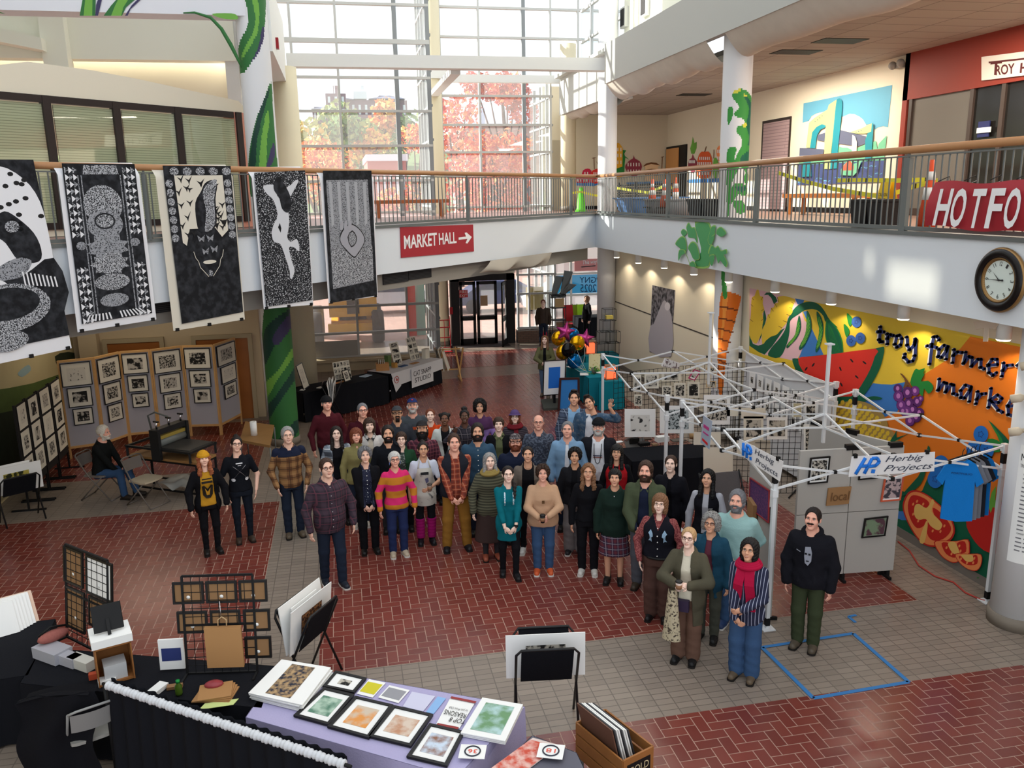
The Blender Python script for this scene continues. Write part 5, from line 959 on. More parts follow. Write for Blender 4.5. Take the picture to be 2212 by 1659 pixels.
def hair_sdf(style):
 def f(p):
  x,y,z=p[...,0],p[...,1],p[...,2];ax=np.abs(x);q=np.stack([ax,y,z],-1);r=ridge(p)
  cut=lambda d,zb,zs:np.maximum(d,np.where(y>.03,zb,np.where(y>-.03,zb+(zs-zb)*(.03-y)/.06,zs))-z)
  face=lambda d,w=.064,top=.066:np.maximum(d,-FACE(p,w,top))
  if style in('short','short_thick'):return cut(face(shell(p,.009 if style=='short' else.016,.014 if style=='short' else.024)+r*.8,.076,.09),-.07,-.015)
  if style=='buzz':return cut(face(shell(p,.006)+r*.2,.075,.088),-.07,-.01)
  if style=='receding':return cut(np.maximum(face(shell(p,.009)+r*.3,.074,.08),np.maximum(z-.085,-.012-y)),-.07,-.02)
  if style=='quiff':return cut(smin(face(shell(p,.009,.014)+r,.076,.09),el(p,(0,-.05,.122),(.055,.045,.026)),.02),-.07,-.015)
  if style in('bob','bob_bangs','chin_bangs'):
   d=smin(shell(p,.024),el(q,(.062,.02,-.05),(.038,.07,.085)),.03);d=smin(d,el(p,(0,.06,-.06),(.07,.05,.08)),.03);d=face(d+r*1.3,.066,.084)
   if style!='bob':d=np.minimum(d,np.maximum(np.maximum(shell(p,.017)+r,.036-z),y+.02))
   return np.maximum(d,-.125-z)
  if style in('long','long_wavy','long_bangs','long_grey'):
   d=smin(shell(p,.02),rc(q,(.07,.0,.0),(.085,-.01,-.24 if style!='long_grey' else-.16),.032,.03),.03);d=smin(d,rc(q,(.03,.07,.0),(.05,.085,-.27),.05,.045),.03)
   d=d+r*(2.2 if style=='long_wavy' else 1.0)+(.006*np.sin(z*55+ax*30)if style=='long_wavy' else 0);d=face(d,.064,.086);d=np.maximum(d,-(el(p,(0,-.12,-.2),(.05,.075,.16))))
   if style=='long_bangs':d=np.minimum(d,np.maximum(np.maximum(shell(p,.017)+r,.034-z),y+.02))
   return d
  if style in('curly','curly_big','curly_short'):
   t={'curly':.036,'curly_big':.05,'curly_short':.024}[style];d=smin(shell(p,t),el(q,(.075,.03,-.035),(.045,.06,.06))if style!='curly_short' else shell(p,t),.03)
   n=.0085*np.sin(x*150+1)*np.sin(y*140)*np.sin(z*150+2)+.006*np.sin(x*260)*np.sin(z*240+y*200);d=face(d+n*1.6,.066,.084);return np.maximum(d,(-.1 if style!='curly_short' else-.06)-z)
  if style in('bun','buns','pony','braid','locs_bun','back'):
   d=cut(face(shell(p,.01)+r*.7,.076,.09),-.085,-.03)
   if style=='bun':d=np.minimum(d,el(p,(0,.06,.125),(.04,.04,.035))+r)
   if style=='buns':d=np.minimum(d,el(q,(.075,.05,.075),(.035,.035,.035))+r*1.5)
   if style=='locs_bun':d=np.minimum(d,el(p,(0,.03,.14),(.055,.055,.04))+.006*np.sin(x*120)*np.sin(z*130)*np.sin(y*120))
   if style=='pony':d=smin(d,rc(p,(0,.12,.03),(.02,.15,-.16),.035,.02)+r,.02)
   if style=='braid':d=np.minimum(d,np.minimum(rc(p,(.05,.07,-.06),(.085,-.02,-.17),.03,.028),rc(p,(.085,-.02,-.17),(.075,-.07,-.33),.028,.016))+.005*np.sin(z*110+x*60))
   return d
  if style=='pixie':return cut(np.minimum(face(shell(p,.017)+r*1.5,.072,.086),np.maximum(np.maximum(shell(p,.016)+r,.05-z),y+.02)),-.075,-.035)
  if style=='side_long':return hair_sdf('long')(p)
  return shell(p,.01)
 return f
def beard_sdf(kind):
 def f(p):
  x,y,z=p[...,0],p[...,1],p[...,2];ax=np.abs(x);q=np.stack([ax,y,z],-1);h=head_sdf(np.stack([x,y,z],-1),True);t={'full':.012,'long':.02,'stubble':.003,'goatee':.009,'moustache':.006,'short':.007}[kind]
  d=h-t
  if kind=='long':d=smin(d,el(p,(0,-.07,-.12),(.045,.035,.05)),.02)
  jaw=np.maximum(np.maximum(z-(-.048-.9*np.maximum(0,.0-ax)+.045*np.clip((y+.06)/.06,0,1.2)),y-.012),-.135-z if kind!='long' else-.18-z)
  mou=np.maximum(el(q,(.014,-.1,-.046),(.026,.03,.010)),h-t-.002)
  if kind=='moustache':return np.maximum(mou,y+.05)
  d=np.maximum(d,jaw);d=np.maximum(d,-el(p,(0,-.1,-.062),(.024,.03,.011)))
  if kind=='goatee':d=np.maximum(d,ax-.032)
  d=np.minimum(d,mou);return d+.0015*np.sin(x*300)*np.sin(z*280)
 return f
def hat_sdf(kind):
 def f(p):
  x,y,z=p[...,0],p[...,1],p[...,2]
  if kind=='beanie':zc=.035+.25*(y+.02);d=np.maximum(el(p,(0,.014,.044),(.092,.112,.102))+.0015*np.sin(np.arctan2(x,y)*50),zc-z);return np.minimum(d,np.maximum(el(p,(0,.013,.04),(.0985,.118,.1)),np.maximum(zc-z,z-zc-.045)))
  if kind=='cap':d=np.maximum(el(p,(0,.012,.045),(.087,.105,.088)),.045-z-.15*y);br=np.maximum(el(p,(0,-.115,.05),(.075,.075,.03)),-el(p,(0,-.11,.036),(.08,.085,.028)));return np.minimum(d,np.maximum(br,np.maximum(y+.05,z-.075)))
  zc=.03;d=np.maximum(el(p,(0,.012,.05),(.092,.11,.095)),zc-z);rr=np.sqrt((x/.92)**2+(y-.012)**2);return smin(d,np.maximum(np.abs(z-(.055-.45*(rr-.09)))-.006,rr-.135),.012)
 return f
SKIN={'fair':(234,188,166),'pale':(240,204,186),'tan':(218,164,134),'olive':(210,158,126),'brown':(118,78,58),'dark':(94,62,48),'ruddy':(232,172,150)}
HAIRC={'brown':(58,38,28),'dark':(30,22,20),'black':(16,14,15),'grey':(140,138,136),'silver':(186,184,180),'white':(222,214,200),'auburn':(110,56,34),'blonde':(182,146,104),'ginger':(150,84,52),'dkblonde':(120,84,58),'steel':(112,112,116),'blue':(120,138,156)}
def cloth(name,rgb,**k):return M('cloth_'+name,rgb,.9,bump=.25,bscale=60,spec=.1,**k)
def place(verts,T):return(T[:3,:3]@verts.T).T+T[:3,3]
def to_mb(mb,P,F,mat):b=len(mb.v);k=mb.mi(mat);mb.v+=[tuple(v)for v in P.tolist()];F=np.asarray(F);mb.f+=[tuple(q)for q in(F+b).tolist()];mb.m+=[k]*len(F);mb.s+=[True]*len(F)
def rotx(a):c,s=math.cos(a),math.sin(a);return np.array([[1,0,0],[0,c,-s],[0,s,c]])
def roty(a):c,s=math.cos(a),math.sin(a);return np.array([[c,0,s],[0,1,0],[-s,0,c]])
PROF={'m':[(.40,.075,.055),(.46,.092,.064),(.50,.098,.07),(.55,.094,.068),(.60,.09,.064),(.66,.096,.067),(.72,.107,.072),(.76,.107,.07),(.79,.095,.06),(.815,.066,.05),(.838,.046,.045),(.86,.04,.042),(.9,.035,.038)],'f':[(.40,.075,.055),(.46,.098,.066),(.50,.101,.071),(.55,.092,.064),(.61,.077,.056),(.66,.083,.062),(.715,.091,.077),(.755,.092,.066),(.785,.08,.055),(.81,.054,.045),(.832,.038,.039),(.855,.035,.037),(.9,.031,.034)]}
WRISTS={'down':(.142,-.03,.475),'clasp':(.045,-.135,.485),'clasp_high':(.045,-.15,.545),'pocket':(.128,-.075,.50),'behind':(.06,.10,.52),'cup':(.05,-.175,.655),'cup2':(.045,-.17,.60),'wave':(.20,-.06,.90),'peace':(.10,-.15,.80),'cross':(.02,-.165,.57),'lap':(.05,-.19,.55),'side':(.16,-.06,.49)}
def ik(S,W,l1,l2,pole):
 d=W-S;L=np.linalg.norm(d);L2=min(L,(l1+l2)*.999);d=d/L;W=S+d*L2;a=(l1*l1-l2*l2+L2*L2)/(2*L2);h=math.sqrt(max(l1*l1-a*a,0));p=pole-d*np.dot(pole,d);p/=np.linalg.norm(p)+1e-9;return S+d*a+p*h,W
def person(pos,rz,label,H=1.7,sex='f',wd=1.,belly=0.,skin='fair',hair=('short','brown'),hat=None,beard=None,glasses=None,smile=True,top=None,over=None,bottom=None,shoes=((24,22,22),'shoe'),arms=('down','down'),stance=.052,step=0.,head=(0,0,0),seat=None,lean=0.,apron=None,extra=None,hands=True):
 H_=H;w=wd;m=sex=='m';hx=.05*H*(.9+.1*w);sx=(.107 if m else.095)*H*(.7+.3*w)
 dz=0. if seat is None else.49*H-seat;R_=rotx(lean);hip0=np.array([0,0,.49*H]);up=lambda p:R_@(np.asarray(p,float)-hip0)+hip0-[0,0,dz]
 inv=lambda g:(g+np.array([0,0,dz])-hip0)@R_+hip0
 pr_=np.array(PROF[sex]);pz,pa,pb=pr_[:,0]*H,pr_[:,1]*H*w,pr_[:,2]*H*(.4+.6*w)
 bl=belly*np.exp(-((pr_[:,0]-.58)/.07)**2)*.03*H;neckk=np.clip((pr_[:,0]-.79)/.04,0,1);pa=pa*(1-neckk)+pr_[:,1]*H*(.75+.25*w)*neckk;pb=pb*(1-neckk)+pr_[:,2]*H*neckk;pb=pb+bl*.8;pa=pa+bl*.7
 def torso(g,t=0.,zlo=.46,zhi=.87,flare=0.,fz=.6):
  p=inv(g);z=p[...,2];a=np.interp(z,pz,pa)+t;b=np.interp(z,pz,pb)+t
  if flare:e=np.clip((fz*H-z)/(fz*H),0,1);a=np.where(z<fz*H,np.maximum(a,np.interp(fz*H,pz,pa)+t)+e*flare*H,a);b=np.where(z<fz*H,np.maximum(b,np.interp(fz*H,pz,pb)+t)+e*flare*H*.8,b)
  cy=np.interp(z,pz,-bl*.9)+.004*H;d=(np.sqrt((p[...,0]/a)**2+((p[...,1]-cy)/b)**2)-1)*np.minimum(a,b)
  return np.maximum(d,np.maximum(zlo*H-z,z-zhi*H))
 J={}
 for s,side in((-1,0),(1,1)):
  S=up((s*sx*.97,.005*H,.787*H));spec=arms[side];wv=np.array(WRISTS[spec]if isinstance(spec,str)else spec,float);W=wv*[s*(.75+.25*w),1,1]*H
  if spec in('clasp','clasp_high','cup2','cross','lap'):W=W+np.array([0,-bl.max()*1.2-(w-1)*.05*H,(.012*H if s>0 else 0)])
  W=up(W)if not(seat and spec=='abs')else W
  pole=np.array([s*1.,.6,-.3])if spec not in('wave','peace')else np.array([s*1.,.2,-1.])
  E,W=ik(S,W,.172*H,.15*H,pole);J[s]=(S,E,W)
  hp=np.array([s*hx,0,.49*H-dz]);st=step if s>0 else-step
  if seat is None:A=np.array([s*max(stance*H,.03),-st*H,.045*H]);K=(hp+A)/2+np.array([s*.004*H,-.012*H-abs(st)*.02,.01])
  else:K=np.array([s*.07*H,-.25*H,seat+.03]);A=np.array([s*(.06+.0*s)*H,-.25*H-.06*(1+s)-.03,.045*H])
  J[('L',s)]=(hp,K,A)
 ar=(.031 if m else.027)*H*(.55+.45*w),(.0235 if m else.021)*H*(.6+.4*w),(.0155 if m else.0145)*H
 lr=(.049 if m else.05)*H*(.5+.5*w),.032*H*(.6+.4*w),.021*H
 def armsdf(g,t0=0.,t1=None,end=1.,k=.02):
  t1=t0 if t1 is None else t1;d=None
  for s in(-1,1):
   S,E,W=J[s];u=rc(g,S,E,ar[0]*.93+t0*.8,ar[1]+(t0+t1)/2);Wc=E+(W-E)*max(0.,min(1,end));
   if end>0:u=smin(u,rc(g,E,Wc,ar[1]+(t0+t1)/2,ar[1]+(ar[2]-ar[1])*end+t1),k)
   elif end<0:u=rc(g,S,S+(E-S)*(1+end),ar[0]+t0,ar[1]+t1)
   d=u if d is None else np.minimum(d,u)
  return d
 def legsdf(g,t=(0,0,0),end=1.):
  d=None
  for s in(-1,1):
   h_,K,A=J[('L',s)];Ae=K+(A-K)*end;u=smin(rc(g,h_,K,lr[0]+t[0],lr[1]+t[1],.95),rc(g,K,Ae,lr[1]+t[1],lr[1]+(lr[2]-lr[1])*end+t[2]),.03);d=u if d is None else np.minimum(d,u)
  return d
 allp=np.array([q for k in J for q in J[k]]+[up((0,0,.9*H)),(0,0,0)])
 lo,hi=allp.min(0)-.13*w,allp.max(0)+.13*w;lo[2]=0;ztop=up((0,0,.875*H))[2];hi[2]=max(ztop,allp[:,2].max()+.06)
 def mk(fn,lo_,hi_,h):g,o=gridpts(lo_,hi_,h);return surfnets(fn(g),o,h)
 SK=M('skin_'+skin,SKIN[skin],.55,noise=.06,nscale=14);b=MB()
 def bodyf(g):
  d=smin(torso(g),armsdf(g),.035);d=smin(d,legsdf(g),.03);foot=None
  for s in(-1,1):A=J[('L',s)][2];u=rc(g,A+np.array([0,.02,-.02]),A+np.array([s*.012,-.11,-.052]),.03,.024);foot=u if foot is None else np.minimum(foot,u)
  return smin(d,foot,.02)
 to_mb(b,*mk(bodyf,lo,hi,.0135),SK)
 hs=.139*H/.235*(1.03 if m else 1.);yaw,pitch,roll=(math.radians(v)for v in head);HR=rotz(yaw)@rotx(-pitch-.27)@roty(roll);HC=up((0,-.012*H,.932*H))if True else 0;T=np.eye(4);T[:3,:3]=HR*hs;T[:3,3]=HC;hv=lambda*p:place(np.array([p],float),T)[0]
 P,F=head_tpl(m);to_mb(b,place(P,T),F,SK)
 hc=HAIRC[hair[1]];HM=M('hair_'+hair[1],hc,.6,noise=.4,nscale=45,bump=.7,bscale=70);EW,IR,LIP,TH=M('eye_white',(226,220,216),.3),M('iris_dark',(38,26,22),.3),M('lips_'+skin,tuple(int(c*f)for c,f in zip(SKIN[skin],(.78,.58,.58))),.5),M('teeth',(236,230,220),.4)
 for s in(-1,1):
  b.ball(hv(s*.031,-.084,.004),np.array((.0115,.0105,.0075))*hs,EW,10,6,HR);b.ball(hv(s*.031,-.0915,.004),np.array((.0055,.004,.0055))*hs,IR,8,6,HR)
  b.tube([hv(s*.017,-.094,.0185),hv(s*.032,-.0935,.0235),hv(s*.046,-.082,.0185)],np.array([.003,.0036,.002])*hs,HM if hair[1]not in('white','silver','blonde')else M('brow_pale',(150,130,110),.8),5);b.tube([hv(s*.02,-.0905,.008),hv(s*.031,-.0955,.0125),hv(s*.044,-.086,.008)],.0022*hs,IR,5)
 up_=.004 if smile else 0
 if smile:b.ball(hv(0,-.094,-.0625),np.array((.0165,.006,.0055))*hs,TH,10,6,HR)
 for z_,r_ in((-.0565,.0034),(-.0685,.0042)):b.tube([hv(-.024,-.083,-.061+up_*1.6),hv(-.012,-.0955,z_-up_*.3),hv(0,-.0985,z_-up_*.6),hv(.012,-.0955,z_-up_*.3),hv(.024,-.083,-.061+up_*1.6)],np.array([.0015,r_,r_,r_,.0015])*hs,LIP,6)
 for s in(-1,1):
  spec=arms[(s+1)//2];S,E,W=J[s];d=(W-E)/np.linalg.norm(W-E);sp=spec if isinstance(spec,str)else 'down'
  if sp in('clasp','clasp_high','cup2','cross','lap'):d=d*.4+np.array([-s*.8,-.15,-.35]);n_=np.array([0,.9,.2])
  elif sp=='cup':d=d*.4+np.array([-s*.7,-.25,.25]);n_=np.array([-s*.2,.5,-.6])
  elif sp=='wave':d=np.array([s*.15,-.1,1.]);n_=np.array([0,-1.,0])
  elif sp=='peace':d=np.array([-s*.1,-.1,1.]);n_=np.array([0,-1.,0])
  elif sp=='pocket':d=d*.6+np.array([-s*.1,.0,-.6]);n_=np.array([-s,.2,0])
  else:d=d*.5+np.array([0,-.08,-.7]);n_=np.array([-s*.9,.35,0])
  d=d/np.linalg.norm(d);n_=n_-d*np.dot(n_,d);n_/=np.linalg.norm(n_);x_=np.cross(n_,d)*s;hl=.106*H;R3=np.array([x_,n_,d]).T;pc=W+d*hl*.26
  b.ball(pc,(hl*.2,hl*.085,hl*.29),SK,12,8,R3);cu={'wave':.08,'peace':.1,'down':.32,'side':.32,'pocket':.2}.get(sp,.55)
  for k,(off,ln)in enumerate(((-.155,.34),(-.052,.385),(.052,.36),(.15,.28))):
   q=pc+x_*off*hl*1.05+d*hl*.23;dd=d.copy()+x_*off*(.9 if sp in('wave','peace')else.25);dd/=np.linalg.norm(dd);pts=[q];c_u=cu
   if sp=='peace':c_u=.05 if k in(0,1)else 1.15
   for f_ in(.45,.32,.23):dd=dd*math.cos(c_u)+n_*math.sin(c_u);dd/=np.linalg.norm(dd);q=q+dd*ln*hl*f_*1.05;pts.append(q)
   b.tube(pts,np.array([.05,.046,.042,.03])*hl*1.05,SK,6)
  q=pc-x_*hl*.16-d*hl*.12;dt=d*.55-x_*.75+n_*.3;dt/=np.linalg.norm(dt);p2=q+dt*hl*.2;b.tube([q-dt*hl*.05,p2,p2+(d*.85-x_*.25+n_*.35)*hl*.17],np.array([.062,.052,.036])*hl,SK,6)
 me=b.mesh('person');o=link('person',me);o.location=(pos[0],pos[1],pos[2]if len(pos)>2 else.004);o.rotation_euler=(0,0,rz);setp(o,label,'person')
 def child(name,P,F,mat,par=None,label=None):
  mb=MB();to_mb(mb,P,F,mat);c=mb.build(name,par or o,local=True);setp(c,label);return c
 hf=hair_sdf(hair[0])if not hat else(lambda p:np.maximum(hair_sdf(hair[0])(p),p[...,2]-.035-.2*p[...,1]))
 if hair[0]!='bald':P,F=template(('hair',hair[0],bool(hat)),hf,(-.14,-.14,-.34),(.14,.2,.2),.0075);child('hair',place(P,T),F,HM)
 if hat:P,F=template(('hat',hat[0]),hat_sdf(hat[0]),(-.15,-.2,-.05),(.15,.16,.17),.0065);child({'beanie':'beanie','cap':'cap','cloche':'hat'}[hat[0]],place(P,T),F,hat[1])
 if beard:bc=HAIRC[beard[1]];P,F=template(('beard',beard[0]),beard_sdf(beard[0]),(-.085,-.135,-.185),(.085,.03,-.0),.005);child('beard' if beard[0]!='moustache' else 'moustache',place(P,T),F,M('hair_'+beard[1],bc,.6,noise=.25,nscale=60))
 if glasses:
  gm={'dark':M('glasses_dark',(24,18,18),.3),'wire':M('glasses_wire',(140,116,84),.3,.7),'red':M('glasses_brown',(92,40,34),.3)}[glasses];mb=MB();tr=(.0027 if glasses!='wire' else.0013)*hs
  for s in(-1,1):
   mb.tube([hv(s*.033+.0225*math.cos(a),-.1045+.006*abs(math.cos(a)),.002+.0185*math.sin(a))for a in np.linspace(0,2*math.pi,17)],tr,gm,5,False);mb.tube([hv(s*.055,-.099,.006),hv(s*.076,-.06,.008),hv(s*.079,.01,.004)],tr,gm,5)
  mb.tube([hv(-.011,-.106,.005),hv(0,-.109,.007),hv(.011,-.106,.005)],tr,gm,5);mb.build('glasses',o,local=True)
 def necked(d,g,neck):
  p=inv(g);x,y,z=p[...,0],p[...,1],p[...,2]
  if neck=='turtle':return np.maximum(d,z-.872*H)
  zc={'crew':.838,'collar':.846,'scoop':.836,'vee':.84}[neck]*H+(.28 if neck!='scoop' else.9)*(y+.005*H)
  d=np.maximum(d,z-zc)
  if neck=='vee':d=np.maximum(d,-np.maximum(np.maximum(np.abs(x)-(z-.745*H)*.42,y),.745*H-z))
  return d
 def garment(name,spec,base_t,outer=False):
  mat=spec['mat'];t=base_t+spec.get('t',0.);hem=spec.get('hem',.49);sl=spec.get('sleeve',1.);cuff=spec.get('cuff',t);fl=spec.get('flare',0.)
  def f(g):
   d=torso(g,t,hem,.875,fl,spec.get('fz',.6))
   if sl!=0:d=smin(d,armsdf(g,t*.9,cuff*.9,sl if sl!='short' else-.25),.03)
   p=inv(g);x,y,z=p[...,0],p[...,1],p[...,2];d=d+.004*np.sin(z*38+x*17)*np.sin(x*31+y*23)*np.clip((.75*H-z)/.2,0,1)
   d=necked(d,g,spec.get('neck','crew'))
   if outer:ow=spec.get('open',(.03,.05));zz=np.clip((.8*H-z)/(.8*H-hem*H),0,1);d=np.maximum(d,-np.maximum(np.maximum(np.abs(x)-(ow[0]+(ow[1]-ow[0])*zz)*H,y-0.),z-.86*H))
   return d
  lo2,hi2=lo.copy()-.03,hi.copy()+.03;lo2[2]=max(0,up((0,0,hem*H))[2]-.08 if seat is None else 0);lo2[2]=min(lo2[2],min(J[-1][2][2],J[1][2][2])-.06)if sl==1. or(sl!='short' and sl>.3)else lo2[2]
  P,F=mk(f,lo2,hi2,.0125);return child(name,P,F,mat,None,spec.get('label'))
 if top:tp=garment(top.get('name','shirt'),top,.015)
 if over:garment(over.get('name','jacket'),over,.027,over.get('open',1)is not None)
 if bottom:
  bt=bottom;kind=bt.get('kind','straight')
  if kind=='skirt':f=lambda g:torso(g,.016,bt.get('hem',.28),.615,bt.get('flare',.05),.56)
  else:
   t={'slim':(.004,.004,.006),'straight':(.01,.014,.024),'wide':(.014,.034,.052),'baggy':(.014,.024,.036)}[kind]
   def f(g):d=smin(torso(g,.008,.45,bt.get('waist',.53)),legsdf(g,t,bt.get('end',.97)),.03);p=g;d=d+.002*np.sin(p[...,2]*60+p[...,0]*20)*np.clip((.25*H-p[...,2])/.1,0,1);return d
  lo2,hi2=lo.copy()-.02,hi.copy()+.02;hi2[2]=.66*H-dz;hi2[0],lo2[0]=max(J[('L',1)][2][0],hx)+.16,min(J[('L',-1)][2][0],-hx)-.16
  P,F=mk(f,lo2,hi2,.0125);child({'skirt':'skirt'}.get(kind,bt.get('name','trousers')),P,F,bt['mat'])
  if bt.get('legging'):P,F=mk(lambda g:np.maximum(legsdf(g,(.004,.004,.005)),g[...,2]-.5*H),lo2,hi2,.0135);child('leggings',P,F,bt['legging'])
  if bt.get('warmers'):P,F=mk(lambda g:np.maximum(np.maximum(legsdf(g,(.012,.02,.03)),g[...,2]-.26*H),.06*H-g[...,2])+.003*np.sin(g[...,2]*120),lo2,hi2,.012);child('leg_warmers',P,F,bt['warmers'])
 sc,sk=shoes;SM=M('shoe_%d_%d_%d'%sc,sc,.45);sole=M('shoe_sole_white',(214,210,204),.6)if sk=='sneaker' else M('shoe_sole_dark',(30,26,24),.6)
 for s in(-1,1):
  h_,K,A=J[('L',s)];tn=s*.018+(.0 if seat is None else 0);a0,a1=A+np.array([0,.025,-.045*H+.045]),A+np.array([tn,-.135,-.045*H+.035]);rr=.044+.006*m
  def f(g):
   d=smin(rc(g,a0,(a0+a1)/2,rr*1.0,rr*.98),rc(g,(a0+a1)/2,a1,rr*.98,rr*.86),.02);d=smin(d,rc(g,a0+np.array([0,0,.02]),a0+np.array([0,.0,.16 if sk=='boot' else.06]),rr*.95,rr*.92),.02)
   return np.maximum(d,.002-g[...,2])
  P,F=mk(f,np.minimum(a0,a1)-.06,np.maximum(a0,a1)+np.array([.06,.06,.22 if sk=='boot' else.12]),.0105);c=child('shoe' if sk!='boot' else 'boot',P,F,SM)
  mb=MB();q=[(a0[0]-rr*.98,a0[1]+rr*.6),(a0[0]-rr*.5,a0[1]+rr*1.02),(a0[0]+rr*.5,a0[1]+rr*1.02),(a0[0]+rr*.98,a0[1]+rr*.6),(a1[0]+rr*.98,a1[1]+.01),(a1[0]+rr*.6,a1[1]-rr*.75),(a1[0]-rr*.6,a1[1]-rr*.75),(a1[0]-rr*.98,a1[1]+.01)]
  mb.slab([(x_*1.,y_,0)for x_,y_ in smooth(q,3)],(0,0,.022),sole);mb.build('sole',c,local=True)
 ctx=dict(o=o,J=J,hv=hv,H=H,T=T,torso=torso,arms=armsdf,up=up,mk=mk,child=child,lo=lo,hi=hi,inv=inv,w=lambda q:rotz(rz)@np.asarray(q,float)+np.array([pos[0],pos[1],0]),HR=HR,base_top=.015,legs=legsdf,pa=pa,pb=pb,pz=pz,hs=hs,bl=bl)
 if extra:extra(ctx)
 return ctx
def front(c,x,z,off=.0):
 """a point on the chest or skirt front at local x and height z, pushed out by off"""
 a,b_=np.interp(z,c['pz'],c['pa']),np.interp(z,c['pz'],c['pb']);cy=np.interp(z,c['pz'],-c['bl']*.9);return c['up']((x,cy+.004*c['H']-b_*math.sqrt(max(0,1-min(.98,abs(x)/a)**2))-off,z))
def by_head(px,py,H):p=G(px,py,H);return(p[0],p[1])
def by_feet(px,py):p=G(px,py);return(p[0],p[1])
def facing(pos):return math.atan2(-pos[0],pos[1])
# --- who stands where
JD,JM,JL,BKP,KH=cloth('denim_dark',(34,42,58)),cloth('denim_mid',(58,84,120)),cloth('denim_light',(92,118,148)),cloth('black_trousers',(22,22,26)),cloth('charcoal',(50,50,54))
NV,BLK,WHT,OLV=cloth('navy',(30,36,56)),cloth('black_knit',(20,20,24)),cloth('white_cotton',(222,224,230)),cloth('olive_wool',(92,98,62))
def chest(c,items,off=.024):
 off+=.009
 """flat printed shapes that follow the front of a garment; items are (material, [(x, z) ...]) in metres and fractions of height"""
 mb=MB()
 for k,(mt,pts)in enumerate(items):mb.poly([front(c,x,z*c['H'],off+.0012*k)for x,z in pts],mt)
 mb.build('printed_motif',c['o'],local=True)
def buttons(c,mt,z0=.55,z1=.8,n=6,off=.022,x=0.):
 mb=MB()
 for z in np.linspace(z0,z1,n):mb.ball(front(c,x,z*c['H'],off),.008,mt,8,5)
 mb.build('buttons',c['o'],local=True)
def collar(c,mat,sp=.05,drop=.045):
 mb=MB();H=c['H'];z=.842*H
 for s in(-1,1):
  q=[c['up']((s*.012,-.052*H,z-.028*H)),c['up']((s*.05*H/1.7*1.4,-.005*H,z+.012*H)),c['up']((s*(.05*H+.01),-.02*H,z-.016*H)),c['up']((s*.045,-.062*H-.012,z-.028*H-drop))];mb.slab(q,(0,-.006,.002),mat)
 mb.build('collar',c['o'],local=True)
def scarf(c,mat,ends=((-.05,.56),(.07,.52)),wd=.075):
 H=c['H'];mb=MB();cen=c['up']((0,-.004*H,.846*H))
 for k in range(3):
  R=(.062+.008*k)*H/1.0;mb.tube([cen+np.array([R*math.cos(a)*.95,R*math.sin(a)*.85-.01,(.012-.018*k)*H*.6-.012*math.sin(a+.6)*-1])for a in np.linspace(0,2*math.pi,25)],.024*H/1.7*1.2,mat,8)
 sc=mb.build('scarf',c['o'],local=True)
 for x,z in ends:
  pts=[front(c,x*(.5+.5*t),(.83-(.83-z)*t)*H,.05)for t in np.linspace(0,1,9)];mb=MB()
  for a,b_ in zip(pts[:-1],pts[1:]):mb.bar(a,b_+(b_-a)*.1,wd,mat,up=(0,-1,.2),hd=.022)
  mb.build('scarf_end',sc,local=True)
def held_cup(c,side,label,col=(236,234,230),lid=(24,22,22),off=(0,-.05,.03)):
 W=c['J'][side][2];E=c['J'][side][1];q=c['w'](W+(W-E)*.12+np.array(off));t=thing('coffee_cup',label,'cup',q-np.array([0,0,.05]))
 mb=MB();mb.lathe([(.027,-.055),(.038,.05)],q,M('cup_%d'%col[0],col,.6),20);mb.build('cup_body',t);mb=MB();mb.lathe([(.041,.048),(.041,.056),(.036,.062),(.034,.066),(0,.066)],q,M('cup_lid_%d'%lid[0],lid,.4),20);mb.build('lid',t);mb=MB();mb.lathe([(.0315,-.03),(.0365,.02)],q,M('cup_sleeve',(150,110,80),.8),20);mb.build('sleeve',t)
def watch(c,s):W,E=c['J'][s][2],c['J'][s][1];d=(W-E)/np.linalg.norm(W-E);mb=MB();mb.tube([W-d*.03,W-d*.005],.031,BLACK,10);mb.ball(W-d*.018+np.array([0,-.03,.0]),.016,BLACK,8,6);mb.build('watch',c['o'],local=True)
def earrings(c,col=(206,150,70)):
 mb=MB()
 for s in(-1,1):p=c['hv'](s*.083,0,-.05);mb.tube([p+np.array([.0,.016*math.cos(a),.022*math.sin(a)])for a in np.linspace(0,6.28,13)],.0035,M('earring',col,.3,.8),5)
 mb.build('earring',c['o'],local=True)
def R(label,at,H,turn=0.,**k):
 pos=by_head(at[0],at[1],H)if len(at)==2 else by_feet(at[0],at[1]);return person(pos,facing(pos)+math.radians(turn),label,H,**k)
T_=lambda mat,**k:dict(mat=mat,**k)
RNG=np.random.default_rng(11)
# --- left of the crowd
def x(c):
 MU,BI=cloth('mustard_tee',(186,136,40)),M('tee_print_black',(30,24,18),.8);chest(c,[(BI,[(-.07,.76),(.07,.76),(.07,.75),(-.07,.75)]),(BI,[(-.08,.735),(.08,.735),(.08,.715),(-.08,.715)]),(BI,[(-.08,.69),(-.05,.7),(0,.66),(.05,.7),(.08,.69),(.07,.6),(.03,.57),(-.03,.57),(-.07,.6)]),(MU,[(-.04,.67),(0,.63),(.04,.67),(.02,.6),(-.02,.6)])],.026)
R('woman in mustard beanie and black cardigan over a mustard printed tee, left of the crowd',(460,1193,0),1.62,8,hair=('long_wavy','ginger'),hat=('beanie',cloth('mustard',(196,142,38))),top=T_(cloth('mustard_tee',(186,136,40)),hem=.49,neck='crew'),over=T_(BLK,hem=.42,open=(.05,.075),flare=.03,name='cardigan'),bottom=T_(BKP,kind='slim'),shoes=((26,24,24),'boot'),arms=('side','side'),extra=x)
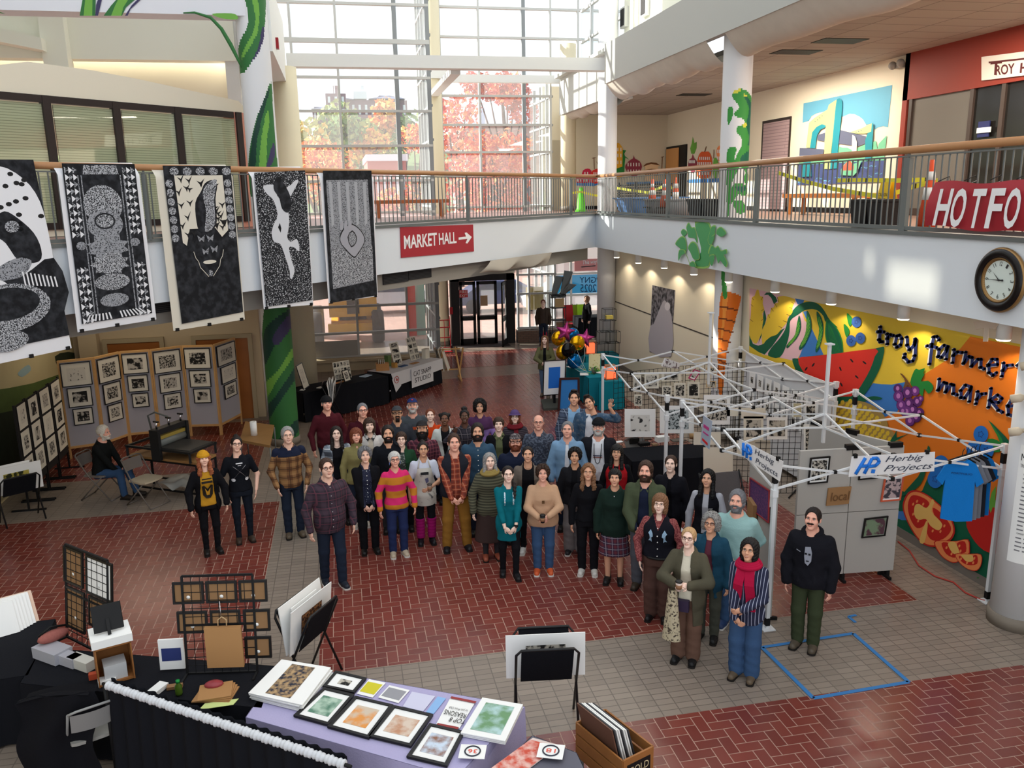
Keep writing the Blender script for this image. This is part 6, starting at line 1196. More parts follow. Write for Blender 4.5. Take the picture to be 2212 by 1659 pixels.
def x(c):
 P_=M('tee_print_white',(214,214,218),.8)
 sw=[]
 for s in(-1,1):
  pts=[(s*(-.1+.2*t),.75-.13*t+.012*math.sin(t*3))for t in np.linspace(0,1,7)];sw+=[(P_,[(x_,z_)for x_,z_ in pts]+[(x_+s*.012,z_-.008)for x_,z_ in pts[::-1]])];sw+=[(P_,[(s*.1+.03*math.cos(a),.615+.016*math.sin(a))for a in np.linspace(0,6.28,10)])]
 chest(c,sw+[(P_,[(-.05,.775),(.05,.775),(.05,.765),(-.05,.765)]),(P_,[(-.025,.755),(.025,.755),(.025,.75),(-.025,.75)])],.026)
R('woman in black tee with crossed white sabres, dark glasses, hands in jeans pockets',(530,1168,0),1.72,6,hair=('bun','dark'),glasses='dark',top=T_(cloth('black_tee',(22,24,30)),sleeve='short',hem=.5),bottom=T_(cloth('denim_black',(28,34,44)),kind='slim'),shoes=((62,50,42),'boot'),arms=('pocket','pocket'),extra=x,head=(0,0,6))
def x(c):collar(c,NV);mb=MB();to_mb(mb,*c['mk'](lambda g:np.maximum(np.maximum(np.minimum(c['torso'](g,.02,.755,.85),np.maximum(c['arms'](g,.018,.018,-.75),.755*c['H']-g[...,2])),g[...,2]-.845*c['H']-.28*g[...,1]),.755*c['H']-.04*np.abs(np.sin(g[...,0]*22))-g[...,2]),c['lo'],c['hi'],.0125),NV);mb.build('yoke',c['o'],local=True)
R('grey-haired man in brown plaid shirt with navy yoke, at the foot of the green column',(638,1157,0),1.8,6,sex='m',hair=('short_thick','grey'),glasses='wire',top=T_(plaid('plaid_brown',(96,62,38),(150,112,72),(60,40,28),.14),hem=.47,neck='collar'),bottom=T_(JD),shoes=((92,80,66),'shoe'),arms=('pocket','pocket'),extra=x)
R('man in dark purple plaid shirt with square glasses, foremost at left',(722,1262,0),1.84,14,sex='m',wd=1.1,belly=.5,hair=('short','brown'),glasses='red',smile=False,top=T_(plaid('plaid_purple',(44,36,46),(66,50,62),(96,52,66),.11),hem=.44,neck='collar',t=.006),bottom=T_(JD),shoes=((30,36,48),'sneaker'),arms=('side','side'),step=.06,extra=lambda c:(collar(c,MATS['plaid_purple']),buttons(c,CHROME,.5,.8,6,.034)))
# --- back row, left to right
R('older man in maroon shirt and black knit cap, beside the black tables',(704,858),1.8,10,sex='m',wd=1.08,belly=.6,skin='ruddy',hair=('buzz','grey'),hat=('beanie',cloth('black_cap',(26,26,28))),smile=False,top=T_(cloth('maroon_shirt',(74,26,34)),hem=.46,neck='collar'),bottom=T_(JD),arms=('side','pocket'),extra=lambda c:collar(c,MATS['cloth_maroon_shirt']))
R('man in dark maroon sweater with grey hair and glasses',(782,873),1.78,6,sex='m',wd=1.12,belly=.6,skin='ruddy',hair=('short','steel'),glasses='red',smile=False,top=T_(cloth('maroon_sweater',(66,22,32)),hem=.47),bottom=T_(JD))
R('woman with long dark hair and a black and white plaid shawl',(725,923),1.66,4,wd=1.1,skin='pale',hair=('long','dark'),glasses='wire',top=T_(BLK,neck='scoop'),over=T_(plaid('plaid_shawl',(150,160,172),(60,64,74),(226,228,232),.16),hem=.36,open=(.05,.06),name='shawl'),bottom=T_(BKP))
R('woman in olive cable-knit sweater with short red-brown hair',(768,927),1.66,4,skin='ruddy',hair=('bob_bangs','auburn'),top=T_(cloth('olive_knit',(136,128,84)),neck='turtle',hem=.45,t=.008),bottom=T_(JD),shoes=((190,180,168),'sneaker'))
R('woman in white jacket with dark collar and brown fringe',(797,905),1.7,4,skin='pale',hair=('bob_bangs','brown'),top=T_(cloth('cream_tee',(200,190,176)),neck='scoop'),over=T_(cloth('white_jacket',(206,202,200)),open=(.02,.04),neck='collar'),bottom=T_(JD),extra=lambda c:collar(c,cloth('charcoal',())))
R('man in grey cap and dark grey button shirt with goatee',(857,879),1.78,2,sex='m',wd=1.08,skin='olive',hair=('buzz','dark'),hat=('cap',cloth('grey_cap',(62,64,68))),beard=('goatee','dark'),glasses='dark',smile=False,top=T_(cloth('slate_shirt',(52,56,64)),neck='collar',hem=.46),bottom=T_(JD),extra=lambda c:(collar(c,MATS['cloth_slate_shirt']),buttons(c,M('button_dark',(30,30,32),.4))))
R('man in blue cap and grey tee with orange lettering, grey beard',(890,862),1.8,0,sex='m',wd=1.1,belly=.5,skin='ruddy',hair=('buzz','grey'),hat=('cap',cloth('blue_cap',(36,48,96))),beard=('short','silver'),smile=False,top=T_(cloth('grey_tee',(74,80,86)),hem=.46,sleeve='short'),bottom=T_(JD),arms=('clasp_high','clasp_high'),extra=lambda c:(chest(c,[(M('print_orange',(196,84,44),.8),[(-.1,.735),(.1,.735),(.1,.705),(-.1,.705)])],.028),(lambda mb:(mb.ball(c['hv'](0,-.098,.095),(.014,.006,.016),M('cap_badge',(200,60,60),.6),8,6),mb.build('badge',c['o'],local=True)))(MB())))
R('young woman in orange tee with auburn hair',(929,884),1.66,0,skin='pale',hair=('back','auburn'),top=T_(cloth('orange_tee',(206,72,30)),hem=.46,sleeve='short'),bottom=T_(JD))
R('woman with two hair puffs in white baseball jersey',(960,892),1.64,0,skin='brown',hair=('buns','black'),top=T_(BLK,neck='scoop'),over=T_(cloth('white_jersey',(206,210,206)),open=(.045,.0),neck='vee',hem=.44,name='jersey'),bottom=T_(JD),smile=True)
R('person with piled-up locs and glasses making a peace sign',(1003,886),1.68,0,skin='dark',hair=('locs_bun','black'),glasses='wire',top=T_(plaid('plaid_dark_check',(30,30,38),(52,48,58),(120,110,116),.1),hem=.46),bottom=T_(BKP),arms=('peace','down'))
R('woman with big dark curls in purple and lavender top',(1036,866),1.68,0,wd=1.15,skin='tan',hair=('curly_big','black'),top=T_(stripes('lavender_block',[(150,122,190),(78,44,82)],3.0,2,.9,[0,.385]),hem=.45),bottom=T_(BKP))
R('woman with short brown hair, green shirt under a black blazer',(1077,903),1.68,0,skin='pale',hair=('pixie','brown'),top=T_(cloth('sage_shirt',(98,104,74)),neck='collar'),over=T_(BLK,open=(.03,.045)),bottom=T_(BKP),extra=lambda c:collar(c,MATS['cloth_sage_shirt']))
R('woman in purple cloche hat, red scarf and dark striped cardigan',(1112,888),1.62,0,wd=1.1,skin='pale',hair=('bob','auburn'),hat=('cloche',cloth('purple_felt',(84,66,110))),glasses='dark',smile=False,top=T_(stripes('dark_stripe',[(38,32,40),(74,66,76)],.03,2,.9),hem=.42,t=.01),bottom=T_(BKP),extra=lambda c:scarf(c,cloth('scarf_dark_red',(112,32,40)),((.03,.68),)))
R('balding man with glasses in dark leaf-patterned shirt',(1163,898),1.76,0,sex='m',wd=1.05,skin='ruddy',hair=('receding','steel'),glasses='red',smile=False,top=T_(spots('leaf_shirt',(52,58,72),(92,100,116),30,.52),neck='collar',hem=.47),bottom=T_(JD),extra=lambda c:collar(c,MATS['leaf_shirt']))
R('tall young man in blue tee under open navy plaid flannel',(1240,846),1.85,0,sex='m',skin='tan',hair=('quiff','dark'),top=T_(cloth('sky_tee',(138,178,214)),hem=.47),over=T_(plaid('plaid_navy',(44,54,74),(80,92,116),(140,152,172),.12),open=(.055,.07),hem=.45,neck='collar'),bottom=T_(JD))
R('man in patterned denim jacket leaning his head and waving',(1273,856),1.8,0,sex='m',skin='tan',hair=('quiff','dark'),top=T_(WHT),over=T_(spots('denim_patch',(58,84,110),(88,104,122),22,.55),open=(.03,.05),neck='collar',t=.006),bottom=T_(JD),arms=('down','wave'),head=(-10,0,-22),extra=lambda c:collar(c,MATS['denim_patch']))
# --- middle row
R('man in black polo with dark hair and short beard',(837,922),1.76,2,sex='m',skin='tan',hair=('short_thick','dark'),beard=('short','dark'),top=T_(cloth('black_polo',(24,26,32)),neck='collar',hem=.47),bottom=T_(KH),extra=lambda c:collar(c,MATS['cloth_black_polo']))
R('person in dark green jacket with cropped brown hair and round glasses',(866,935),1.64,0,skin='pale',hair=('pixie','brown'),glasses='wire',top=T_(spots('floral_shirt',(60,70,66),(170,178,170),40,.58)),over=T_(cloth('green_jacket',(36,70,48)),open=(.025,.04),neck='collar'),bottom=T_(BKP))
R('bearded man in dark cap and red plaid shirt',(911,911),1.76,0,sex='m',skin='tan',hair=('buzz','dark'),hat=('cap',cloth('dark_cap',(44,42,44))),beard=('long','black'),smile=False,top=T_(plaid('plaid_red',(92,38,52),(60,30,44),(150,90,100),.06),neck='collar',hem=.47),bottom=T_(JD),extra=lambda c:collar(c,MATS['plaid_red']))
R('man with thick dark hair and beard in blue denim shirt',(1031,917),1.82,0,sex='m',wd=1.1,skin='tan',hair=('short_thick','dark'),beard=('full','dark'),smile=False,top=T_(cloth('denim_shirt',(56,82,104)),neck='collar',hem=.46),bottom=T_(JD),extra=lambda c:(collar(c,MATS['cloth_denim_shirt']),buttons(c,PAPER,.52,.79,7)))
R('heavy bearded man in patterned cap and navy shirt',(1113,939),1.74,0,sex='m',wd=1.25,belly=1.,skin='ruddy',hair=('buzz','brown'),hat=('cap',spots('cap_check',(58,52,56),(150,140,140),60,.55)),beard=('full','auburn'),glasses='dark',smile=False,top=T_(NV,neck='collar',hem=.45),bottom=T_(JD))
R('woman in taupe cardigan over black camisole, dark hair pulled back',(1140,966),1.66,0,skin='tan',hair=('back','dark'),top=T_(BLK,neck='scoop'),over=T_(cloth('taupe_cardigan',(110,100,92)),open=(.05,.065),hem=.44,name='cardigan'),bottom=T_(BKP,kind='slim'),shoes=((214,212,208),'sneaker'))
R('older man in pale blue denim shirt with slicked grey hair',(1226,912),1.8,-4,sex='m',skin='ruddy',hair=('back','steel'),top=T_(WHT),over=T_(cloth('pale_denim',(124,158,190)),open=(.012,.03),neck='collar',hem=.45),bottom=T_(JD),extra=lambda c:collar(c,MATS['cloth_pale_denim']))
def x(c):chest(c,[(M('print_navy',(60,60,90),.8),[(-.07,.7),(.07,.7),(.07,.692),(-.07,.692)]),(M('print_rust',(150,80,70),.8),[(-.07,.685),(.07,.685),(.07,.678),(-.07,.678)])],.03);mb=MB();mb.tube([front(c,a,z*c['H'],.036)for a,z in((-.06,.8),(-.055,.7),(-.03,.64),(0,.625),(.03,.64),(.05,.7),(.06,.8))],.006,BLACK,6);mb.build('bead_necklace',c['o'],local=True)
R('man in black beanie, puffer jacket and white tee, greying beard and glasses',(1293,906),1.82,-4,sex='m',wd=1.12,belly=.4,skin='ruddy',hair=('buzz','grey'),hat=('beanie',cloth('black_cap',())),beard=('short','silver'),glasses='dark',top=T_(WHT,hem=.46),over=T_(cloth('black_puffer',(28,28,34)),open=(.05,.07),t=.018,hem=.46),bottom=T_(JD),extra=x)
R('woman with short black hair, black cardigan and wide grey trousers',(1242,970),1.64,-4,skin='olive',hair=('curly_short','black'),smile=False,top=T_(BLK),over=T_(cloth('black_cardigan',(28,28,32)),open=(.02,.04),name='cardigan'),bottom=T_(cloth('grey_wide',(124,118,118)),kind='wide'),shoes=((30,30,34),'sneaker'))
R('woman with long black fringe, round glasses and red vest',(1333,962),1.64,-6,skin='tan',hair=('long_bangs','black'),glasses='wire',top=T_(BLK),over=T_(cloth('red_vest',(170,28,36)),sleeve=0,open=(.02,.03),hem=.46,name='vest'),bottom=T_(BKP))
R('woman in black coat with brown hair tied back',(1450,985),1.7,-8,skin='pale',hair=('back','brown'),top=T_(BLK,neck='collar'),over=T_(cloth('black_coat',(24,24,30)),open=(.01,.03),hem=.36,t=.006,name='coat'),bottom=T_(BKP))
R('woman with long black hair in black zip vest and grey sleeves',(1530,1016),1.68,-10,skin='tan',hair=('long','black'),top=T_(cloth('pale_grey_top',(178,178,186)),neck='crew'),over=T_(cloth('black_vest',(24,24,30)),sleeve=0,open=(.022,.026),hem=.47,name='vest',neck='collar'),bottom=T_(BKP),extra=lambda c:chest(c,[(WHITE,[(.05,.715),(.1,.715),(.1,.708),(.05,.708)])],.044))
# --- front row
R('woman in black cardigan and dotted navy blouse with grey wavy hair',(800,1192,0),1.66,6,hair=('curly_short','steel'),smile=False,top=T_(spots('dotted_blouse',(32,36,58),(150,156,176),70,.66),neck='collar'),over=T_(BLK,open=(.035,.05),hem=.45,name='cardigan'),bottom=T_(BKP),arms=('clasp','clasp'),extra=lambda c:buttons(c,PAPER,.56,.8,7))
R('woman in pink and mustard striped sweater with short silver hair',(862,1198,0),1.62,8,skin='ruddy',hair=('pixie','silver'),glasses='dark',top=T_(stripes('pink_mustard',[(214,44,108),(190,120,36)],.21,2,.95,[0,.5]),hem=.47,t=.006),bottom=T_(cloth('navy_jeans',(38,48,86))),shoes=((190,172,150),'sneaker'),arms=('side','side'),extra=lambda c:earrings(c,(120,150,220)))
def x(c):
 AP=spots('apron_canvas',(196,192,182),(74,74,78),9,.64,.9,.05);H=c['H'];mb=MB()
 g_=lambda u,v:tuple(front(c,(u-.5)*(.2+.14*min(1,(1-v)*2.2)),(.40+.37*v)*H,.034+(.03 if v<.35 else 0)))
 mb.grid(g_,10,16,AP);ap=mb.build('apron',c['o'],local=True);mb=MB()
 for s in(-1,1):mb.tube([front(c,s*.095,.768*H,.036),front(c,s*.07,.82*H,.03),c['up']((s*.055,.02,.85*H))],.011,AP,6)
 mb.build('strap',ap,local=True);chest(c,[(INK,[(-.06,.735),(.06,.735),(.06,.71),(-.06,.71)]),(M('apron_stain',(90,90,120),.9),[(.0,.67),(.05,.68),(.06,.64),(.02,.62)])],.038);held_cup(c,1,'metal travel cup held by the woman in the stained apron',(150,130,120),(60,54,50))
R('young woman in paint-stained apron, white tee and magenta leg warmers',(922,1172,0),1.64,4,skin='olive',hair=('bun','dark'),glasses='wire',top=T_(cloth('white_tee',(204,208,222)),sleeve='short',hem=.47),bottom=T_(BKP,kind='skirt',hem=.42,flare=.01,legging=BKP,warmers=cloth('magenta_knit',(150,22,96))),shoes=((26,26,30),'shoe'),arms=('down','cup2'),extra=x)
R('tall man in black quilted vest over orange plaid shirt and mustard trousers',(988,1186,0),1.83,6,sex='m',wd=1.04,belly=.3,skin='ruddy',hair=('short','brown'),smile=False,top=T_(plaid('plaid_orange',(150,62,40),(110,50,40),(196,130,100),.08),neck='collar',hem=.47),over=T_(cloth('quilted_vest',(34,36,44)),sleeve=0,open=(.035,.045),neck='collar',hem=.48,t=.012,name='vest'),bottom=T_(cloth('mustard_canvas',(142,100,42)),kind='baggy'),shoes=((28,28,32),'shoe'),arms=('clasp','clasp'),stance=.085,extra=lambda c:collar(c,MATS['plaid_orange']))
R('older woman in striped olive sweater, yellow cowl scarf and long brown skirt',(1062,1205,0),1.63,8,wd=1.12,skin='pale',hair=('long_grey','grey'),smile=False,top=T_(stripes('olive_stripe',[(58,58,46),(92,90,72)],.04,2,.95),hem=.43,t=.014,flare=.02),bottom=T_(cloth('brown_skirt',(62,48,46)),kind='skirt',hem=.18,flare=.06,legging=KH),shoes=((150,78,58),'boot'),arms=('side','side'),extra=lambda c:scarf(c,cloth('ochre_cowl',(148,128,74)),()))
R('woman in teal dress with a long dark braid, foremost in the middle',(1101,1243,0),1.63,6,skin='pale',hair=('braid','dark'),glasses='wire',top=T_(cloth('teal_dress',(14,102,114)),hem=.345,flare=.035,name='dress',sleeve=.62),bottom=T_(BKP,kind='slim'),shoes=((24,24,28),'shoe'),arms=('clasp','clasp'),step=.05,extra=lambda c:(watch(c,1),(lambda mb,mt:([mb.tube([front(c,s*.06,z*c['H'],.024)for z in(.79,.73,.68)],.012,mt,6)for s in(-1,1)],mb.build('floral_trim',c['o'],local=True)))(MB(),spots('floral_trim',(90,170,200),(226,232,236),60,.5))))
R('woman in tan sweater and turned-up jeans holding a black cup',(1174,1236,0),1.6,2,wd=1.2,belly=.5,skin='ruddy',hair=('curly_short','brown'),top=T_(cloth('tan_sweater',(190,152,122)),hem=.46,t=.01),bottom=T_(JM,end=.93),shoes=((206,92,50),'sneaker'),arms=('cup2','cup2'),extra=lambda c:(held_cup(c,-1,'black paper cup held by the woman in the tan sweater',(30,28,28),(24,22,22),(.04,-.05,.02)),chest(c,[(M('pendant',(96,70,44),.4),[(-.018,.72),(.018,.72),(.018,.69),(-.018,.69)])],.034)))
R('young woman all in black with long ombre hair, glasses and white shoes',(1270,1237,0),1.63,-2,skin='tan',hair=('long_wavy','dkblonde'),glasses='wire',smile=False,top=T_(BLK,hem=.5,t=.006),bottom=T_(BKP),shoes=((208,204,198),'sneaker'))
R('woman in dark green sweater and plaid skirt with cropped black hair',(1326,1256,0),1.64,-4,skin='tan',hair=('pixie','black'),top=T_(cloth('forest_sweater',(26,42,36)),hem=.43,t=.02,flare=.02),bottom=T_(plaid('plaid_skirt',(44,36,60),(96,40,52),(150,140,150),.08),kind='skirt',hem=.26,flare=.07),shoes=((22,22,24),'boot'),extra=lambda c:(lambda mb:(mb.ball(front(c,.0,.79*c['H'],.034),.012,CHROME,8,6),mb.build('pin',c['o'],local=True)))(MB()))
R('bearded man in open olive work jacket and grey jeans',(1390,1268,0),1.8,-8,sex='m',wd=1.12,belly=.4,skin='ruddy',hair=('short_thick','brown'),beard=('full','brown'),top=T_(NV,hem=.47),over=T_(cloth('olive_jacket',(70,78,58)),open=(.03,.05),neck='collar',hem=.46,t=.008),bottom=T_(cloth('grey_jeans',(82,84,92)),kind='baggy'),shoes=((62,52,42),'boot'),arms=('clasp_high','clasp_high'),extra=lambda c:collar(c,MATS['cloth_olive_jacket']))
def x(c):
 BLU_=M('applique_blue',(150,180,206),.8);it=[]
 for s in(-1,1):it.append((BLU_,[(s*.06,.735),(s*.085,.76),(s*.1,.745),(s*.115,.73),(s*.1,.72),(s*.095,.69),(s*.115,.665),(s*.09,.67),(s*.07,.66),(s*.075,.7),(s*.055,.71)]))
 chest(c,it,.046);buttons(c,PAPER,.55,.77,5,.046);earrings(c);mb=MB();mb.tube([front(c,q_,.525*c['H'],.028)for q_ in np.linspace(-.13,.13,9)],.016,BLACK,6);mb.build('belt',c['o'],local=True)
R('woman with fringe, black western vest with blue birds and red lace sleeves',(1420,1335,0),1.66,-8,wd=1.2,skin='pale',hair=('bob_bangs','dkblonde'),glasses='wire',top=T_(spots('red_lace',(110,44,48),(150,84,82),60,.5),hem=.52,neck='turtle'),over=T_(cloth('western_vest',(24,24,32)),sleeve=0,open=None,hem=.52,neck='vee',name='vest'),bottom=T_(cloth('brown_wide',(84,60,54)),kind='wide',waist=.56),shoes=((24,22,24),'boot'),arms=('pocket','pocket'),extra=x)
R('woman with grey curls and glasses in a teal quilted coat',(1527,1378,0),1.6,-12,skin='tan',hair=('curly','grey'),glasses='red',top=T_(cloth('plum_tee',(104,52,66)),neck='crew'),over=T_(cloth('teal_coat',(32,70,92)),open=(.02,.05),hem=.36,t=.008,name='coat'),bottom=T_(cloth('olive_trousers',(72,74,66))),shoes=((26,26,26),'boot'))
R('man in mint green sweater with greying beard holding a white cup',(1594,1062),1.78,-12,sex='m',wd=1.06,belly=.2,skin='ruddy',hair=('short_thick','steel'),beard=('short','steel'),top=T_(cloth('mint_sweater',(150,186,184)),hem=.44,t=.01),bottom=T_(JM),shoes=((44,62,100),'sneaker'),arms=('cup2','behind'),extra=lambda c:held_cup(c,-1,'white paper cup with black lid held by the man in mint green'))
def x(c):
 held_cup(c,-1,'pale paper cup held by the blonde woman in the olive blazer',(216,196,186),(30,28,28),(.04,-.05,.02));H=c['H'];SCF=spots('leopard_scarf',(190,178,150),(70,60,52),36,.56);W=c['J'][-1][2];mb=MB()
 mb.grid(lambda u,v:tuple(W+np.array([-.02+(.05+.06*v)*math.sin((u-.5)*6.3),-.03-.03*math.cos(u*12),-.06-.62*v])),14,12,SCF);o=mb.build('draped_scarf',None,'leopard-spotted scarf hanging from the hands of the woman in the olive blazer','scarf',local=True);o.location=c['o'].location;o.rotation_euler=c['o'].rotation_euler
 P_=M('bag_purple',(52,40,66),.6);mb=MB();mb.box(front(c,-.02,.47*H,.07),(.16,.06,.13),P_);mb.build('belt_bag',c['o'],local=True)
R('blonde woman in long olive blazer and brown cords, dark glasses, front right',(1480,1425,0),1.63,-12,skin='pale',hair=('pony','blonde'),glasses='red',smile=False,top=T_(cloth('cream_top',(214,206,186)),neck='crew'),over=T_(cloth('olive_blazer',(80,76,62)),open=(.028,.06),hem=.3,t=.008,name='blazer',flare=.03),bottom=T_(cloth('brown_cord',(104,78,66)),kind='wide'),shoes=((24,24,26),'shoe'),arms=('cup','cup'),extra=x)
R('woman with red scarf and navy pinstripe shirt, foremost at right',(1606,1462,0),1.64,-14,skin='tan',hair=('long_bangs' if False else 'bob','black'),glasses='wire',top=T_(stripes('pinstripe',[(34,38,62),(168,174,196),(34,38,62)],.034,0,.9,[0,.42,.58]),hem=.42,t=.012,flare=.02),bottom=T_(JM,kind='wide'),shoes=((96,82,66),'shoe'),arms=('clasp','cross'),extra=lambda c:(scarf(c,cloth('crimson_scarf',(172,24,62)),((-.09,.6),(.075,.54)),.1),(lambda mb,J:(mb.tube([J[2]-(J[2]-J[1])*.16,J[2]+(J[2]-J[1])*.02],.036,WHT,10),mb.build('shirt_cuff',c['o'],local=True)))(MB(),c['J'][1])))
def x(c):
 PW=M('hoodie_print',(150,154,166),.8);PD=M('hoodie_print_dark',(24,24,30),.8);H=c['H'];chest(c,[(PW,[(-.03,.765),(.03,.77),(.05,.73),(.045,.67),(.01,.635),(-.025,.65),(-.035,.7)]),(PD,[(-.03,.725),(-.005,.725),(-.005,.712),(-.03,.712)]),(PD,[(.012,.725),(.035,.725),(.035,.712),(.012,.712)]),(PD,[(-.012,.672),(.02,.672),(.02,.664),(-.012,.664)]),(PW,[(-.13,.735),(-.08,.728),(-.08,.722),(-.13,.729)])],.046)
 mb=MB();R_=.075
 for k in range(2):mb.tube([c['up']((R_*1.25*math.cos(a),.015+R_*(1.0+.25*k)*math.sin(a),.845*H+.03*math.sin(a)-.012-.02*k))for a in np.linspace(-1.2,math.pi+1.2,19)],.034,MATS['cloth_black_hoodie'],8)
 mb.build('hood',c['o'],local=True);mb=MB();mb.poly([front(c,q_,z_*H,.04)for q_,z_ in((-.1,.5),(.1,.5),(.1,.55),(.06,.6),(-.06,.6),(-.1,.55))],cloth('hoodie_pocket',(30,30,36)));mb.build('pocket',c['o'],local=True)
R('man in black printed hoodie and green work trousers, alone inside the booth',(1738,1397,0),1.74,-12,sex='m',wd=1.06,skin='ruddy',hair=('short','dark'),beard=('moustache','dark'),smile=False,top=T_(cloth('black_hoodie',(26,26,32)),hem=.46,t=.02,name='hoodie'),bottom=T_(cloth('moss_trousers',(58,66,46)),kind='baggy'),shoes=((84,74,62),'shoe'),extra=x)
# --- farther away
R('young man in brown jacket standing by the window right of the entrance',(1174,745,0),1.62,0,sex='m',skin='pale',hair=('short_thick','auburn'),smile=False,top=T_(cloth('grey_brown_tee',(70,60,54))),over=T_(cloth('brown_jacket',(64,54,46)),open=(.04,.06),hem=.46),bottom=T_(JD))
def x(c):
 mb=MB()
 for s in(-1,1):mb.lathe([(.02,0),(.012,.06),(.004,.11),(0,.115)],c['hv'](s*.04,.0,.12),cloth('red_felt',(150,30,46)),10)
 mb.build('red_headband',c['o'],local=True)
R('woman in olive jacket with red headband pushing a small cart beside the balloons',(1178,858,0),1.66,-6,skin='pale',hair=('long','dkblonde'),top=T_(BLK),over=T_(cloth('olive_anorak',(104,104,72)),open=(.02,.03),hem=.46,neck='collar'),bottom=T_(JL,kind='slim'),shoes=((110,96,80),'shoe'),arms=('cup2','cup2'),step=.09,extra=x)
pos=un(1268,655,1,29.5);person((pos[0],29.5),math.radians(-75),'woman in black with light hair beside the black table at the far right',1.62,'f',hair=('bob','dkblonde'),top=T_(BLK),over=T_(BLK,hem=.4),bottom=T_(BKP),smile=False)
# --- the seated man
sp=G(222,1075);SEATED=(sp[0]+.02,sp[1]+.05)
person(SEATED,math.radians(72),'white-bearded man in black sweater and jeans seated on a folding chair',1.74,'m',1.05,.4,skin='ruddy',hair=('short_thick','white'),beard=('short','white'),smile=False,top=T_(cloth('black_sweater',(24,26,26)),hem=.46),bottom=T_(JM),shoes=((44,38,34),'shoe'),arms=('lap','lap'),seat=.47,lean=.16,head=(0,-14,0))
# --- stalls, racks, tables and what lies on them
A3=lambda*p:np.array(p,float)
def framed(label,q,fr,mt,im,fw=.02,mg=(.2,.22),dep=.02,name='framed_print',cat='picture',group=None,n=None):
 """q: four corners tl, tr, br, bl in the hall"""
 q=[A3(*p)for p in q];nn=np.cross(q[1]-q[0],q[3]-q[0]);nn/=-np.linalg.norm(nn);nn=nn if n is None else A3(*n)
 if np.dot(nn,A3(0,0,CH)-q[0])<0 and n is None:nn=-nn
 t=thing(name,label,cat,(q[2]+q[3])/2,group=group);P=lambda u,v,d=0:(q[0]*(1-u)+q[1]*u)*(1-v)+(q[3]*(1-u)+q[2]*u)*v+nn*d
 W_,H_=np.linalg.norm(q[1]-q[0]),np.linalg.norm(q[3]-q[0]);a,b=fw/W_,fw/H_
 if fr:
  m=MB()
  for r in((0,0,1,b),(0,1-b,1,1),(0,b,a,1-b),(1-a,b,1,1-b)):m.slab([P(r[0],r[1]),P(r[2],r[1]),P(r[2],r[3]),P(r[0],r[3])],nn*dep,fr)
  m.build('frame',t)
 m=MB();m.slab([P(a*.5,b*.5),P(1-a*.5,b*.5),P(1-a*.5,1-b*.5),P(a*.5,1-b*.5)],nn*dep*.5,mt);m.build('mount',t)
 if im:
  m=MB();m.poly([P(mg[0],mg[1],dep*.5+.002),P(1-mg[0],mg[1],dep*.5+.002),P(1-mg[0],1-mg[1],dep*.5+.002),P(mg[0],1-mg[1],dep*.5+.002)],im);m.build('image',t)
 return t
def sheetq(label,q,mat,name='art_print',cat='print',group=None,art=None,th=.004):
 m=MB();m.slab(q,(0,0,th),mat);o=m.build(name,None,label,cat,group)
 if art:framed_img(q,art,o,th)
 return o
def framed_img(q,im,par,d,mg=.18):
 q=[A3(*p)for p in q];P=lambda u,v:(q[0]*(1-u)+q[1]*u)*(1-v)+(q[3]*(1-u)+q[2]*u)*v+A3(0,0,d+.002);m=MB();m.poly([P(mg,mg),P(1-mg,mg),P(1-mg,1-mg),P(mg,1-mg)],im);m.build('image',par)
def draped(label,q,mat,h=.74,fold=.02,name='tablecloth',top=None):
 """cloth over a folding table: q corners of the top, going round"""
 q=[A3(p[0],p[1],h)for p in q];t=thing('folding_table',label,'table',(sum(p[0]for p in q)/4,sum(p[1]for p in q)/4,0));m=MB();m.slab(q,(0,0,-.03),mat if top is None else top);m.build('tabletop',t);m=MB();cen=sum(q)/4
 for a,b in zip(q,q[1:]+q[:1]):
  L=np.linalg.norm(b-a);k=max(6,int(L/.05));nr=np.cross(b-a,A3(0,0,1));nr/=np.linalg.norm(nr);nr*=np.sign(np.dot(nr,(a+b)/2-cen))
  m.grid(lambda u,v:tuple(a*(1-u)+b*u+nr*(.006+v*(.018+fold*math.sin(u*L*17)+fold*.6*math.sin(u*L*41+1)))+A3(0,0,.004-v*(h-.02))),k,5,mat)
 m.poly([p+A3(0,0,.004)for p in q],mat);m.build(name,t)
 for p in q:m=MB();c=p*.9+cen*.1;m.tube([(c[0],c[1],0),(c[0],c[1],h-.04)],.014,METAL,6);m.build('leg',t)
 return t
BCL,TCL,WCL,LCL=cloth('table_black',(24,25,30)),cloth('table_teal',(22,124,140)),cloth('table_white',(212,212,214)),cloth('table_lavender',(174,168,204))
FB_,MW,PINE=M('frame_black',(20,18,18),.4),M('mat_cream',(226,220,204),.85),M('pine',(206,160,102),.55,noise=.12,nscale=9)
IMG=[spots('etching_%d'%i,(34,33,32),(190,184,172),sc,th,.9,.05)for i,(sc,th)in enumerate(((14,.5),(24,.48),(9,.52),(34,.5),(18,.56),(28,.44)))]
SKT=spots('etching_sketch',(70,66,60),(214,208,194),20,.36,.9,.03)
def wires(m,P,nu,nv,r,mat):
 for i in range(nu+1):m.bar(P(i/nu,0),P(i/nu,1),r,mat)
 for j in range(nv+1):m.bar(P(0,j/nv),P(1,j/nv),r,mat)
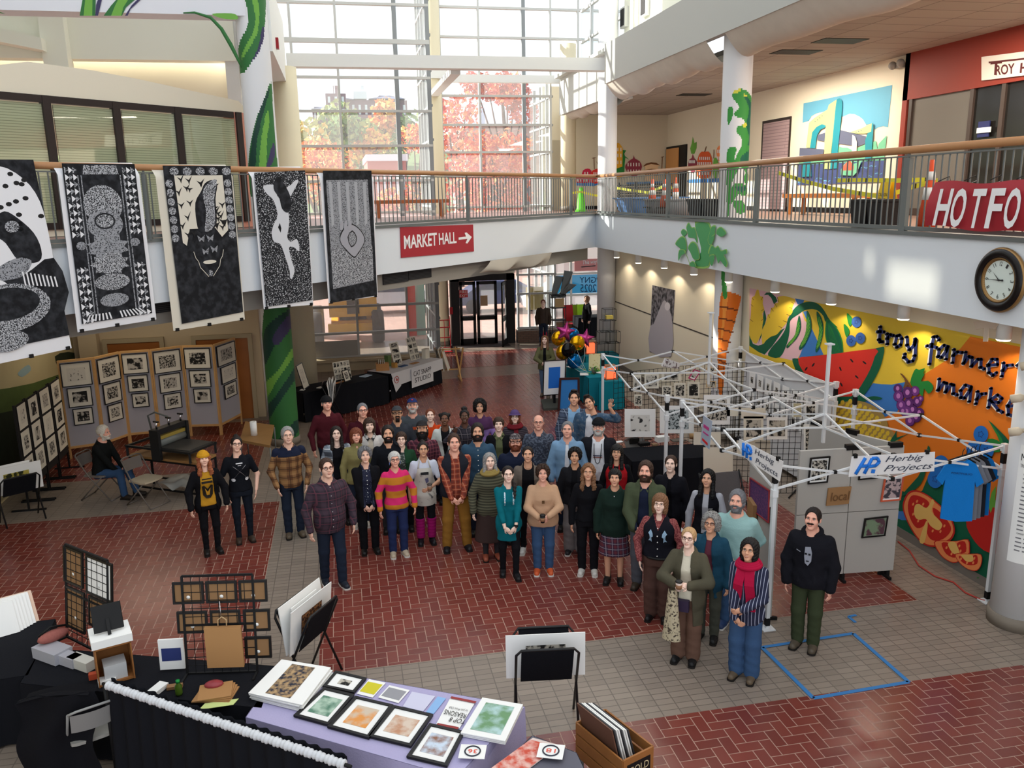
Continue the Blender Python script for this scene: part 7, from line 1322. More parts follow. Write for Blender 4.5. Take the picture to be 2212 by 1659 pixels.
# --- folding screen of prints
pp=[G(*p)for p in((152,992),(228,981),(282,961),(346,955),(413,942),(479,940),(524,915))];hts=2.12
tops=('lone nest among branches','bare tree trunks','path through woods','rocky stream','road to a tunnel','forest undergrowth')
GP=M('pegboard_grey',(176,174,182),.8)
t=thing('folding_screen','six-panel folding pine screen hung with framed prints by the wooden doors','screen',tuple(sum(pp)/7))
def scr(k,u,z,d=0.):a,b=pp[k],pp[k+1];dd=(b-a)/np.linalg.norm(b-a);nn=A3(dd[1],-dd[0],0);return a+(b-a)*u+A3(0,0,z)+nn*d
for k in range(6):
 m=MB();m.slab([scr(k,.04,.25,-.01),scr(k,.96,.25,-.01),scr(k,.96,hts,-.01),scr(k,.04,hts,-.01)],scr(k,0,0,.012)-scr(k,0,0),GP);o=m.build('panel',t)
 m=MB()
 for u in(.03,.97):m.bar(scr(k,u,0),scr(k,u,hts),.035,PINE)
 for z in(.25,hts-.02):m.bar(scr(k,.03,z),scr(k,.97,z),.035,PINE,hd=.05)
 m.build('pine_frame',o)
 zz=hts-.06
 for r,(wf,hf)in enumerate(((.84,.5),(.68,.42),(.56,.36))):
  hf*=(1,1.05,.9,1,.95,.95)[k];im=SKT if(k,r)in((0,0),(5,1))else IMG[(k+2*r)%6];u0=.5-wf/2+(.02*(r-1))
  framed(f'black-framed print of {tops[k]}, top of pine screen panel {("one", "two", "three", "four", "five", "six")[k]}' if r==0 else f'black-framed {("", "middle", "lowest")[r]} print on the screen panel with the {tops[k]} print',[scr(k,u0,zz,.03),scr(k,u0+wf,zz,.03),scr(k,u0+wf,zz-hf,.03),scr(k,u0,zz-hf,.03)],FB_,MW,im,.018,(.2,.22));zz-=hf+.03
# --- black racks with unframed prints
rk=[G(*p)for p in((62,1105),(84,1082),(107,1058),(131,1034),(152,1010))]
for k in range(4):
 a,b=rk[k],rk[k+1];a,b=a+(b-a)*.06,a+(b-a)*.94;L=np.linalg.norm(b-a);dd=(b-a)/L;nn=A3(dd[1],-dd[0],0);t=thing('display_rack',f'black rack of three unframed prints, {("nearest of four by the left wall", "second of four from the near end", "third of four from the near end", "farthest of four, beside the pine screen")[k]}','rack',(a+b)/2);m=MB()
 m.slab([a+A3(0,0,.35),b+A3(0,0,.35),b+A3(0,0,1.9),a+A3(0,0,1.9)],nn*.015,M('rack_board',(34,32,32),.8));m.build('board',t);m=MB()
 for p in(a,b):m.bar(p,p+A3(0,0,1.92),.03,BLACK);m.bar(p-nn*.28+A3(0,0,.015),p+nn*.28+A3(0,0,.015),.03,BLACK)
 m.build('stand',t)
 for r in range(3):z=1.88-r*.47;framed(f'cream-matted print, {("top", "middle", "bottom")[r]} one on the {("nearest", "second", "third", "farthest")[k]} black rack by the left wall',[a+dd*L*.1+nn*.03+A3(0,0,z),b-dd*L*.06+nn*.03+A3(0,0,z),b-dd*L*.06+nn*.03+A3(0,0,z-.43),a+dd*L*.1+nn*.03+A3(0,0,z-.43)],None,MW,(SKT,IMG[1],IMG[4],IMG[2],IMG[5])[(k*2+r)%5],.01,(.24,.22),.012,'matted_print')
# --- printing press on its table
q=[G(277,982,.74),G(425,1000,.74),G(467,981,.74)];q.append(q[0]+q[2]-q[1]);q=[q[0],q[1],q[2],q[3]];cen=sum(q)/4;ux=(q[1]-q[0]);ux/=np.linalg.norm(ux);uy=A3(-ux[1],ux[0],0)
t=thing('press_table','wooden-topped steel table carrying the black printing press','table',(cen[0],cen[1],0));m=MB();m.slab(q,(0,0,-.04),M('plywood',(150,112,68),.6,noise=.15,nscale=5));m.build('tabletop',t)
for p in q:m=MB();c=p*.97+cen*.03;m.bar((c[0],c[1],0),(c[0],c[1],.7),.04,BLACK,up=(0,1,0));m.build('leg',t)
m=MB()
for a,b in zip(q,q[1:]+q[:1]):m.bar(a*.97+cen*.03-A3(0,0,.06),b*.97+cen*.03-A3(0,0,.06),.03,BLACK);m.bar(A3(a[0],a[1],.14)*.97+A3(cen[0],cen[1],.14)*.03,A3(b[0],b[1],.14)*.97+A3(cen[0],cen[1],.14)*.03,.03,BLACK)
m.build('frame',t)
PB=M('press_black',(28,30,32),.4);pt3=lambda u,v,z:cen+ux*u+uy*v+A3(0,0,z);t=thing('printing_press','black hand-cranked etching press on the wooden-topped table','press',pt3(0,0,.0))
m=MB()
for v in(-.33,.33):
 for z in(.19,):m.bar(pt3(-.75,v,z),pt3(.75,v,z),.04,PB)
 for u in(-.72,.72):m.bar(pt3(u,v,0),pt3(u,v,.2),.04,PB,up=(0,1,0))
for u in(-.72,.72):m.bar(pt3(u,-.33,.19),pt3(u,.33,.19),.04,PB)
m.build('bed_frame',t);m=MB();m.slab([pt3(-.35,-.3,.2),pt3(.68,-.3,.2),pt3(.68,.3,.2),pt3(-.35,.3,.2)],(0,0,.025),M('press_bed',(60,58,56),.5));m.build('bed',t);m=MB()
for v in(-.36,.36):m.box(pt3(0,v,.28),(.2,.06,.56),PB,R=np.array([ux,uy,[0,0,1]]).T)
m.box(pt3(0,0,.52),(.16,.72,.1),PB,R=np.array([ux,uy,[0,0,1]]).T);m.box(pt3(0,0,.4),(.12,.72,.06),M('press_gold',(150,130,60),.4),R=np.array([ux,uy,[0,0,1]]).T);m.build('yoke',t);m=MB();m.tube([pt3(0,-.36,.3),pt3(0,.36,.3)],.08,METAL,16);m.build('roller',t)
for v in(-.3,0,.3):m=MB();m.tube([pt3(0,v,.56),pt3(0,v,.7)],.018,CHROME,8);m.bar(pt3(-.06,v,.7),pt3(.06,v,.7),.025,PB);m.build('screw',t)
m=MB();m.tube([pt3(-.7,.3,.2),pt3(-.78,.3,.6),pt3(-.6,.3,.68),pt3(-.3,.3,.62),pt3(-.24,.3,.3)],.018,METAL,8);m.build('handle',t)
m=MB();m.grid(lambda u,v:tuple(cen+ux*(-.2+.8*u)+uy*(-.3+.6*v)+A3(0,0,.24-.74+.08*math.sin(u*9)*math.cos(v*7)*(1-abs(2*u-1)))),14,10,M('plastic_sheet',(150,150,146),.4));m.build('plastic_sheet',label='crumpled clear plastic on the shelf under the press table',cat='sheet')
# --- work table behind the striped sabre tee, paper towels
q=[G(518,950,.74),G(583,962,.74),G(592,918,.74),G(530,910,.74)];t=thing('work_table','wood-topped folding table with tools beside the green column','table',tuple(sum(q)/4-A3(0,0,.74)));m=MB();m.slab(q,(0,0,-.05),MATS['plywood']);m.build('tabletop',t)
for p in q:m=MB();m.tube([p-A3(0,0,.05),A3(p[0],p[1],0)*.97+sum(q)/4*.03*A3(1,1,0)],.014,METAL,8);m.build('leg',t)
p=G(549,940,.745);t=thing('paper_towel_roll','white roll of paper towels on the wood-topped work table','towel roll',p);m=MB();m.lathe([(.065,0),(.065,.28),(.02,.28),(.02,.2)],p,PAPER,20);m.build('roll',t)
# --- folding chairs
def chair(x,y,rz,label,seatc=(182,168,144),fr=None):
 fr=fr or M('chair_taupe',(112,104,98),.4);t=thing('folding_chair',label,'chair',(x,y,0),rz);SM_=M('chair_seat_%d'%seatc[0],seatc,.5);L_=lambda m,n,par=t:m.build(n,par,local=True)
 m=MB();m.slab([(px_,py_,.45)for px_,py_ in smooth([(-.2,-.2),(.2,-.2),(.21,.1),(.17,.2),(-.17,.2),(-.21,.1)],3)],(0,0,.03),SM_);L_(m,'seat');m=MB();m.grid(lambda u,v:(-.2+.4*u,.24+.05*v+.04*(1-(2*u-1)**2),.62+.2*v),10,4,SM_ if seatc[0]<150 else fr);L_(m,'backrest')
 for s in(-1,1):m=MB();m.tube([(s*.225,-.3,.0),(s*.225,.1,.5),(s*.215,.3,.84)],.012,fr,8);L_(m,'leg');m=MB();m.tube([(s*.2,.3,0),(s*.2,-.15,.45)],.012,fr,8);L_(m,'leg')
 m=MB();m.tube([(-.215,.3,.84),(-.15,.32,.86),(.15,.32,.86),(.215,.3,.84)],.012,fr,8);m.tube([(-.225,-.3,.012),(.225,-.3,.012)],.011,fr,6);m.tube([(-.2,.3,.012),(.2,.3,.012)],.011,fr,6);L_(m,'crossbar');return t
sp=G(222,1075);chair(sp[0],sp[1]+.04,math.radians(72),'taupe folding chair under the seated white-bearded man',(120,112,106));p=G(318,1092);chair(p[0]+.0,p[1]+.1,math.radians(55),'empty folding chair with beige seat beside the seated man')
p=G(200,1572,.46);chair(p[0],p[1],math.radians(205),'folding chair with grey seat under a black coat, bottom left',(150,148,142),M('chair_grey',(140,140,138),.4));m=MB()
m.grid(lambda u,v:(p[0]-.55+.66*u+.04*math.sin(v*9),p[1]-.2-.1*v+.05*math.sin(u*8+v*3),.92-.86*v+.05*math.sin(u*3.1)),16,18,cloth('coat_black',(20,20,24)));m.grid(lambda u,v:(p[0]-.53+.6*u,p[1]-.2+.3*v,.92+.04*math.sin(u*3.1)+.02*math.sin(v*8)-.1*v),10,8,MATS['cloth_coat_black']);m.build('black_coat',label='black coat draped over the folding chair at bottom left',cat='coat')
p=G(1400,1060);chair(p[0],p[1]+.25,math.radians(20),'grey folding chair in front of the black booth table',(126,124,122),M('chair_dark',(88,84,82),.4))
# --- tables left of the entrance
def tq(a,b,dep):a,b=G(*a,.74),G(*b,.74);d=(b-a)/np.linalg.norm(b-a);n=A3(-d[1],d[0],0);return[a,b,b+n*dep,a+n*dep]
q1=tq((654,850),(838,813),.75);draped('long black-clothed table below the paper-covered window',q1,BCL);q2=tq((841,808),(951,775),.75);draped('black-clothed table with a white runner, nearest the hand truck',q2,BCL)
def on(q,u,v,z=.75):p=(q[0]*(1-u)+q[1]*u)*(1-v)+(q[3]*(1-u)+q[2]*u)*v;return A3(p[0],p[1],z)
d2=(q2[1]-q2[0])/np.linalg.norm(q2[1]-q2[0]);n2=A3(d2[1],-d2[0],0);m=MB();m.poly([on(q2,0,0,.752),on(q2,1,0,.752),on(q2,1,1,.752),on(q2,0,1,.752)],WCL);m.slab([on(q2,.0,0,.752)+n2*.06,on(q2,1.01,0,.752)+n2*.06,on(q2,1.01,0,.45)+n2*.07,on(q2,.05,0,.38)+n2*.07],n2*.004,WCL);m.poly([on(q2,0,0,.752),on(q2,1.01,0,.752),on(q2,1.01,0,.752)+n2*.065,on(q2,0,0,.752)+n2*.065],WCL);m.slab([on(q2,.0,0,.6)+n2*.08,on(q2,.16,0,.6)+n2*.08,on(q2,.16,0,.36)+n2*.08,on(q2,.06,0,.22)+n2*.08],n2*.004,WCL);m.build('table_runner',label='white cloth draped along the front of the table by the hand truck',cat='cloth')
m=MB();P_=lambda u,z:on(q2,u,0,z)+n2*.1;m.slab([P_(.35,.72),P_(.78,.72),P_(.78,.2),P_(.35,.2)],n2*.004,WCL);o=m.build('studio_banner',label='white cloth banner with black hand-drawn capitals on the table front',cat='banner');m=MB()
for s_,z0,z1,u0,u1 in(('CAT SNAPP',.5,.64,.39,.74),('STUDIO',.32,.45,.41,.73)):a=P_(u0,z0)+n2*.008;m.text(s_,a,P_(u1,z0)+n2*.008-a,A3(0,0,z1-z0),INK)
m.build('lettering',o);m=MB();c0=on(q2,.08,0,.56)+n2*.09;m.tube([c0+d2*.09*math.cos(a)+A3(0,0,.09*math.sin(a))for a in np.linspace(0,6.3,20)],.008,M('logo_red',(180,70,60),.7),5);m.ball(c0,(.03,.01,.04),MATS['logo_red'],8,6);m.build('round_logo',label='small round red emblem on the white table runner',cat='emblem')
def easel_board(label,c,wd,ht,tilt,yaw,nr,nc,mt=MW):
 R3=rotz(yaw)@rotx(-tilt);P=lambda u,v,d=0:c+R3@A3((u-.5)*wd,-d,v*ht);t=thing('display_board',label,'board',c);m=MB();m.slab([P(0,0),P(1,0),P(1,1),P(0,1)],R3@A3(0,.012,0),mt);m.build('board',t)
 for r in range(nr):
  for k in range(nc):m=MB();u,v=(k+.14)/nc,(r+.16)/nr;m.slab([P(u,v,.003),P(u+.72/nc,v,.003),P(u+.72/nc,v+.68/nr,.003),P(u,v+.68/nr,.003)],R3@A3(0,-.002,0),IMG[(r*nc+k)%6]);m.build('small_print',t)
 return t
yw=math.atan2(d2[1],d2[0]);easel_board('left leaning white board of small prints on the white-runner table',on(q2,.48,.75),.36,.62,.25,yw,4,1);easel_board('right leaning white board of small prints on the white-runner table',on(q2,.8,.7),.42,.66,.25,yw,4,2)
d1=(q1[1]-q1[0])/np.linalg.norm(q1[1]-q1[0]);yw1=math.atan2(d1[1],d1[0]);easel_board('white board with three rows of tiny prints on the black table',on(q1,.62,.8),.5,.46,.2,yw1,3,5)
def standing(label,c,wd,ht,tilt,yaw,im,fr=FB_):R3=rotz(yaw)@rotx(-tilt);P=lambda u,v:c+R3@A3((u-.5)*wd,0,v*ht);return framed(label,[P(0,1),P(1,1),P(1,0),P(0,0)],fr,MW,im,.02,(.24,.22),.015,n=R3@A3(0,-1,0))
standing('large black-framed print leaning at the left end of the long black table',on(q1,.14,.55),.45,.62,.25,yw1+.7,SKT);standing('small black-framed print standing before the board of tiny prints',on(q1,.58,.35),.26,.3,.3,yw1+.3,IMG[3])
m=MB();c=on(q2,.12,.6);bw=.17;KB=M('crate_wood',(180,128,78),.6,noise=.1,nscale=12)
for a,b in(((-1,-1),(1,-1)),((1,-1),(1,1)),((1,1),(-1,1)),((-1,1),(-1,-1))):m.bar(c+A3(a[0]*bw,a[1]*bw*.6,.1),c+A3(b[0]*bw,b[1]*bw*.6,.1),.012,KB,hd=.2)
m.box(c+A3(0,0,.01),(.32,.2,.02),KB);cr=m.build('wooden_box',label='small light wooden box of cards on the white-runner table',cat='box')
for k in range(4):m=MB();m.box(c+A3(-.1+k*.05,0,.17),(.008,.17,.24),PAPER if k%2 else MW);m.build('card',label=f'matted card standing in the small wooden box, {("first", "second", "third", "last")[k]} from the left',cat='card',group='cards in the small wooden box')
for k,(u,v,wd,dp,mt,lb)in enumerate(((.35,.3,.26,.1,M('envelope_red',(206,70,56),.8),'red envelopes on the long black table'),(.42,.4,.26,.1,M('envelope_orange',(214,140,90),.8),'orange envelopes above the red ones on the black table'),(.52,.45,.24,.1,M('kraft',(172,128,82),.8),'brown kraft cards in front of the tiny-print board'),(.85,.6,.3,.2,M('card_blue',(170,190,206),.8),'pale blue print lying at the right end of the black table'),(.24,.25,.16,.12,PAPER,'white card on the black table near the print rack'),(.3,.15,.18,.12,PAPER,'white card at the front edge of the black table'),(.07,.4,.12,.1,PAPER,'white card at the left end of the black table'))):c=on(q1,u,v,.748);m=MB();m.box(c+A3(0,0,.006),(wd,dp,.012),mt,rz=yw1+.1*k);m.build('card_stack',label=lb,cat='cards')
for u,v,wd,mt,hh,lb in((.3,.5,.1,M('jar_ochre',(190,140,70),.5),.13,'ochre box beside the wooden crate of cards'),(.4,.35,.28,M('print_blue_white',(60,84,120),.8),.02,'blue and white print lying on the white runner'),(.6,.3,.3,M('kraft',()),.015,'tan print lying on the white runner'),(.92,.5,.2,MW,.28,'tan card propped at the right end of the runner'),(.34,.9,.14,M('box_green',(96,120,70),.6),.3,'green box behind the left white board')):c=on(q2,u,v,.756);m=MB();m.box(c+A3(0,0,hh/2),(wd,.13,hh),mt,rz=yw);m.build('display_item',label=lb,cat='item')
# --- sling racks (folding canvas print bins)
def sling(label,p,rz,n,h=.95,wd=.62,col=None,leg=True,print_im=None,out=.0):
 t=thing('print_rack',label,'rack',(p[0],p[1],0),rz);CV=cloth('canvas_black',(22,23,28));BT=M('tube_black',(24,24,26),.35)
 for s in(-1,1):
  m=MB();x=wd/2;m.tube([(-x,-s*.2,.0),(-x,s*.2,h-.06),(-x+.05,s*.22,h),(x-.05,s*.22,h),(x,s*.2,h-.06),(x,-s*.2,0)],.014,BT,8);m.build('frame',t,local=True)
  m=MB();m.slab([(-x+.05,s*.22,h-.01),(x-.05,s*.22,h-.01),(x-.05,s*.03,.5),(-x+.05,s*.03,.5)],(0,s*.006,0),CV);m.build('canvas',t,local=True)
 for k in range(n):
  y=(k-(n-1)/2)*.035;m=MB();hh=.5+RNG.uniform(-.03,.05);w2=wd*(.8+.5*(k%3==0));q=[(-w2/2,y*.4,.52),(w2/2,y*.4,.52),(w2/2,y*1.5-out,.52+hh),(-w2/2,y*1.5-out,.52+hh)];m.slab(q,(0,.01,0),PAPER);o=m.build('matted_print',None,f'white-matted print in the {label}, {("front", "second", "third", "fourth", "fifth", "back")[min(k, 5)]} one'[:110],'print',local=True);o.location=t.location;o.rotation_euler=t.rotation_euler
  if k==0:m=MB();q=[A3(*v)for v in q];P=lambda u,v:(q[0]*(1-u)+q[1]*u)*(1-v)+(q[3]*(1-u)+q[2]*u)*v-A3(0,.003,0);m.poly([P(.25,.25),P(.75,.25),P(.75,.75),P(.25,.75)],print_im or IMG[0]);m.build('image',o,local=True)
 return t
sling('black canvas rack by the left wall',G(50,1125),math.radians(35),2,.85,.6,print_im=spots('forest_print',(40,44,20),(186,170,80),12,.5));sling('black canvas rack behind the lavender table',G(675,1470),math.radians(58),4,.95,.6,print_im=spots('rust_print',(70,44,34),(150,100,60),30,.5));sling('black canvas rack near the record crate',G(1185,1600)+A3(.05,.3,0),math.radians(-8),1,.95,.62);p=on(q1,.24,-.45,0);sling('black canvas rack in front of the long black table',p,yw1+.9,4,.95,.5)
# --- pine rack, hand truck
p=G(972,820);t=thing('pine_rack','open pine rack of prints right of the white-runner table','rack',p);m=MB()
for s in(-.3,.3):m.bar(p+A3(s,-.25,0),p+A3(s-.1,.15,.95),.04,PINE);m.bar(p+A3(s,.25,0),p+A3(s+.1,-.1,.95),.04,PINE);m.bar(p+A3(s,-.35,.02),p+A3(s,.35,.02),.05,PINE)
for z in(.3,.9):m.bar(p+A3(-.35,.1*z,z),p+A3(.35,.1*z,z),.035,PINE)
m.build('pine_frame',t)
for k in range(3):m=MB();m.slab([p+A3(-.32+k*.12,-.2,.3),p+A3(-.2+k*.12,.25,.3),p+A3(-.35+k*.1,.3,.95),p+A3(-.45+k*.1,-.15,.95)],(.01,0,0),MW if k else IMG[1]);m.build('large_print',label=f'large unframed print in the pine rack, {("left", "middle", "right")[k]} one',cat='print')
p=G(962,760);t=thing('hand_truck','red hand truck leaning by the cream entrance column','hand truck',p);RD=M('truck_red',(176,32,40),.4);m=MB()
for s in(-.2,.2):m.tube([p+A3(s,0,.1),p+A3(s,.12,1.15),p+A3(s*.9,.02,1.25)],.016,RD,8)
for z in(.15,.5,.85,1.1):m.bar(p+A3(-.2,.1*z,z),p+A3(.2,.1*z,z),.03,RD)
m.bar(p+A3(0,.02,.15),p+A3(0,.12,1.1),.02,RD);m.build('frame',t);m=MB();m.slab([p+A3(-.24,-.02,.03),p+A3(.24,-.02,.03),p+A3(.24,-.26,.03),p+A3(-.24,-.26,.03)],(0,0,.015),RD);m.build('toe_plate',t)
for s in(-.24,.24):m=MB();m.lathe([(0,-.03),(.11,-.03),(.12,0),(.11,.03),(0,.03)],p+A3(s,.1,.12),TY,16,R=np.array([[0,0,1.],[0,1,0],[-1,0,0]]));m.build('wheel',t)
# --- teal tables, light box, balloons, boards
ta,tb,tc=G(1224,786,.74),G(1272,817,.74),G(1340,823,.74);draped('teal-clothed table, left wing, below the balloons',[tb,tb+A3(.62,0,0),ta+A3(.62,0,0),ta],TCL);draped('teal-clothed table, right end, carrying the orange light box',[tb+A3(.1,-.52,0),tc+A3(.1,0,0),tc+A3(.1,.6,0),tb+A3(.66,0,0)],TCL);p=G(1265,770,.74);draped('teal-clothed table farthest back, under the wire cubes',[p,p+A3(1.0,0,0),p+A3(1.0,.6,0),p+A3(0,.6,0)],TCL)
def wirebox(p,s,n,label,mt=BLACK,extra=None):
 t=thing('wire_cube_stack',label,'shelf',p);m=MB()
 for(i,j,k)in n:
  o=p+A3(i*s,j*s,k*s)
  for a in(0,1):
   for b in(0,1):m.bar(o+A3(a*s,b*s,0),o+A3(a*s,b*s,s),.01,mt,up=(0,1,0));m.bar(o+A3(a*s,0,b*s),o+A3(a*s,s,b*s),.01,mt);m.bar(o+A3(0,a*s,b*s),o+A3(s,a*s,b*s),.01,mt)
 m.build('wire_frame',t);m=MB()
 for(i,j,k)in n:o=p+A3(i*s,j*s,k*s);m.poly([o+A3(0,s,0),o+A3(s,s,0),o+A3(s,s,s),o+A3(0,s,s)],glass('clear_panel',(215,222,226),.12));m.poly([o,o+A3(s,0,0),o+A3(s,s,0),o+A3(0,s,0)],glass('clear_panel'))
 m.build('clear_panels',t);return t
p=G(1290,768,.75);wirebox(p,.33,[(0,0,0),(1,0,0),(.2,0,1),(1.1,0,1),(.5,0,2),(.7,0,3)],'stepped stack of clear wire cubes by the plain column');m=MB();m.box(p+A3(.4,.15,1.08),(.2,.16,.1),M('box_yellow',(206,186,90),.6));m.build('yellow_box',label='small yellow box in the upper wire cube',cat='box')
LO=M('lamp_orange',(250,104,64),.5,emit=1.3)
def lightbox(p,label,s=.3,h=.34):t=thing('light_box',label,'lamp',p);m=MB();m.box(p+A3(0,0,h*.5),(s*.8,s*.8,h*.8),LO);m.build('glowing_panels',t);m=MB();[m.bar(p+A3(a*s/2,b*s/2,0),p+A3(a*s/2,b*s/2,h),.018,M('lamp_wood',(150,104,74),.6),up=(0,1,0))for a in(-1,1)for b in(-1,1)];[m.box(p+A3(0,0,z),(s,s,.02),MATS['lamp_wood'])for z in(.01,h)];m.build('wood_frame',t)
lightbox(G(1320,820,.745)+A3(0,.1,0),'orange glowing wood-framed light box on the near teal table');lightbox(G(1276,765,.745)+A3(0,.1,0),'orange glowing light box half hidden behind the gold balloon',.3,.36)
p=G(1282,800,.75);m=MB();m.slab([p+A3(-.13,0,0),p+A3(.17,-.05,0),p+A3(.22,.1,.42),p+A3(-.08,.15,.42)],(0,.01,0),spots('botanical_print',(214,206,160),(170,150,80),14,.6));m.build('botanical_print',label='pale yellow botanical print propped on the left teal table',cat='print')
for k,(px,py,lb)in enumerate(((1238,792,'pile of white flyers at the back of the left teal table'),(1262,808,'white flyers at the corner of the left teal table'),(1300,805,'white cards beside the trailing plant'))):c=G(px,py,.755);m=MB();m.box(c,(.3,.22,.01),PAPER,rz=.3+k);m.build('flyers',label=lb,cat='paper')
p=G(1283,806,.75);t=thing('trailing_plant','trailing green plant hanging down the front of the teal table','plant',p);m=MB()
for k in range(150):q=p+A3(RNG.normal()*.09,-.1+RNG.normal()*.05,.2-RNG.uniform(0,.85));a=RNG.normal(size=3);a/=np.linalg.norm(a);b=np.cross(a,RNG.normal(size=3));b/=np.linalg.norm(b);m.poly([q-a*.045,q+b*.02,q+a*.045,q-b*.02],LGR if k%3 else MGR)
m.build('leaves',t);m=MB();m.lathe([(.06,0),(.075,.14),(0,.14)],p,M('pot_grey',(120,116,110),.7),16);m.build('pot',t)
def balloon(px,py,mt,label,star=False,y=20.6,r=.2):
 c=un(px,py,1,y);t=thing('balloon',label,'balloon',c,group=None);m=MB()
 if star:
  o=[c+A3((r*1.35 if i%2==0 else r*.62)*math.sin(i*math.pi/5+.2),0,(r*1.35 if i%2==0 else r*.62)*math.cos(i*math.pi/5+.2))for i in range(10)];s=smooth([(p_[0],p_[2])for p_ in o],2);k=len(s);o=[A3(a,c[1],b)for a,b in s];m.add(o+[c-A3(0,r*.45,0),c+A3(0,r*.45,0)],[(i,(i+1)%k,k)for i in range(k)]+[((i+1)%k,i,k+1)for i in range(k)],mt,True)
 else:m.ball(c,(r,r*.62,r),mt,20,12)
 m.build('foil',t);m=MB();m.tube([c-A3(0,0,r),c*.6+A3(6.05,y-.2,.9)*.4-A3(0,0,.2),A3(6.05,y-.1,.82)],.004,PAPER,4);m.build('string',t)
GF,PF,KF,UF=M('foil_gold',(226,170,20),.18,.85),M('foil_pink',(206,70,150),.22,.5),M('foil_black',(16,16,18),.12,.3),M('foil_blue',(10,110,180),.2,.7)
for a in((1221,717,PF,'pink foil star balloon, upper left of the bunch',True,20.6,.21),(1264,731,PF,'pink foil star balloon at the right of the bunch',True,20.8,.2),(1207,731,GF,'gold foil balloon behind the left pink star',False,20.9,.2),(1247,741,GF,'gold foil balloon in front, between the pink stars',False,20.4,.2),(1217,761,GF,'gold foil balloon partly behind the black one',False,20.6,.2),(1228,756,KF,'shiny black balloon nearest the woman in olive',False,20.3,.19),(1252,756,KF,'black balloon behind the gold one at right',False,20.9,.18),(1241,780,UF,'blue foil balloon at the bottom of the bunch',False,20.5,.2),(1236,724,UF,'blue foil balloon behind the upper pink star',False,21.1,.2)):balloon(*a)
t=framed('white poster board with a blue square on a stand',[un(px,py,1,19.9)for px,py in((1174,779),(1222,776),(1220,851),(1172,855))],FB_,PAPER,M('poster_blue',(32,110,206),.6),.02,(.24,.2),.03,'poster_stand','sign board');c=un(1198,862,1,19.95);m=MB();m.bar((c[0],19.98,0),(c[0],19.98,.75),.06,BLACK,up=(0,1,0));m.slab([(c[0]-.35,19.7,0),(c[0]+.35,19.7,0),(c[0]+.3,20.2,.12),(c[0]-.3,20.2,.12)],(0,0,.06),M('stand_base',(70,72,66),.6));m.build('stand',t)
framed('blue chalkboard sandwich sign in a dark wooden frame',[un(px,py,1,19.55)for px,py in((1208,816),(1251,815),(1252,885),(1204,887))],M('frame_walnut',(66,36,32),.5),M('chalk_blue',(54,132,206),.7,noise=.1),None,.05,(.2,.2),.04,'sandwich_board','sign board')
p=A3(5.0,20.3,0);m=MB();m.b2((5.12,20.3,.72),(5.5,20.6,.98),M('cart_dark',(40,36,44),.5));[m.bar((x_,y_,0),(x_,y_,.72),.02,METAL,up=(0,1,0))for x_ in(5.14,5.48)for y_ in(20.32,20.58)];m.build('cart',label='small dark cart in front of the woman in the olive jacket',cat='cart')
a,b=G(1232,682,.76),G(1295,680,.76);draped('black-clothed table by the far right window',[A3(8.6,29.9,0),A3(10.6,29.9,0),A3(10.6,30.7,0),A3(8.6,30.7,0)],BCL,.76)
for px,mt,lb in((1233,M('chair_red',(150,24,34),.7),'red camp chair behind the far black table'),(1253,M('chair_lime',(150,200,30),.7),'lime green camp chair behind the far black table')):c=un(px,668,1,30.95);t=thing('camp_chair',lb,'chair',(c[0],30.95,0));m=MB();m.slab([(c[0]-.26,30.9,.5),(c[0]+.26,30.9,.5),(c[0]+.28,31.05,1.12),(c[0]-.28,31.05,1.12)],(0,.02,0),mt);m.build('backrest',t);m=MB();[m.tube([(c[0]+s*.28,30.8,0),(c[0]+s*.28,31.08,1.15)],.014,BLACK,6)for s in(-1,1)];m.slab([(c[0]-.26,30.6,.42),(c[0]+.26,30.6,.42),(c[0]+.26,30.95,.42),(c[0]-.26,30.95,.42)],(0,0,.02),mt);m.build('seat_frame',t)
c=un(1205,690,1,29.4);t=thing('display_shelf','black metal display shelf beside the man in the brown jacket','shelf',(c[0],29.4,0));m=MB();[m.bar((c[0]+a*.25,29.4+b*.2,0),(c[0]+a*.25,29.4+b*.2,1.75),.025,BLACK,up=(0,1,0))for a in(-1,1)for b in(-1,1)];[m.b2((c[0]-.26,29.2,z),(c[0]+.26,29.6,z+.03),BLACK)for z in(.3,.8,1.25,1.72)];m.build('frame',t);m=MB();m.b2((c[0]-.15,29.18,1.3),(c[0]+.18,29.21,1.62),M('basket_tan',(180,150,104),.8));m.build('basket',label='tan woven panel on the black display shelf',cat='basket')
c=un(1207,617,1,29.45);m=MB()
for k,(a,b,cc_)in enumerate(((-.3,.0,.5),(.05,.35,.62),(-.1,.5,.3))):m.slab([(c[0]+a,29.45+.05*k,c[2]-.45),(c[0]+a+.18,29.45,c[2]-.45),(c[0]+b+.2,29.5,c[2]-.45+cc_*1.5),(c[0]+b-.12,29.45,c[2]-.4+cc_*1.5)],(.02,.16,0),M('grey_sculpture',(104,108,106),.7))
m.build('sculpture',label='jagged grey sculpture on top of the black display shelf',cat='sculpture')
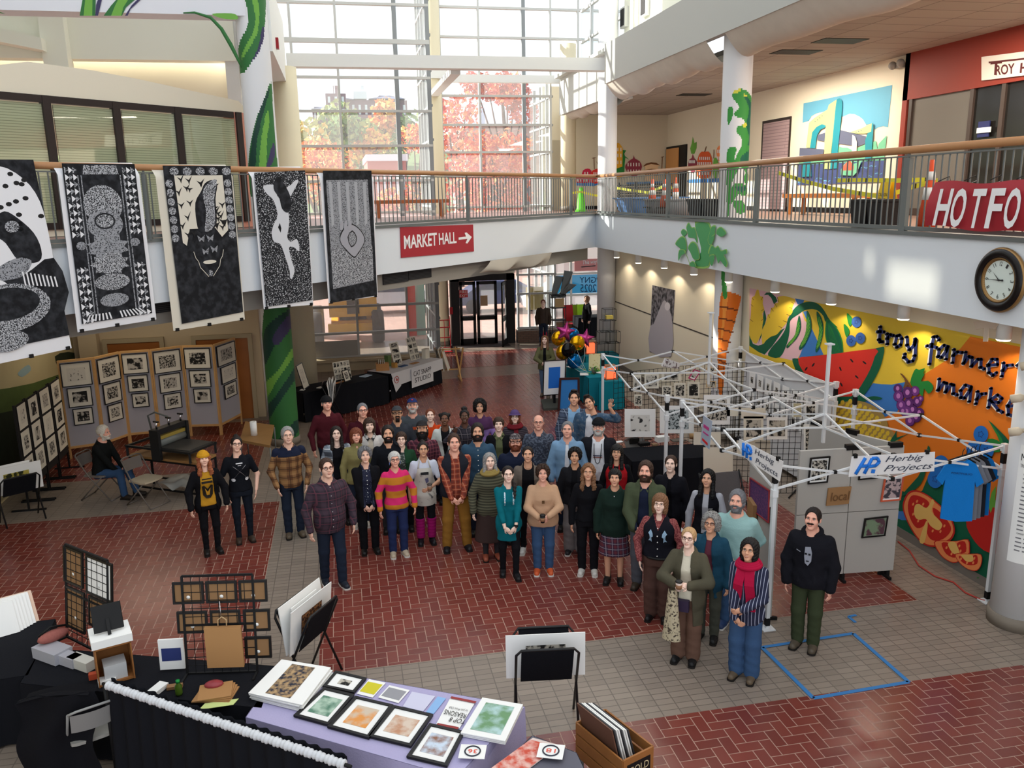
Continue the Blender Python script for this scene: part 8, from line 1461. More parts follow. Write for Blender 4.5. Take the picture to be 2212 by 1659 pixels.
# --- pop-up canopy frames
def canopy(label,C,zr=2.12,mast=2.75,feet=True):
 C=[A3(x,y,0)for x,y in C];cen=sum(C)/4;t=thing('canopy_frame',label,'canopy',cen);z1,z0=zr,zr-.3
 for c in C:
  m=MB();m.bar(c,c+A3(0,0,zr),.045,STEEL,up=(0,1,0));m.box(c+A3(0,0,zr-.02),(.07,.07,.1),STEEL);o=m.build('leg',t);m=MB();m.box(c+A3(0,0,zr-.16),(.055,.055,.13),BLACK);m.box(c+A3(0,0,z0-.05),(.07,.07,.09),STEEL);m.box(c+A3(0,0,.01),(.16,.16,.012),STEEL);m.box(c+A3(0,0,.1),(.055,.055,.1),BLACK);m.build('leg_fitting',o)
 for a,b in zip(C,C[1:]+C[:1]):
  h=(a+b)/2;m=MB()
  for p,q in((a,h),(h,b)):m.bar(p+A3(0,0,z1),q+A3(0,0,z0),.024,STEEL);m.bar(p+A3(0,0,z0),q+A3(0,0,z1),.024,STEEL);m.box((p+q)/2+A3(0,0,(z0+z1)/2),(.04,.04,.04),BLACK)
  for z in(z0,z1):m.box(h+A3(0,0,z),(.05,.05,.05),BLACK)
  m.build('truss',t)
 m=MB()
 for a,b in zip(C,C[1:]+C[:1]):h=(a+b)/2;m.bar(h+A3(0,0,z1),cen+A3(0,0,z0+.22),.024,STEEL);m.bar(h+A3(0,0,z0),cen+A3(0,0,z1+.12),.024,STEEL)
 m.build('roof_truss',t);m=MB();m.bar(cen+A3(0,0,z0),cen+A3(0,0,mast),.04,STEEL,up=(0,1,0));m.box(cen+A3(0,0,mast),(.1,.1,.02),STEEL);m.build('mast',t);return t
CA=[(4.9,8.6),(8.02,8.58),(8.0,11.7),(5.05,11.75)];CB=[(5.0,12.25),(8.1,12.4),(8.1,15.9),(5.1,15.95)]
canopy('white pop-up canopy frame with two banners, nearer the camera',CA,2.13,vert_at((6.5,10.2),742));canopy('white pop-up canopy frame around the woodcut stall, farther back',CB,2.1,vert_at((6.6,14.1),676))
HB,HI=M('logo_blue',(30,120,220),.5),M('banner_ink',(62,66,84),.6)
def hbanner(label,q):
 q=[A3(*p)for p in q];nn=np.cross(q[1]-q[0],q[2]-q[0]);nn/=np.linalg.norm(nn);nn*=np.sign(np.dot(nn,A3(0,0,CH)-q[0]));P=lambda u,v,d=.006:(q[0]*(1-u)+q[1]*u)*(1-v)+(q[3]*(1-u)+q[2]*u)*v+nn*d;m=MB();m.slab([P(0,0,0),P(1,0,0),P(1,1,0),P(0,1,0)],-nn*.004,M('banner_white',()));o=m.build('stall_banner',None,label,'banner');m=MB()
 m.text('Herbig',P(.39,.54),P(.82,.54)-P(.39,.54),P(.39,.92)-P(.39,.54),HI,.12);m.text('Projects',P(.38,.06),P(.93,.06)-P(.38,.06),P(.38,.46)-P(.38,.06),HI,.12);m.build('lettering',o);m=MB()
 for a in(((.07,.12),(.16,.9)),((.17,.12),(.24,.86)),((.1,.5),(.2,.5)),((.24,.86),(.3,.86)),((.3,.86),(.33,.66)),((.33,.66),(.29,.48)),((.29,.48),(.2,.46))):m.tube([P(*a[0],.008),P(*a[1],.008)],.02,HB,6)
 m.bar(P(.27,.12,.008),P(.275,.3,.008),.05,HB,up=nn,hd=.004);m.build('logo',o);m=MB()
 for u in(.04,.9):m.box(P(u,1.02,0),(.04,.04,.05),BLACK)
 m.build('clip',o)
hbanner('white stall banner with blue logo on the front truss of the near canopy',[un(px,py,1,8.54)for px,py in((1833,1030),(2018,1018),(2020,976),(1840,986))]);yb=[un(px,py,0,4.86)for px,py in((1603,985),(1684,1040),(1692,997),(1592,945))];hbanner('white stall banner with blue logo on the left side of the near canopy',yb)
q=[un(px,py,0,4.85)for px,py in((1519,897),(1538,910),(1532,971),(1513,956))];m=MB();m.slab(q,(.006,0,0),M('holo_sign',(190,206,226),.2,.3));o=m.build('metal_sign',None,'shiny holographic parking-style sign hung from the near canopy','sign');P=lambda u,v:(q[0]*(1-u)+q[1]*u)*(1-v)+(q[3]*(1-u)+q[2]*u)*v+A3(-.006,0,0);m=MB();SG=M('sign_pink',(190,60,130),.5);[m.bar(P(.2,v),P(.8,v),.02,SG,up=(1,0,0),hd=.004)for v in(.3,.36,.55)];m.bar(P(.2,.82),P(.8,.86),.035,M('sign_red',()),up=(1,0,0),hd=.004);m.build('lettering',o)
FP=M('foam_grey',(178,174,168),.85)
def partition(label,a,b,z0,z1,th=.05,rows=2,cols=2):
 a,b=A3(*a,0),A3(*b,0);d=(b-a)/np.linalg.norm(b-a);n=A3(d[1],-d[0],0);L=np.linalg.norm(b-a);t=thing('partition',label,'partition',(a+b)/2)
 for r in range(rows):
  for c in range(cols):m=MB();u0,u1=L*c/cols+.006,L*(c+1)/cols-.006;w0,w1=z0+(z1-z0)*r/rows+.005,z0+(z1-z0)*(r+1)/rows-.005;m.slab([a+d*u0+A3(0,0,w0),a+d*u1+A3(0,0,w0),a+d*u1+A3(0,0,w1),a+d*u0+A3(0,0,w1)],-n*th,FP);m.build('foam_panel',t)
 m=MB()
 for u in(.08,L/2,L-.08):m.bar(a+d*u-n*(th/2),a+d*u-n*(th/2)+A3(0,0,z0),.05,BLACK,up=(0,1,0));m.bar(a+d*(u-.02)-n*(th/2+.12)+A3(0,0,.02),a+d*(u-.02)-n*(th/2-.12)+A3(0,0,.02),.04,BLACK)
 m.build('foot',t);m=MB();[m.bar(a+d*(u-.09)-n*th/2+A3(0,0,z1+.01),a+d*(u+.09)-n*th/2+A3(0,0,z1+.01),.07,BLACK)for u in(L/2,L-.12)];m.build('clamp',t);return(lambda u,z,dd=.0:a+d*L*u+A3(0,0,z)+n*dd)
P1=partition('grey foam partition facing the camera behind the man in the black hoodie',(5.82,9.62),(7.3,9.5),.1,vert_at((7.3,9.5),962));P2=partition('grey foam partition on the left side of the near canopy',(5.28,9.95),(4.97,8.72),.08,1.95,cols=1);P3=partition('grey foam partition running back toward the fruit mural',(7.3,9.6),(6.75,10.9),.1,1.92,cols=1)
def onpx(P,px,py,ax=1):
 a,b=P(0,0),P(1,0);n=A3((b-a)[1],-(b-a)[0],0);h=onplane(px,py,a,n);return h+n/np.linalg.norm(n)*.012
def pic(P,pts,label,fr,mt,im,**k):return framed(label,[onpx(P,*p)for p in pts],fr,mt,im,**k)
pic(P1,((1749,988),(1792,984),(1786,1041),(1743,1045)),'black-framed grey print at the upper left of the front partition',FB_,PAPER,IMG[3],mg=(.12,.12));pic(P1,((1786,1052),(1839,1048),(1832,1088),(1781,1093)),'brown cardboard plaque pressed with a word on the front partition',None,M('cardboard',(160,120,80),.8),None,dep=.04,name='cardboard_plaque',cat='plaque')
a=onpx(P1,1790,1081)+A3(0,-.035,0);b=onpx(P1,1829,1077)+A3(0,-.035,0);c=onpx(P1,1793,1062)+A3(0,-.035,0);m=MB();m.text('local',a,b-a,c-a,M('plaque_ink',(110,78,48),.8));m.build('pressed_word',label='pressed lettering on the brown cardboard plaque',cat='lettering')
pic(P1,((1909,1030),(1951,1025),(1943,1079),(1900,1083)),'orange-framed colour print of drums on the front partition',M('frame_orange',(206,96,66),.5),PAPER,spots('drum_print',(70,66,74),(190,168,168),16,.5),mg=(.08,.12));pic(P1,((1866,1119),(1917,1113),(1910,1156),(1859,1161)),'black-framed green and red print low on the front partition',FB_,M('mat_grey_green',(150,156,140),.8),spots('green_print',(90,60,70),(120,140,112),6,.5),mg=(.08,.1));pic(P1,((1859,985),(1901,976),(1894,1032),(1852,1036)),'blue and white print half hidden by the front banner',FB_,PAPER,spots('blue_print',(60,84,150),(210,214,226),20,.5),mg=(.1,.1))
pic(P2,((1624,1031),(1666,1059),(1664,1130),(1622,1097)),'purple maze-patterned print with red border on the left partition',M('frame_red',(160,50,56),.5),spots('purple_maze',(74,48,98),(110,64,110),45,.5),None,fw=.015);pic(P2,((1667,1052),(1684,1042),(1680,1090),(1664,1098)),'white paper with a number in a ring on the left partition edge',None,PAPER,None,dep=.006,name='number_card',cat='card')
m=MB();m.slab([P2(.2,1.05,.02),P2(.45,1.05,.02),P2(.45,1.3,.02),P2(.2,1.3,.02)],P2(0,0,.05)-P2(0,0),M('cardboard',()));m.build('cardboard_block',label='corrugated cardboard block on the left partition',cat='plaque');pic(P3,((1836,930),(1871,946),(1867,985),(1833,975)),'mahogany-framed mirror-like print on the rear partition',M('frame_mahogany',(84,34,28),.4),M('print_mint',(150,170,150),.7),IMG[2],fw=.04)
TB,TG=cloth('tee_blue',(26,120,200)),cloth('tee_grey',(120,122,130));c0=un(2070,985,1,8.62)
for k,mt in enumerate((TB,TG,TG,cloth('tee_dark',(40,42,50)),TB)):
 c=c0+A3(.06+.085*k,.03*k,0);e1,e2=A3(.86,-.46,0),A3(.46,.86,0);t=thing('tshirt',('blue T-shirt at the front of the hanging row','grey T-shirt second in the hanging row','grey T-shirt third in the hanging row','dark T-shirt fourth in the hanging row','blue T-shirt at the back of the hanging row')[k],'t-shirt',c-A3(0,0,.8));pts=[(x*.86,z*1.08)for x,z in((-.09,-.04),(-.04,-.075),(.04,-.075),(.09,-.04),(.2,-.1),(.32,-.3),(.23,-.37),(.2,-.3),(.215,-.78),(0,-.81),(-.215,-.78),(-.2,-.3),(-.23,-.37),(-.32,-.3),(-.2,-.1))];m=MB()
 W_=lambda x,z,d=0.:c+e1*x+A3(0,0,z)+e2*(d+.012*math.sin(x*16+z*5));m.add([W_(x,z,-.022)for x,z in pts]+[W_(x,z,.022)for x,z in pts],[tuple(range(15)),tuple(range(29,14,-1))]+[(i,i+15,(i+1)%15+15,(i+1)%15)for i in range(15)],mt);m.build('shirt',t);m=MB();m.tube([c+e1*-.16+A3(0,0,-.08),c+A3(0,0,.0),c+e1*.16+A3(0,0,-.08)],.01,BLACK,6);m.tube([c,c+A3(0,0,.05),c+A3(.02,0,.09)],.005,BLACK,6);m.build('hanger',t)
 if k==0:m=MB();m.text('PORTFOLIO',W_(-.11,-.24,-.026),e1*.24-A3(0,0,.0),A3(0,0,.025),M('shirt_ink',(24,40,84),.8));m.build('lettering',t)
# --- woodcut stall: wire grids, black table, prints
def gridwall(label,a,b,z0=.02,z1=1.85):a,b=A3(*a,0),A3(*b,0);t=thing('grid_panel',label,'display grid',(a+b)/2);P=lambda u,v:a*(1-u)+b*u+A3(0,0,z0+(z1-z0)*v);m=MB();wires(m,P,int(np.linalg.norm(b-a)/.1),18,.007,BLACK);m.build('wire_grid',t);m=MB();[m.bar(P(u,0)-A3(.2,.2,0),P(u,0)+A3(.2,.2,0),.02,BLACK)for u in(.05,.95)];m.build('foot',t);return P
g1=gridwall('black wire grid along the left of the woodcut stall',(5.12,15.3),(6.7,15.6));g2=gridwall('black wire grid across the middle of the woodcut stall',(6.2,13.2),(7.75,12.8),.02,1.9);g3=gridwall('black wire grid at the back right of the woodcut stall',(6.75,15.6),(8.1,15.6))
def pinned(y,pts,im,label,mt=MW,mg=(.16,.16)):return framed(label,[un(px,py,1,y)for px,py in pts],None,mt,im,dep=.008,name='woodcut_print',cat='print',mg=mg)
R4=lambda x0,y0,x1,y1:((x0,y0),(x1,y0),(x1,y1),(x0,y1))
for r,im,lb in((R4(1367,808,1386,848),0,'small woodcut of a figure at the left end of the wire grid'),(R4(1369,851,1388,878),3,'small woodcut of a chair below the figure print'),(R4(1391,805,1424,840),5,'square grey print left of the umbrella woodcut'),(R4(1428,802,1472,824),2,'wide woodcut of an open umbrella'),(R4(1455,826,1482,860),1,'woodcut of small trees below the umbrella'),(R4(1484,824,1512,860),4,'woodcut of a perched bird beside the small trees'),(R4(1429,832,1452,858),3,'dark woodcut with a green spot'),(R4(1524,822,1548,838),0,'tan card with three rings, lower one'),(R4(1524,793,1548,808),5,'tan card with three rings, upper one')):pinned(15.1,r,IMG[im],lb,M('card_tan',(196,168,130),.8)if 'tan card' in lb else MW)
framed('pink-framed print tilted on the wire grid',[un(px,py,1,15.0)for px,py in((1499,797),(1513,802),(1500,822),(1486,817))],M('frame_pink',(176,50,96),.5),PAPER,IMG[1],.02)
m=MB();q=[un(px,py,1,14.9)for px,py in((1440,775),(1470,785),(1466,797),(1432,792))];m.slab(q,(0,.1,.0),spots('plastic_bag_prints',(206,200,198),(110,90,92),18,.55));m.build('bagged_prints',label='clear bag of small prints on top of the wire grid',cat='prints')
pinned(13.55,R4(1348,882,1417,945),spots('two_birds',(44,44,46),(216,214,208),9,.40),'large white print of two birds on the black booth table',PAPER,(.2,.22));pinned(13.5,R4(1424,875,1500,937),spots('creek_print',(52,60,62),(176,184,186),26,.47),'large grey print of a wooded creek beside the two-bird print',PAPER,(.17,.16))
for r,im,lb,mt in((R4(1519,852,1578,918),1,'large woodcut with leafy border behind the wire grid',PAPER),(R4(1600,880,1655,905),None,'plain cream card on the wire grid',MW),(R4(1605,898,1650,952),0,'lobster print half covered by cream card',MW),(R4(1655,900,1702,950),2,'dark tree woodcut in the middle grid',PAPER),(R4(1713,870,1732,902),None,'olive cream card at the right of the grid',M('card_olive',(190,182,150),.8)),(R4(1497,932,1558,962),None,'cream card low on the wire grid',MW),(R4(1518,965,1584,1050),None,'tall cream board leaning under the wire grid',MW),(R4(1590,950,1665,985),None,'wide cream board behind the left banner',MW),(R4(1735,915,1770,985),3,'tall woodcut of a winged bird beside the partition',PAPER),(R4(1738,872,1764,905),4,'black-edged square woodcut at the right of the grid',PAPER),(R4(1560,880,1596,900),None,'small cream card beside the leafy woodcut',MW)):pinned(12.75 if r[0][0]>1590 else 13.0,r,IMG[im]if im is not None else None,lb,mt,(.14,.16))
WP=M('white_tarp',(206,206,208),.6);q=[A3(8.12,15.7,2.05),A3(8.12,12.5,2.05),A3(8.05,12.5,.1),A3(8.05,15.7,.1)];m=MB();m.slab(q,(.02,0,0),WP);m.build('white_backdrop',label='white tarp wall of small prints against the fruit mural',cat='backdrop cloth')
for r in range(2):
 for k in range(8):y1=15.35-k*.33;z1=1.72-r*.42;framed(f'small white-matted block print, {("upper", "lower")[r]} row, {("first", "second", "third", "fourth", "fifth", "sixth", "seventh", "last")[k]} from the back, on the white tarp',[(8.04,y1,z1),(8.04,y1-.25,z1),(8.04,y1-.25,z1-.33),(8.04,y1,z1-.33)],None,PAPER,IMG[(k*3+r)%6],.01,(.3,.3),.008,'block_print',group='small block prints on the white tarp')
draped('black-clothed booth table with two large prints',[A3(4.75,13.15,0),A3(6.35,13.05,0),A3(6.38,13.85,0),A3(4.78,13.95,0)],BCL)
for px,py,sz,mt,lb in((1336,955,(.16,.1,.01),PAPER,'white card at the left end of the booth table'),(1368,957,(.2,.1,.1),M('case_black',(30,28,28),.4),'open dark spectacle case on the booth table'),(1391,962,(.2,.12,.06),BLACK,'black pouch on the booth table'),(1414,962,(.1,.08,.03),M('wallet_tan',(150,120,90),.6),'small tan box on the booth table'),(1393,950,(.22,.12,.03),M('book_brown',(80,62,52),.6),'brown book on the booth table'),(1430,953,(.24,.14,.1),PAPER,'white tray of small items on the booth table'),(1465,952,(.26,.16,.02),M('book_grey',(96,88,80),.6),'grey-brown book at the right of the booth table')):c=G(px,py,.75);m=MB();m.box(c+A3(0,0,sz[2]/2),sz,mt,rz=.1);m.build('table_item',label=lb,cat='item')
for k,(dx,r)in enumerate(((0,.07),(.14,.04))):c=G(1490+8*k,940+6*k,.8);m=MB();m.tube([c,c+A3(.35,-.1,-.02)],r,M('kraft_roll',(186,148,100),.7),14);m.build('kraft_roll',label=('thick','thin')[k]+' roll of brown kraft paper on the booth table',cat='paper roll')
c=un(1560,1040,1,10.9);t=thing('camp_chair','grey folding camp chair behind the woman in the black vest','chair',(c[0],10.9,0));GC=cloth('camp_grey',(92,86,86));m=MB();m.slab([(c[0]-.3,10.75,.45),(c[0]+.3,10.75,.45),(c[0]+.32,11.0,1.2),(c[0]-.32,11.0,1.2)],(0,.02,0),GC);m.build('backrest',t);m=MB();m.slab([(c[0]-.3,10.25,.45),(c[0]+.3,10.25,.45),(c[0]+.3,10.75,.42),(c[0]-.3,10.75,.42)],(0,0,.02),GC);m.build('seat',t)
for sx_ in(-1,1):m=MB();m.tube([(c[0]+sx_*.32,10.2,0),(c[0]+sx_*.32,11.02,1.22)],.014,BLACK,6);m.tube([(c[0]+sx_*.32,11.0,0),(c[0]+sx_*.32,10.25,.6)],.014,BLACK,6);m.build('leg',t)
BT=M('painter_tape',(56,120,180),.7);m=MB();q=[G(*p,.007)for p in((1646,1398),(1757,1508),(1963,1473),(1843,1368))]
for a,b in zip(q,q[1:]+q[:1]):m.bar(a,b,.05,BT,hd=.002)
m.build('floor_tape',label='blue tape square on the beige floor at right',cat='tape');m=MB();a=G(1833,1332,.007);m.bar(a,a+A3(.12,.02,0),.04,BT,hd=.002);m.bar(a,a-A3(.0,.15,0),.04,BT,hd=.002);m.build('floor_tape',label='small corner of blue tape on the beige floor behind the hoodie man',cat='tape')
m=MB();m.tube([G(px,py,.012)for px,py in((1940,1170),(1965,1190),(1985,1222),(2020,1245),(2060,1258),(2085,1280),(2120,1296),(2140,1300))],.012,M('cable_red',(170,60,50),.5),6);m.build('extension_cord',label='red-brown extension cord on the floor along the fruit mural',cat='cord')
# --- foreground tables
fq=[G(75,1445,.74),G(565,1530,.74),G(595,1440,.74),G(330,1395,.74),G(90,1400,.74)];fq=[fq[0]-A3(.05,.25,0),fq[1],fq[2],fq[4]];draped('black-clothed table in the left foreground, full of boxes and racks',fq,BCL);p=G(105,1390,.74);draped('black-clothed table cut by the left edge',[p-A3(1.6,.75,0),p-A3(0,.62,0),p+A3(-.1,.55,0),p+A3(-1.6,.5,0)],BCL)
lq=[G(532,1550,.74),G(985,1680,.74),G(1133,1528,.74),G(612,1434,.74)];draped('lavender-clothed table of prints and leaflets in the foreground',lq,LCL)
RW=cloth('ruffle_white',(206,208,212));a,b=G(232,1480,1.0),G(745,1652,1.0);d=(b-a)/np.linalg.norm(b-a);L=np.linalg.norm(b-a);t=thing('ruffled_barrier','black curtain with white gathered sleeve on its rail, foreground','curtain',(*((a+b)/2)[:2],0));m=MB();ks=int(L/.012);m.tube([a+d*L*k/ks for k in range(ks+1)],[.034+.006*math.sin(k*1.9)+.004*math.sin(k*.7)for k in range(ks+1)],RW,12);m.build('gathered_sleeve',t);m=MB();n=A3(d[1],-d[0],0);m.grid(lambda u,v:tuple(a+d*L*u+A3(0,0,.0-.98*v)+n*(.02*math.sin(u*90)*min(1,v*4+.3)+.04*v)),180,6,BCL);m.grid(lambda u,v:tuple(a+d*L*u+A3(0,0,.05-.08*v)-n*(.045+.012*math.sin(u*130))),160,2,BCL);m.build('curtain',t);m=MB();m.tube([a-d*.06,b+d*.06],.015,BLACK,8);[m.tube([p_,A3(p_[0],p_[1],0)],.018,BLACK,8)for p_ in(a-d*.04,b+d*.04)];m.build('rail',t)
KR=M('backing_kraft',(140,106,72),.8)
def backrack(label,p0,p1,ht,cells):
 a,b=A3(*p0),A3(*p1);d=(b-a)/np.linalg.norm(b-a);n=A3(d[1],-d[0],0);L=np.linalg.norm(b-a);lean=-n*.12;t=thing('wire_rack',label,'display grid',(a+b)/2);P=lambda u,v,k=0.:a+d*L*u+A3(0,0,ht*v)+lean*v+n*k;m=MB();wires(m,P,8,12,.006,BLACK)
 for u in(0,1):m.bar(P(u,0),P(u,1),.022,BLACK);m.bar(P(u,.0),P(u,.0)+n*.16,.02,BLACK)
 for v in(0,.5,1):m.bar(P(0,v),P(1,v),.02,BLACK)
 m.build('wire_grid',t)
 for k,(u0,v0,u1,v1,mt)in enumerate(cells):framed(f'kraft back of a framed picture, {("first", "second", "third", "fourth", "fifth", "sixth", "last")[k]} on the {label[:21]}',[P(u0,v1,-.012),P(u1,v1,-.012),P(u1,v0,-.012),P(u0,v0,-.012)],FB_,mt,None,.022,dep=.022,name='picture_back',n=n);m=MB();c=P((u0+u1)/2,v0+(v1-v0)*.3,.002);m.tube([c,c+n*.003],.018,PAPER,14);m.build('round_sticker',list(COL.objects)[-4]if False else t)
 return P
PR=backrack('right black wire rack on the black table',G(405,1455,.75),G(556,1450,.75),.98,[(-.14,.72,.3,.94,KR),(.33,.72,.77,.94,KR),(.8,.72,1.2,.94,KR),(-.1,.42,.33,.64,KR),(.37,.42,.8,.64,KR),(.84,.42,1.22,.64,KR),(.84,.14,1.22,.36,KR)]);PL=backrack('left black wire rack on the black table',G(145,1375,.75),G(235,1420,.75),1.02,[(-.05,.6,.42,.98,KR),(.5,.58,1.1,.98,PAPER),(.0,.12,.45,.56,KR),(.55,.25,1.0,.56,KR)])
a=PR(.42,.62,.04);t=thing('paper_bag','brown paper bag hanging on the right foreground rack','bag',PR(.5,.1,.06));m=MB();m.slab([PR(.3,.5,.03),PR(.82,.5,.03),PR(.84,.1,.03),PR(.32,.1,.03)],(0,-.06,0),M('kraft',()));m.build('bag_body',t);m=MB();m.tube([PR(.5,.5,.05),PR(.5,.57,.05),PR(.56,.6,.05),PR(.62,.57,.05),PR(.62,.5,.05)],.006,M('bag_handle',(190,160,120),.7),6);m.tube([PR(.55,.58,.05),PR(.53,.75,.03)],.005,CHROME,6);m.build('handle',t)
p=G(250,1460,.75);rzc=.35;t=thing('wooden_crate','upright wooden crate with a white box lid on top, left foreground','crate',p);CW_=M('crate_honey',(150,98,52),.55,noise=.15,nscale=12);RR=rotz(rzc);m=MB()
for s in(-.155,.155):[m.box(p+RR@A3(s,-.115+.077*k,.2),(.012,.07,.4),CW_,R=RR)for k in range(4)]
m.box(p+RR@A3(0,.14,.2),(.3,.012,.4),CW_,R=RR);m.box(p+A3(0,0,.01),(.3,.28,.02),CW_,R=RR);m.box(p+A3(0,0,.395),(.32,.3,.02),CW_,R=RR);m.build('slats',t);m=MB();m.box(p+A3(0,0,.445),(.36,.32,.08),PAPER,R=RR);m.build('white_box',label='flat white box on top of the upright wooden crate',cat='box');m=MB();c=p+A3(0,-.02,.49);m.slab([c+RR@A3(-.13,-.02,.02),c+RR@A3(.13,-.02,.02),c+RR@A3(.13,.1,.24),c+RR@A3(-.13,.1,.24)],(0,.02,0),BLACK);m.bar(c+RR@A3(0,-.06,0),c+RR@A3(0,.04,.12),.03,BLACK);m.build('tablet',label='black tablet seen from behind on the white box lid',cat='tablet');m=MB();m.box(p+RR@A3(0,-.02,.1),(.2,.18,.16),M('bin_white',(196,198,200),.5),R=RR);m.build('white_bin',label='white bin inside the upright wooden crate',cat='bin')
CLR=M('clear_plastic',(176,176,184),.3)
for px,py,sz,mt,r,lb in((115,1420,(.2,.36,.12),CLR,.9,'clear plastic storage box under the pink pouch'),(148,1432,(.12,.3,.1),CLR,.9,'long clear plastic box of supplies, middle of three'),(178,1440,(.12,.3,.1),M('tray_white',(206,204,196),.5),.9,'white tray with scissors and tape'),(232,1475,(.16,.1,.05),PAPER,.3,'crumpled white tissue beside the wooden crate'),(205,1465,(.1,.06,.06),M('pen_box',(190,80,50),.6),.2,'small box of coloured pens by the wooden crate'),(340,1493,(.1,.2,.04),PAPER,-.5,'white spectacle case on the black table'),(378,1486,(.14,.06,.03),M('stand_wood',(140,104,70),.6),0,'small wooden card stand on the black table')):c=G(px,py,.75);m=MB();m.box(c+A3(0,0,sz[2]/2),sz,mt,rz=r);m.build('desk_item',label=lb,cat='box')
c=G(120,1405,.75);m=MB();m.ball(c+A3(0,0,.17),(.16,.07,.06),M('pouch_pink',(156,92,84),.8,noise=.2,nscale=60),14,8,rotz(.7));m.tube([c+A3(-.12,-.06,.2),c+A3(-.02,0,.27),c+A3(.1,.09,.23)],.012,BLACK,6);m.build('pouch',label='dusty pink zip pouch with a black strap on the clear box',cat='pouch')
c=G(377,1440,.75);framed('leaflet holder with a dark blue half circle on the black table',[c+A3(-.13,0,.33),c+A3(.13,-.03,.33),c+A3(.13,-.06,0),c+A3(-.13,-.03,0)],None,PAPER,M('leaflet_blue',(44,56,112),.6),dep=.05,mg=(.14,.3),name='leaflet_holder',cat='holder');c=G(387,1500,.75);t=thing('juice_bottle','small bottle of green juice with green cap on the black table','bottle',c);m=MB();m.lathe([(.032,0),(.034,.02),(.034,.09),(.016,.12),(.016,.13)],c,M('juice_green',(70,96,30),.2),16);m.build('bottle_body',t);m=MB();m.lathe([(.019,.125),(.019,.15),(0,.15)],c,M('cap_green',(20,140,60),.4),14);m.build('cap',t)
for k in range(4):c=G(466,1500,.75)+A3(0,0,.012*k);m=MB();m.box(c,(.36-.02*k,.26,.011),M('kraft',()),rz=-.25+.1*k);m.build('paper_bag',label=f'flat brown paper bag in the stack below the right rack, {("bottom", "second", "third", "top")[k]} one',cat='bag',group='flat paper bags')
c=G(462,1478,.8);m=MB();m.ball(c,(.09,.06,.035),M('apple_bag',(150,60,66),.3,noise=.3,nscale=20),12,8);m.build('snack_bag',label='clear bag of red fruit on the flat paper bags',cat='bag');c=G(476,1520,.75);sheetq('yellow-green price sheet under the paper bags',[c+A3(-.18,-.06,.001),c+A3(.12,-.05,.001),c+A3(.16,.04,.001),c+A3(-.14,.03,.001)],M('paper_lime',(200,214,140),.8),'price_sheet','sheet')
for k in range(7):c=G(12+k*7,1372-k*4,.75);m=MB();m.slab([c+A3(-.2,-.1,0),c+A3(.12,.06,0),c+A3(.02,.22,.3),c+A3(-.3,.06,.3)],(.012,-.012,0),PAPER if k<6 else M('print_peach',(220,190,170),.8));m.build('matted_print',label=f'matted print standing in a row on the far left table, {("leftmost", "second", "third", "fourth", "fifth", "sixth", "rightmost, tallest")[k]}',cat='print',group='row of matted prints on the far left table')
Z_=.752;Q4=lambda*p:[G(x,y,Z_+.01)for x,y in p]
def flat(label,pts,fr,mt,im,mg=(.22,.22),dep=.022,z=None):return framed(label,[G(x,y,(z or Z_))for x,y in pts],fr,mt,im,.03,mg,dep,n=(0,0,1))
WT=lambda n,a,b,s=10:spots(n,a,b,s,.5,.8,.12)
for k in range(5):flat(f'large matted print in the left stack on the lavender table, {("bottom", "second", "third", "fourth", "top, dark carnival scene")[k]} one',[(x+RNG.uniform(-6,6),y-k*3)for x,y in((613,1436),(722,1454),(652,1540),(536,1512))],None,PAPER,WT('carnival',(40,44,60),(180,150,110),22)if k==4 else None,(.28,.1),.02,Z_+.014*k)
flat('small black-framed print of a dark rock shape',((725,1452),(792,1468),(765,1500),(697,1486)),FB_,PAPER,IMG[0],(.32,.34));flat('black-framed green abstract print, leftmost of the front row',((700,1488),(766,1504),(711,1570),(634,1549)),FB_,PAPER,WT('green_abs',(90,130,110),(176,200,182)),(.2,.22));flat('black-framed orange sunset print, second of the front row',((768,1507),(850,1526),(797,1598),(707,1573)),FB_,PAPER,WT('sunset',(222,150,80),(206,190,170)),(.22,.22));flat('black-framed brown house print, third of the front row',((850,1527),(936,1547),(888,1616),(796,1594)),FB_,PAPER,WT('house',(190,140,110),(214,196,180)),(.2,.24));flat('black-framed pale blue and brown print, rightmost of the front row',((928,1566),(1004,1584),(966,1659),(878,1638)),FB_,PAPER,WT('paleblue',(140,100,80),(200,214,230)),(.2,.22))
for lb,pts,mt,im in(('leaflet with a yellow top on the lavender table',((796,1465),(838,1474),(806,1510),(766,1500)),PAPER,M('leaf_yellow',(206,196,50),.8)),('white card with a grey block on the lavender table',((840,1478),(890,1490),(862,1522),(812,1508)),PAPER,M('grey_block',(150,150,156),.8)),('white price sheet beside the grey-block card',((888,1492),(945,1503),(915,1540),(866,1528)),M('paper_lilac',(204,204,226),.8),None),('light blue leaflet beside the reasons sheet',((944,1502),(968,1508),(938,1545),(916,1540)),M('leaf_blue',(140,180,226),.8),None)):flat(lb,pts,None,mt,im,(.12,.2),.006)
pts=((972,1503),(1032,1515),(994,1577),(938,1566));flat('white sheet headed with reasons to join, seen upside down',pts,None,PAPER,None,dep=.006);m=MB()
for s_,(bl,br,tl)in(('TOP 8',((1008,1555),(974,1549),(1002,1564))),('REASONS',((1008,1542),(962,1532),(1004,1552))),('to join Print Club',((1012,1532),(972,1524),(1009,1538)))):o,a,b=(G(*p,Z_+.012)for p in(bl,br,tl));m.text(s_,o,a-o,b-o,INK)
[m.bar(G(x0,y0,Z_+.011),G(x1,y1,Z_+.011),.03,M('strip_red',(150,60,60),.7),hd=.002)for x0,y0,x1,y1 in((974,1506,1028,1517),(944,1564,990,1573))];m.build('lettering',label='upside-down black lettering on the reasons sheet',cat='lettering')
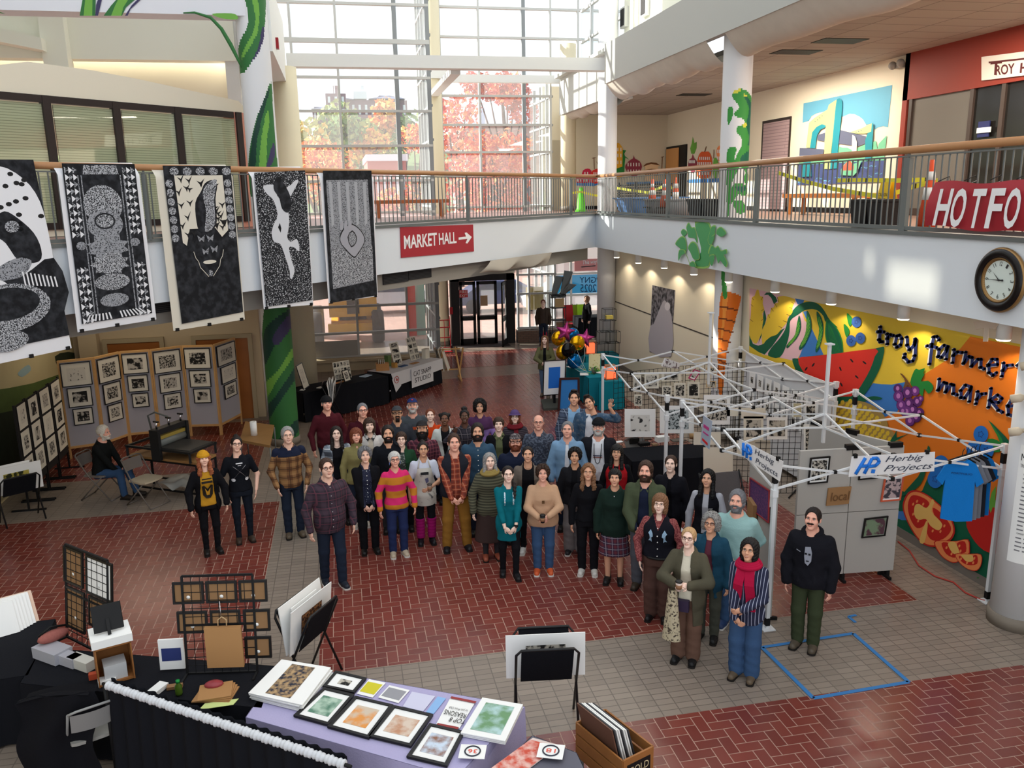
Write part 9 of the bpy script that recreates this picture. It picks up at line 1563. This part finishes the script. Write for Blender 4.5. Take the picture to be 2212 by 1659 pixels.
for k in range(3):flat(f'large bagged print at the right of the lavender table, {("bottom", "middle", "top, green swirls")[k]} one',[(x,y-3*k)for x,y in((1040,1512),(1134,1528),(1094,1612),(990,1592))],None,PAPER,WT('swirls',(110,150,110),(176,206,206),8)if k==2 else None,(.18,.14),.02,Z_+.016*k)
def numcard(label,c,u,v,s_,z):
 c=G(*c,z);u,v=A3(*u),A3(*v);m=MB();m.slab([c-u-v,c+u-v,c+u+v,c-u+v],(0,0,.004),PAPER);o=m.build('number_card',None,label,'card');m=MB();ul,vl=u/np.linalg.norm(u),v/np.linalg.norm(v);r=np.linalg.norm(v)*.72;m.tube([c+A3(0,0,.008)+ul*r*math.cos(a)+vl*r*math.sin(a)for a in np.linspace(0,6.284,33)],.006,M('ring_ink',(50,54,66),.7),5);m.build('ring',o);m=MB();o_=c+A3(0,0,.008)+ul*r*.6-vl*r*-.38;m.text(s_,o_,-ul*r*1.2,-vl*r*.76,M('number_red',(226,84,66),.7));m.build('number',o)
numcard('white card with a red thirty-six in a ring',(1021,1624),(.105,-.03,0),(.025,.085,0),'36',Z_+.03)
gq=[G(1060,1680,.76),G(1290,1720,.76),G(1245,1625,.76),G(1150,1588,.76)];draped('grey-topped table with red print at the bottom edge',gq,M('table_grey',(92,92,104),.6),.75,0.01);flat('large red and white print under the number eighteen card',((1150,1592),(1215,1610),(1110,1690),(1040,1672)),None,M('print_margin',(214,196,190),.7),WT('red_print',(200,84,66),(222,180,170),14),(.06,.08),.012,.765);numcard('white card with a red eighteen in a ring',(1190,1623),(.1,-.04,0),(.035,.085,0),'18',.79)
p=A3(2.11,6.2,0);rz_=.38;RR=rotz(rz_);t=thing('record_crate','wooden crate of matted prints standing on a stool, bottom right of centre','crate',p);zc=.3;W_=lambda x,y,z:p+RR@A3(x,y,z)
m=MB()
for z in(.05,.17,.29):[m.box(W_(s*.17,0,zc+z),(.016,.64,.1),CW_,R=RR)for s in(-1,1)]
[m.box(W_(0,s*.32,zc+.17),(.34,.018,.34),CW_,R=RR)for s in(-1,1)];m.box(W_(0,0,zc),(.34,.64,.015),CW_,R=RR);m.build('slats',t);m=MB();a=W_(-.12,-.294,zc+.12);m.box(W_(.0,-.331,zc+.2),(.26,.006,.16),BLACK,R=RR);m.text('GOLD',W_(-.11,-.336,zc+.18),RR@A3(.22,0,0),A3(0,0,.07),M('stencil_cream',(206,190,150),.7));m.build('stencil',t)
m=MB();[m.bar(W_(x,y,0),W_(x,y,zc),.03,METAL,up=(0,1,0))for x in(-.17,.17)for y in(-.24,.24)];m.build('stool',t)
for k in range(8):m=MB();x=-.06+k*.026;m.slab([W_(x,-.2,zc+.02),W_(x,.28,zc+.02),W_(x-.13,.29,zc+.56-.01*k),W_(x-.13,-.19,zc+.56-.01*k)],RR@A3(.012,0,0),M('walnut_board',(104,72,58),.5)if k==0 else(PAPER,M('edge_dark',(60,60,64),.6))[k%3==1]);m.build('matted_print',label=f'print in the wooden crate at bottom right, {("brown board at the left", "second from the left", "third", "fourth", "fifth", "sixth", "seventh", "rightmost")[k]}',cat='print',group='prints in the wooden crate')
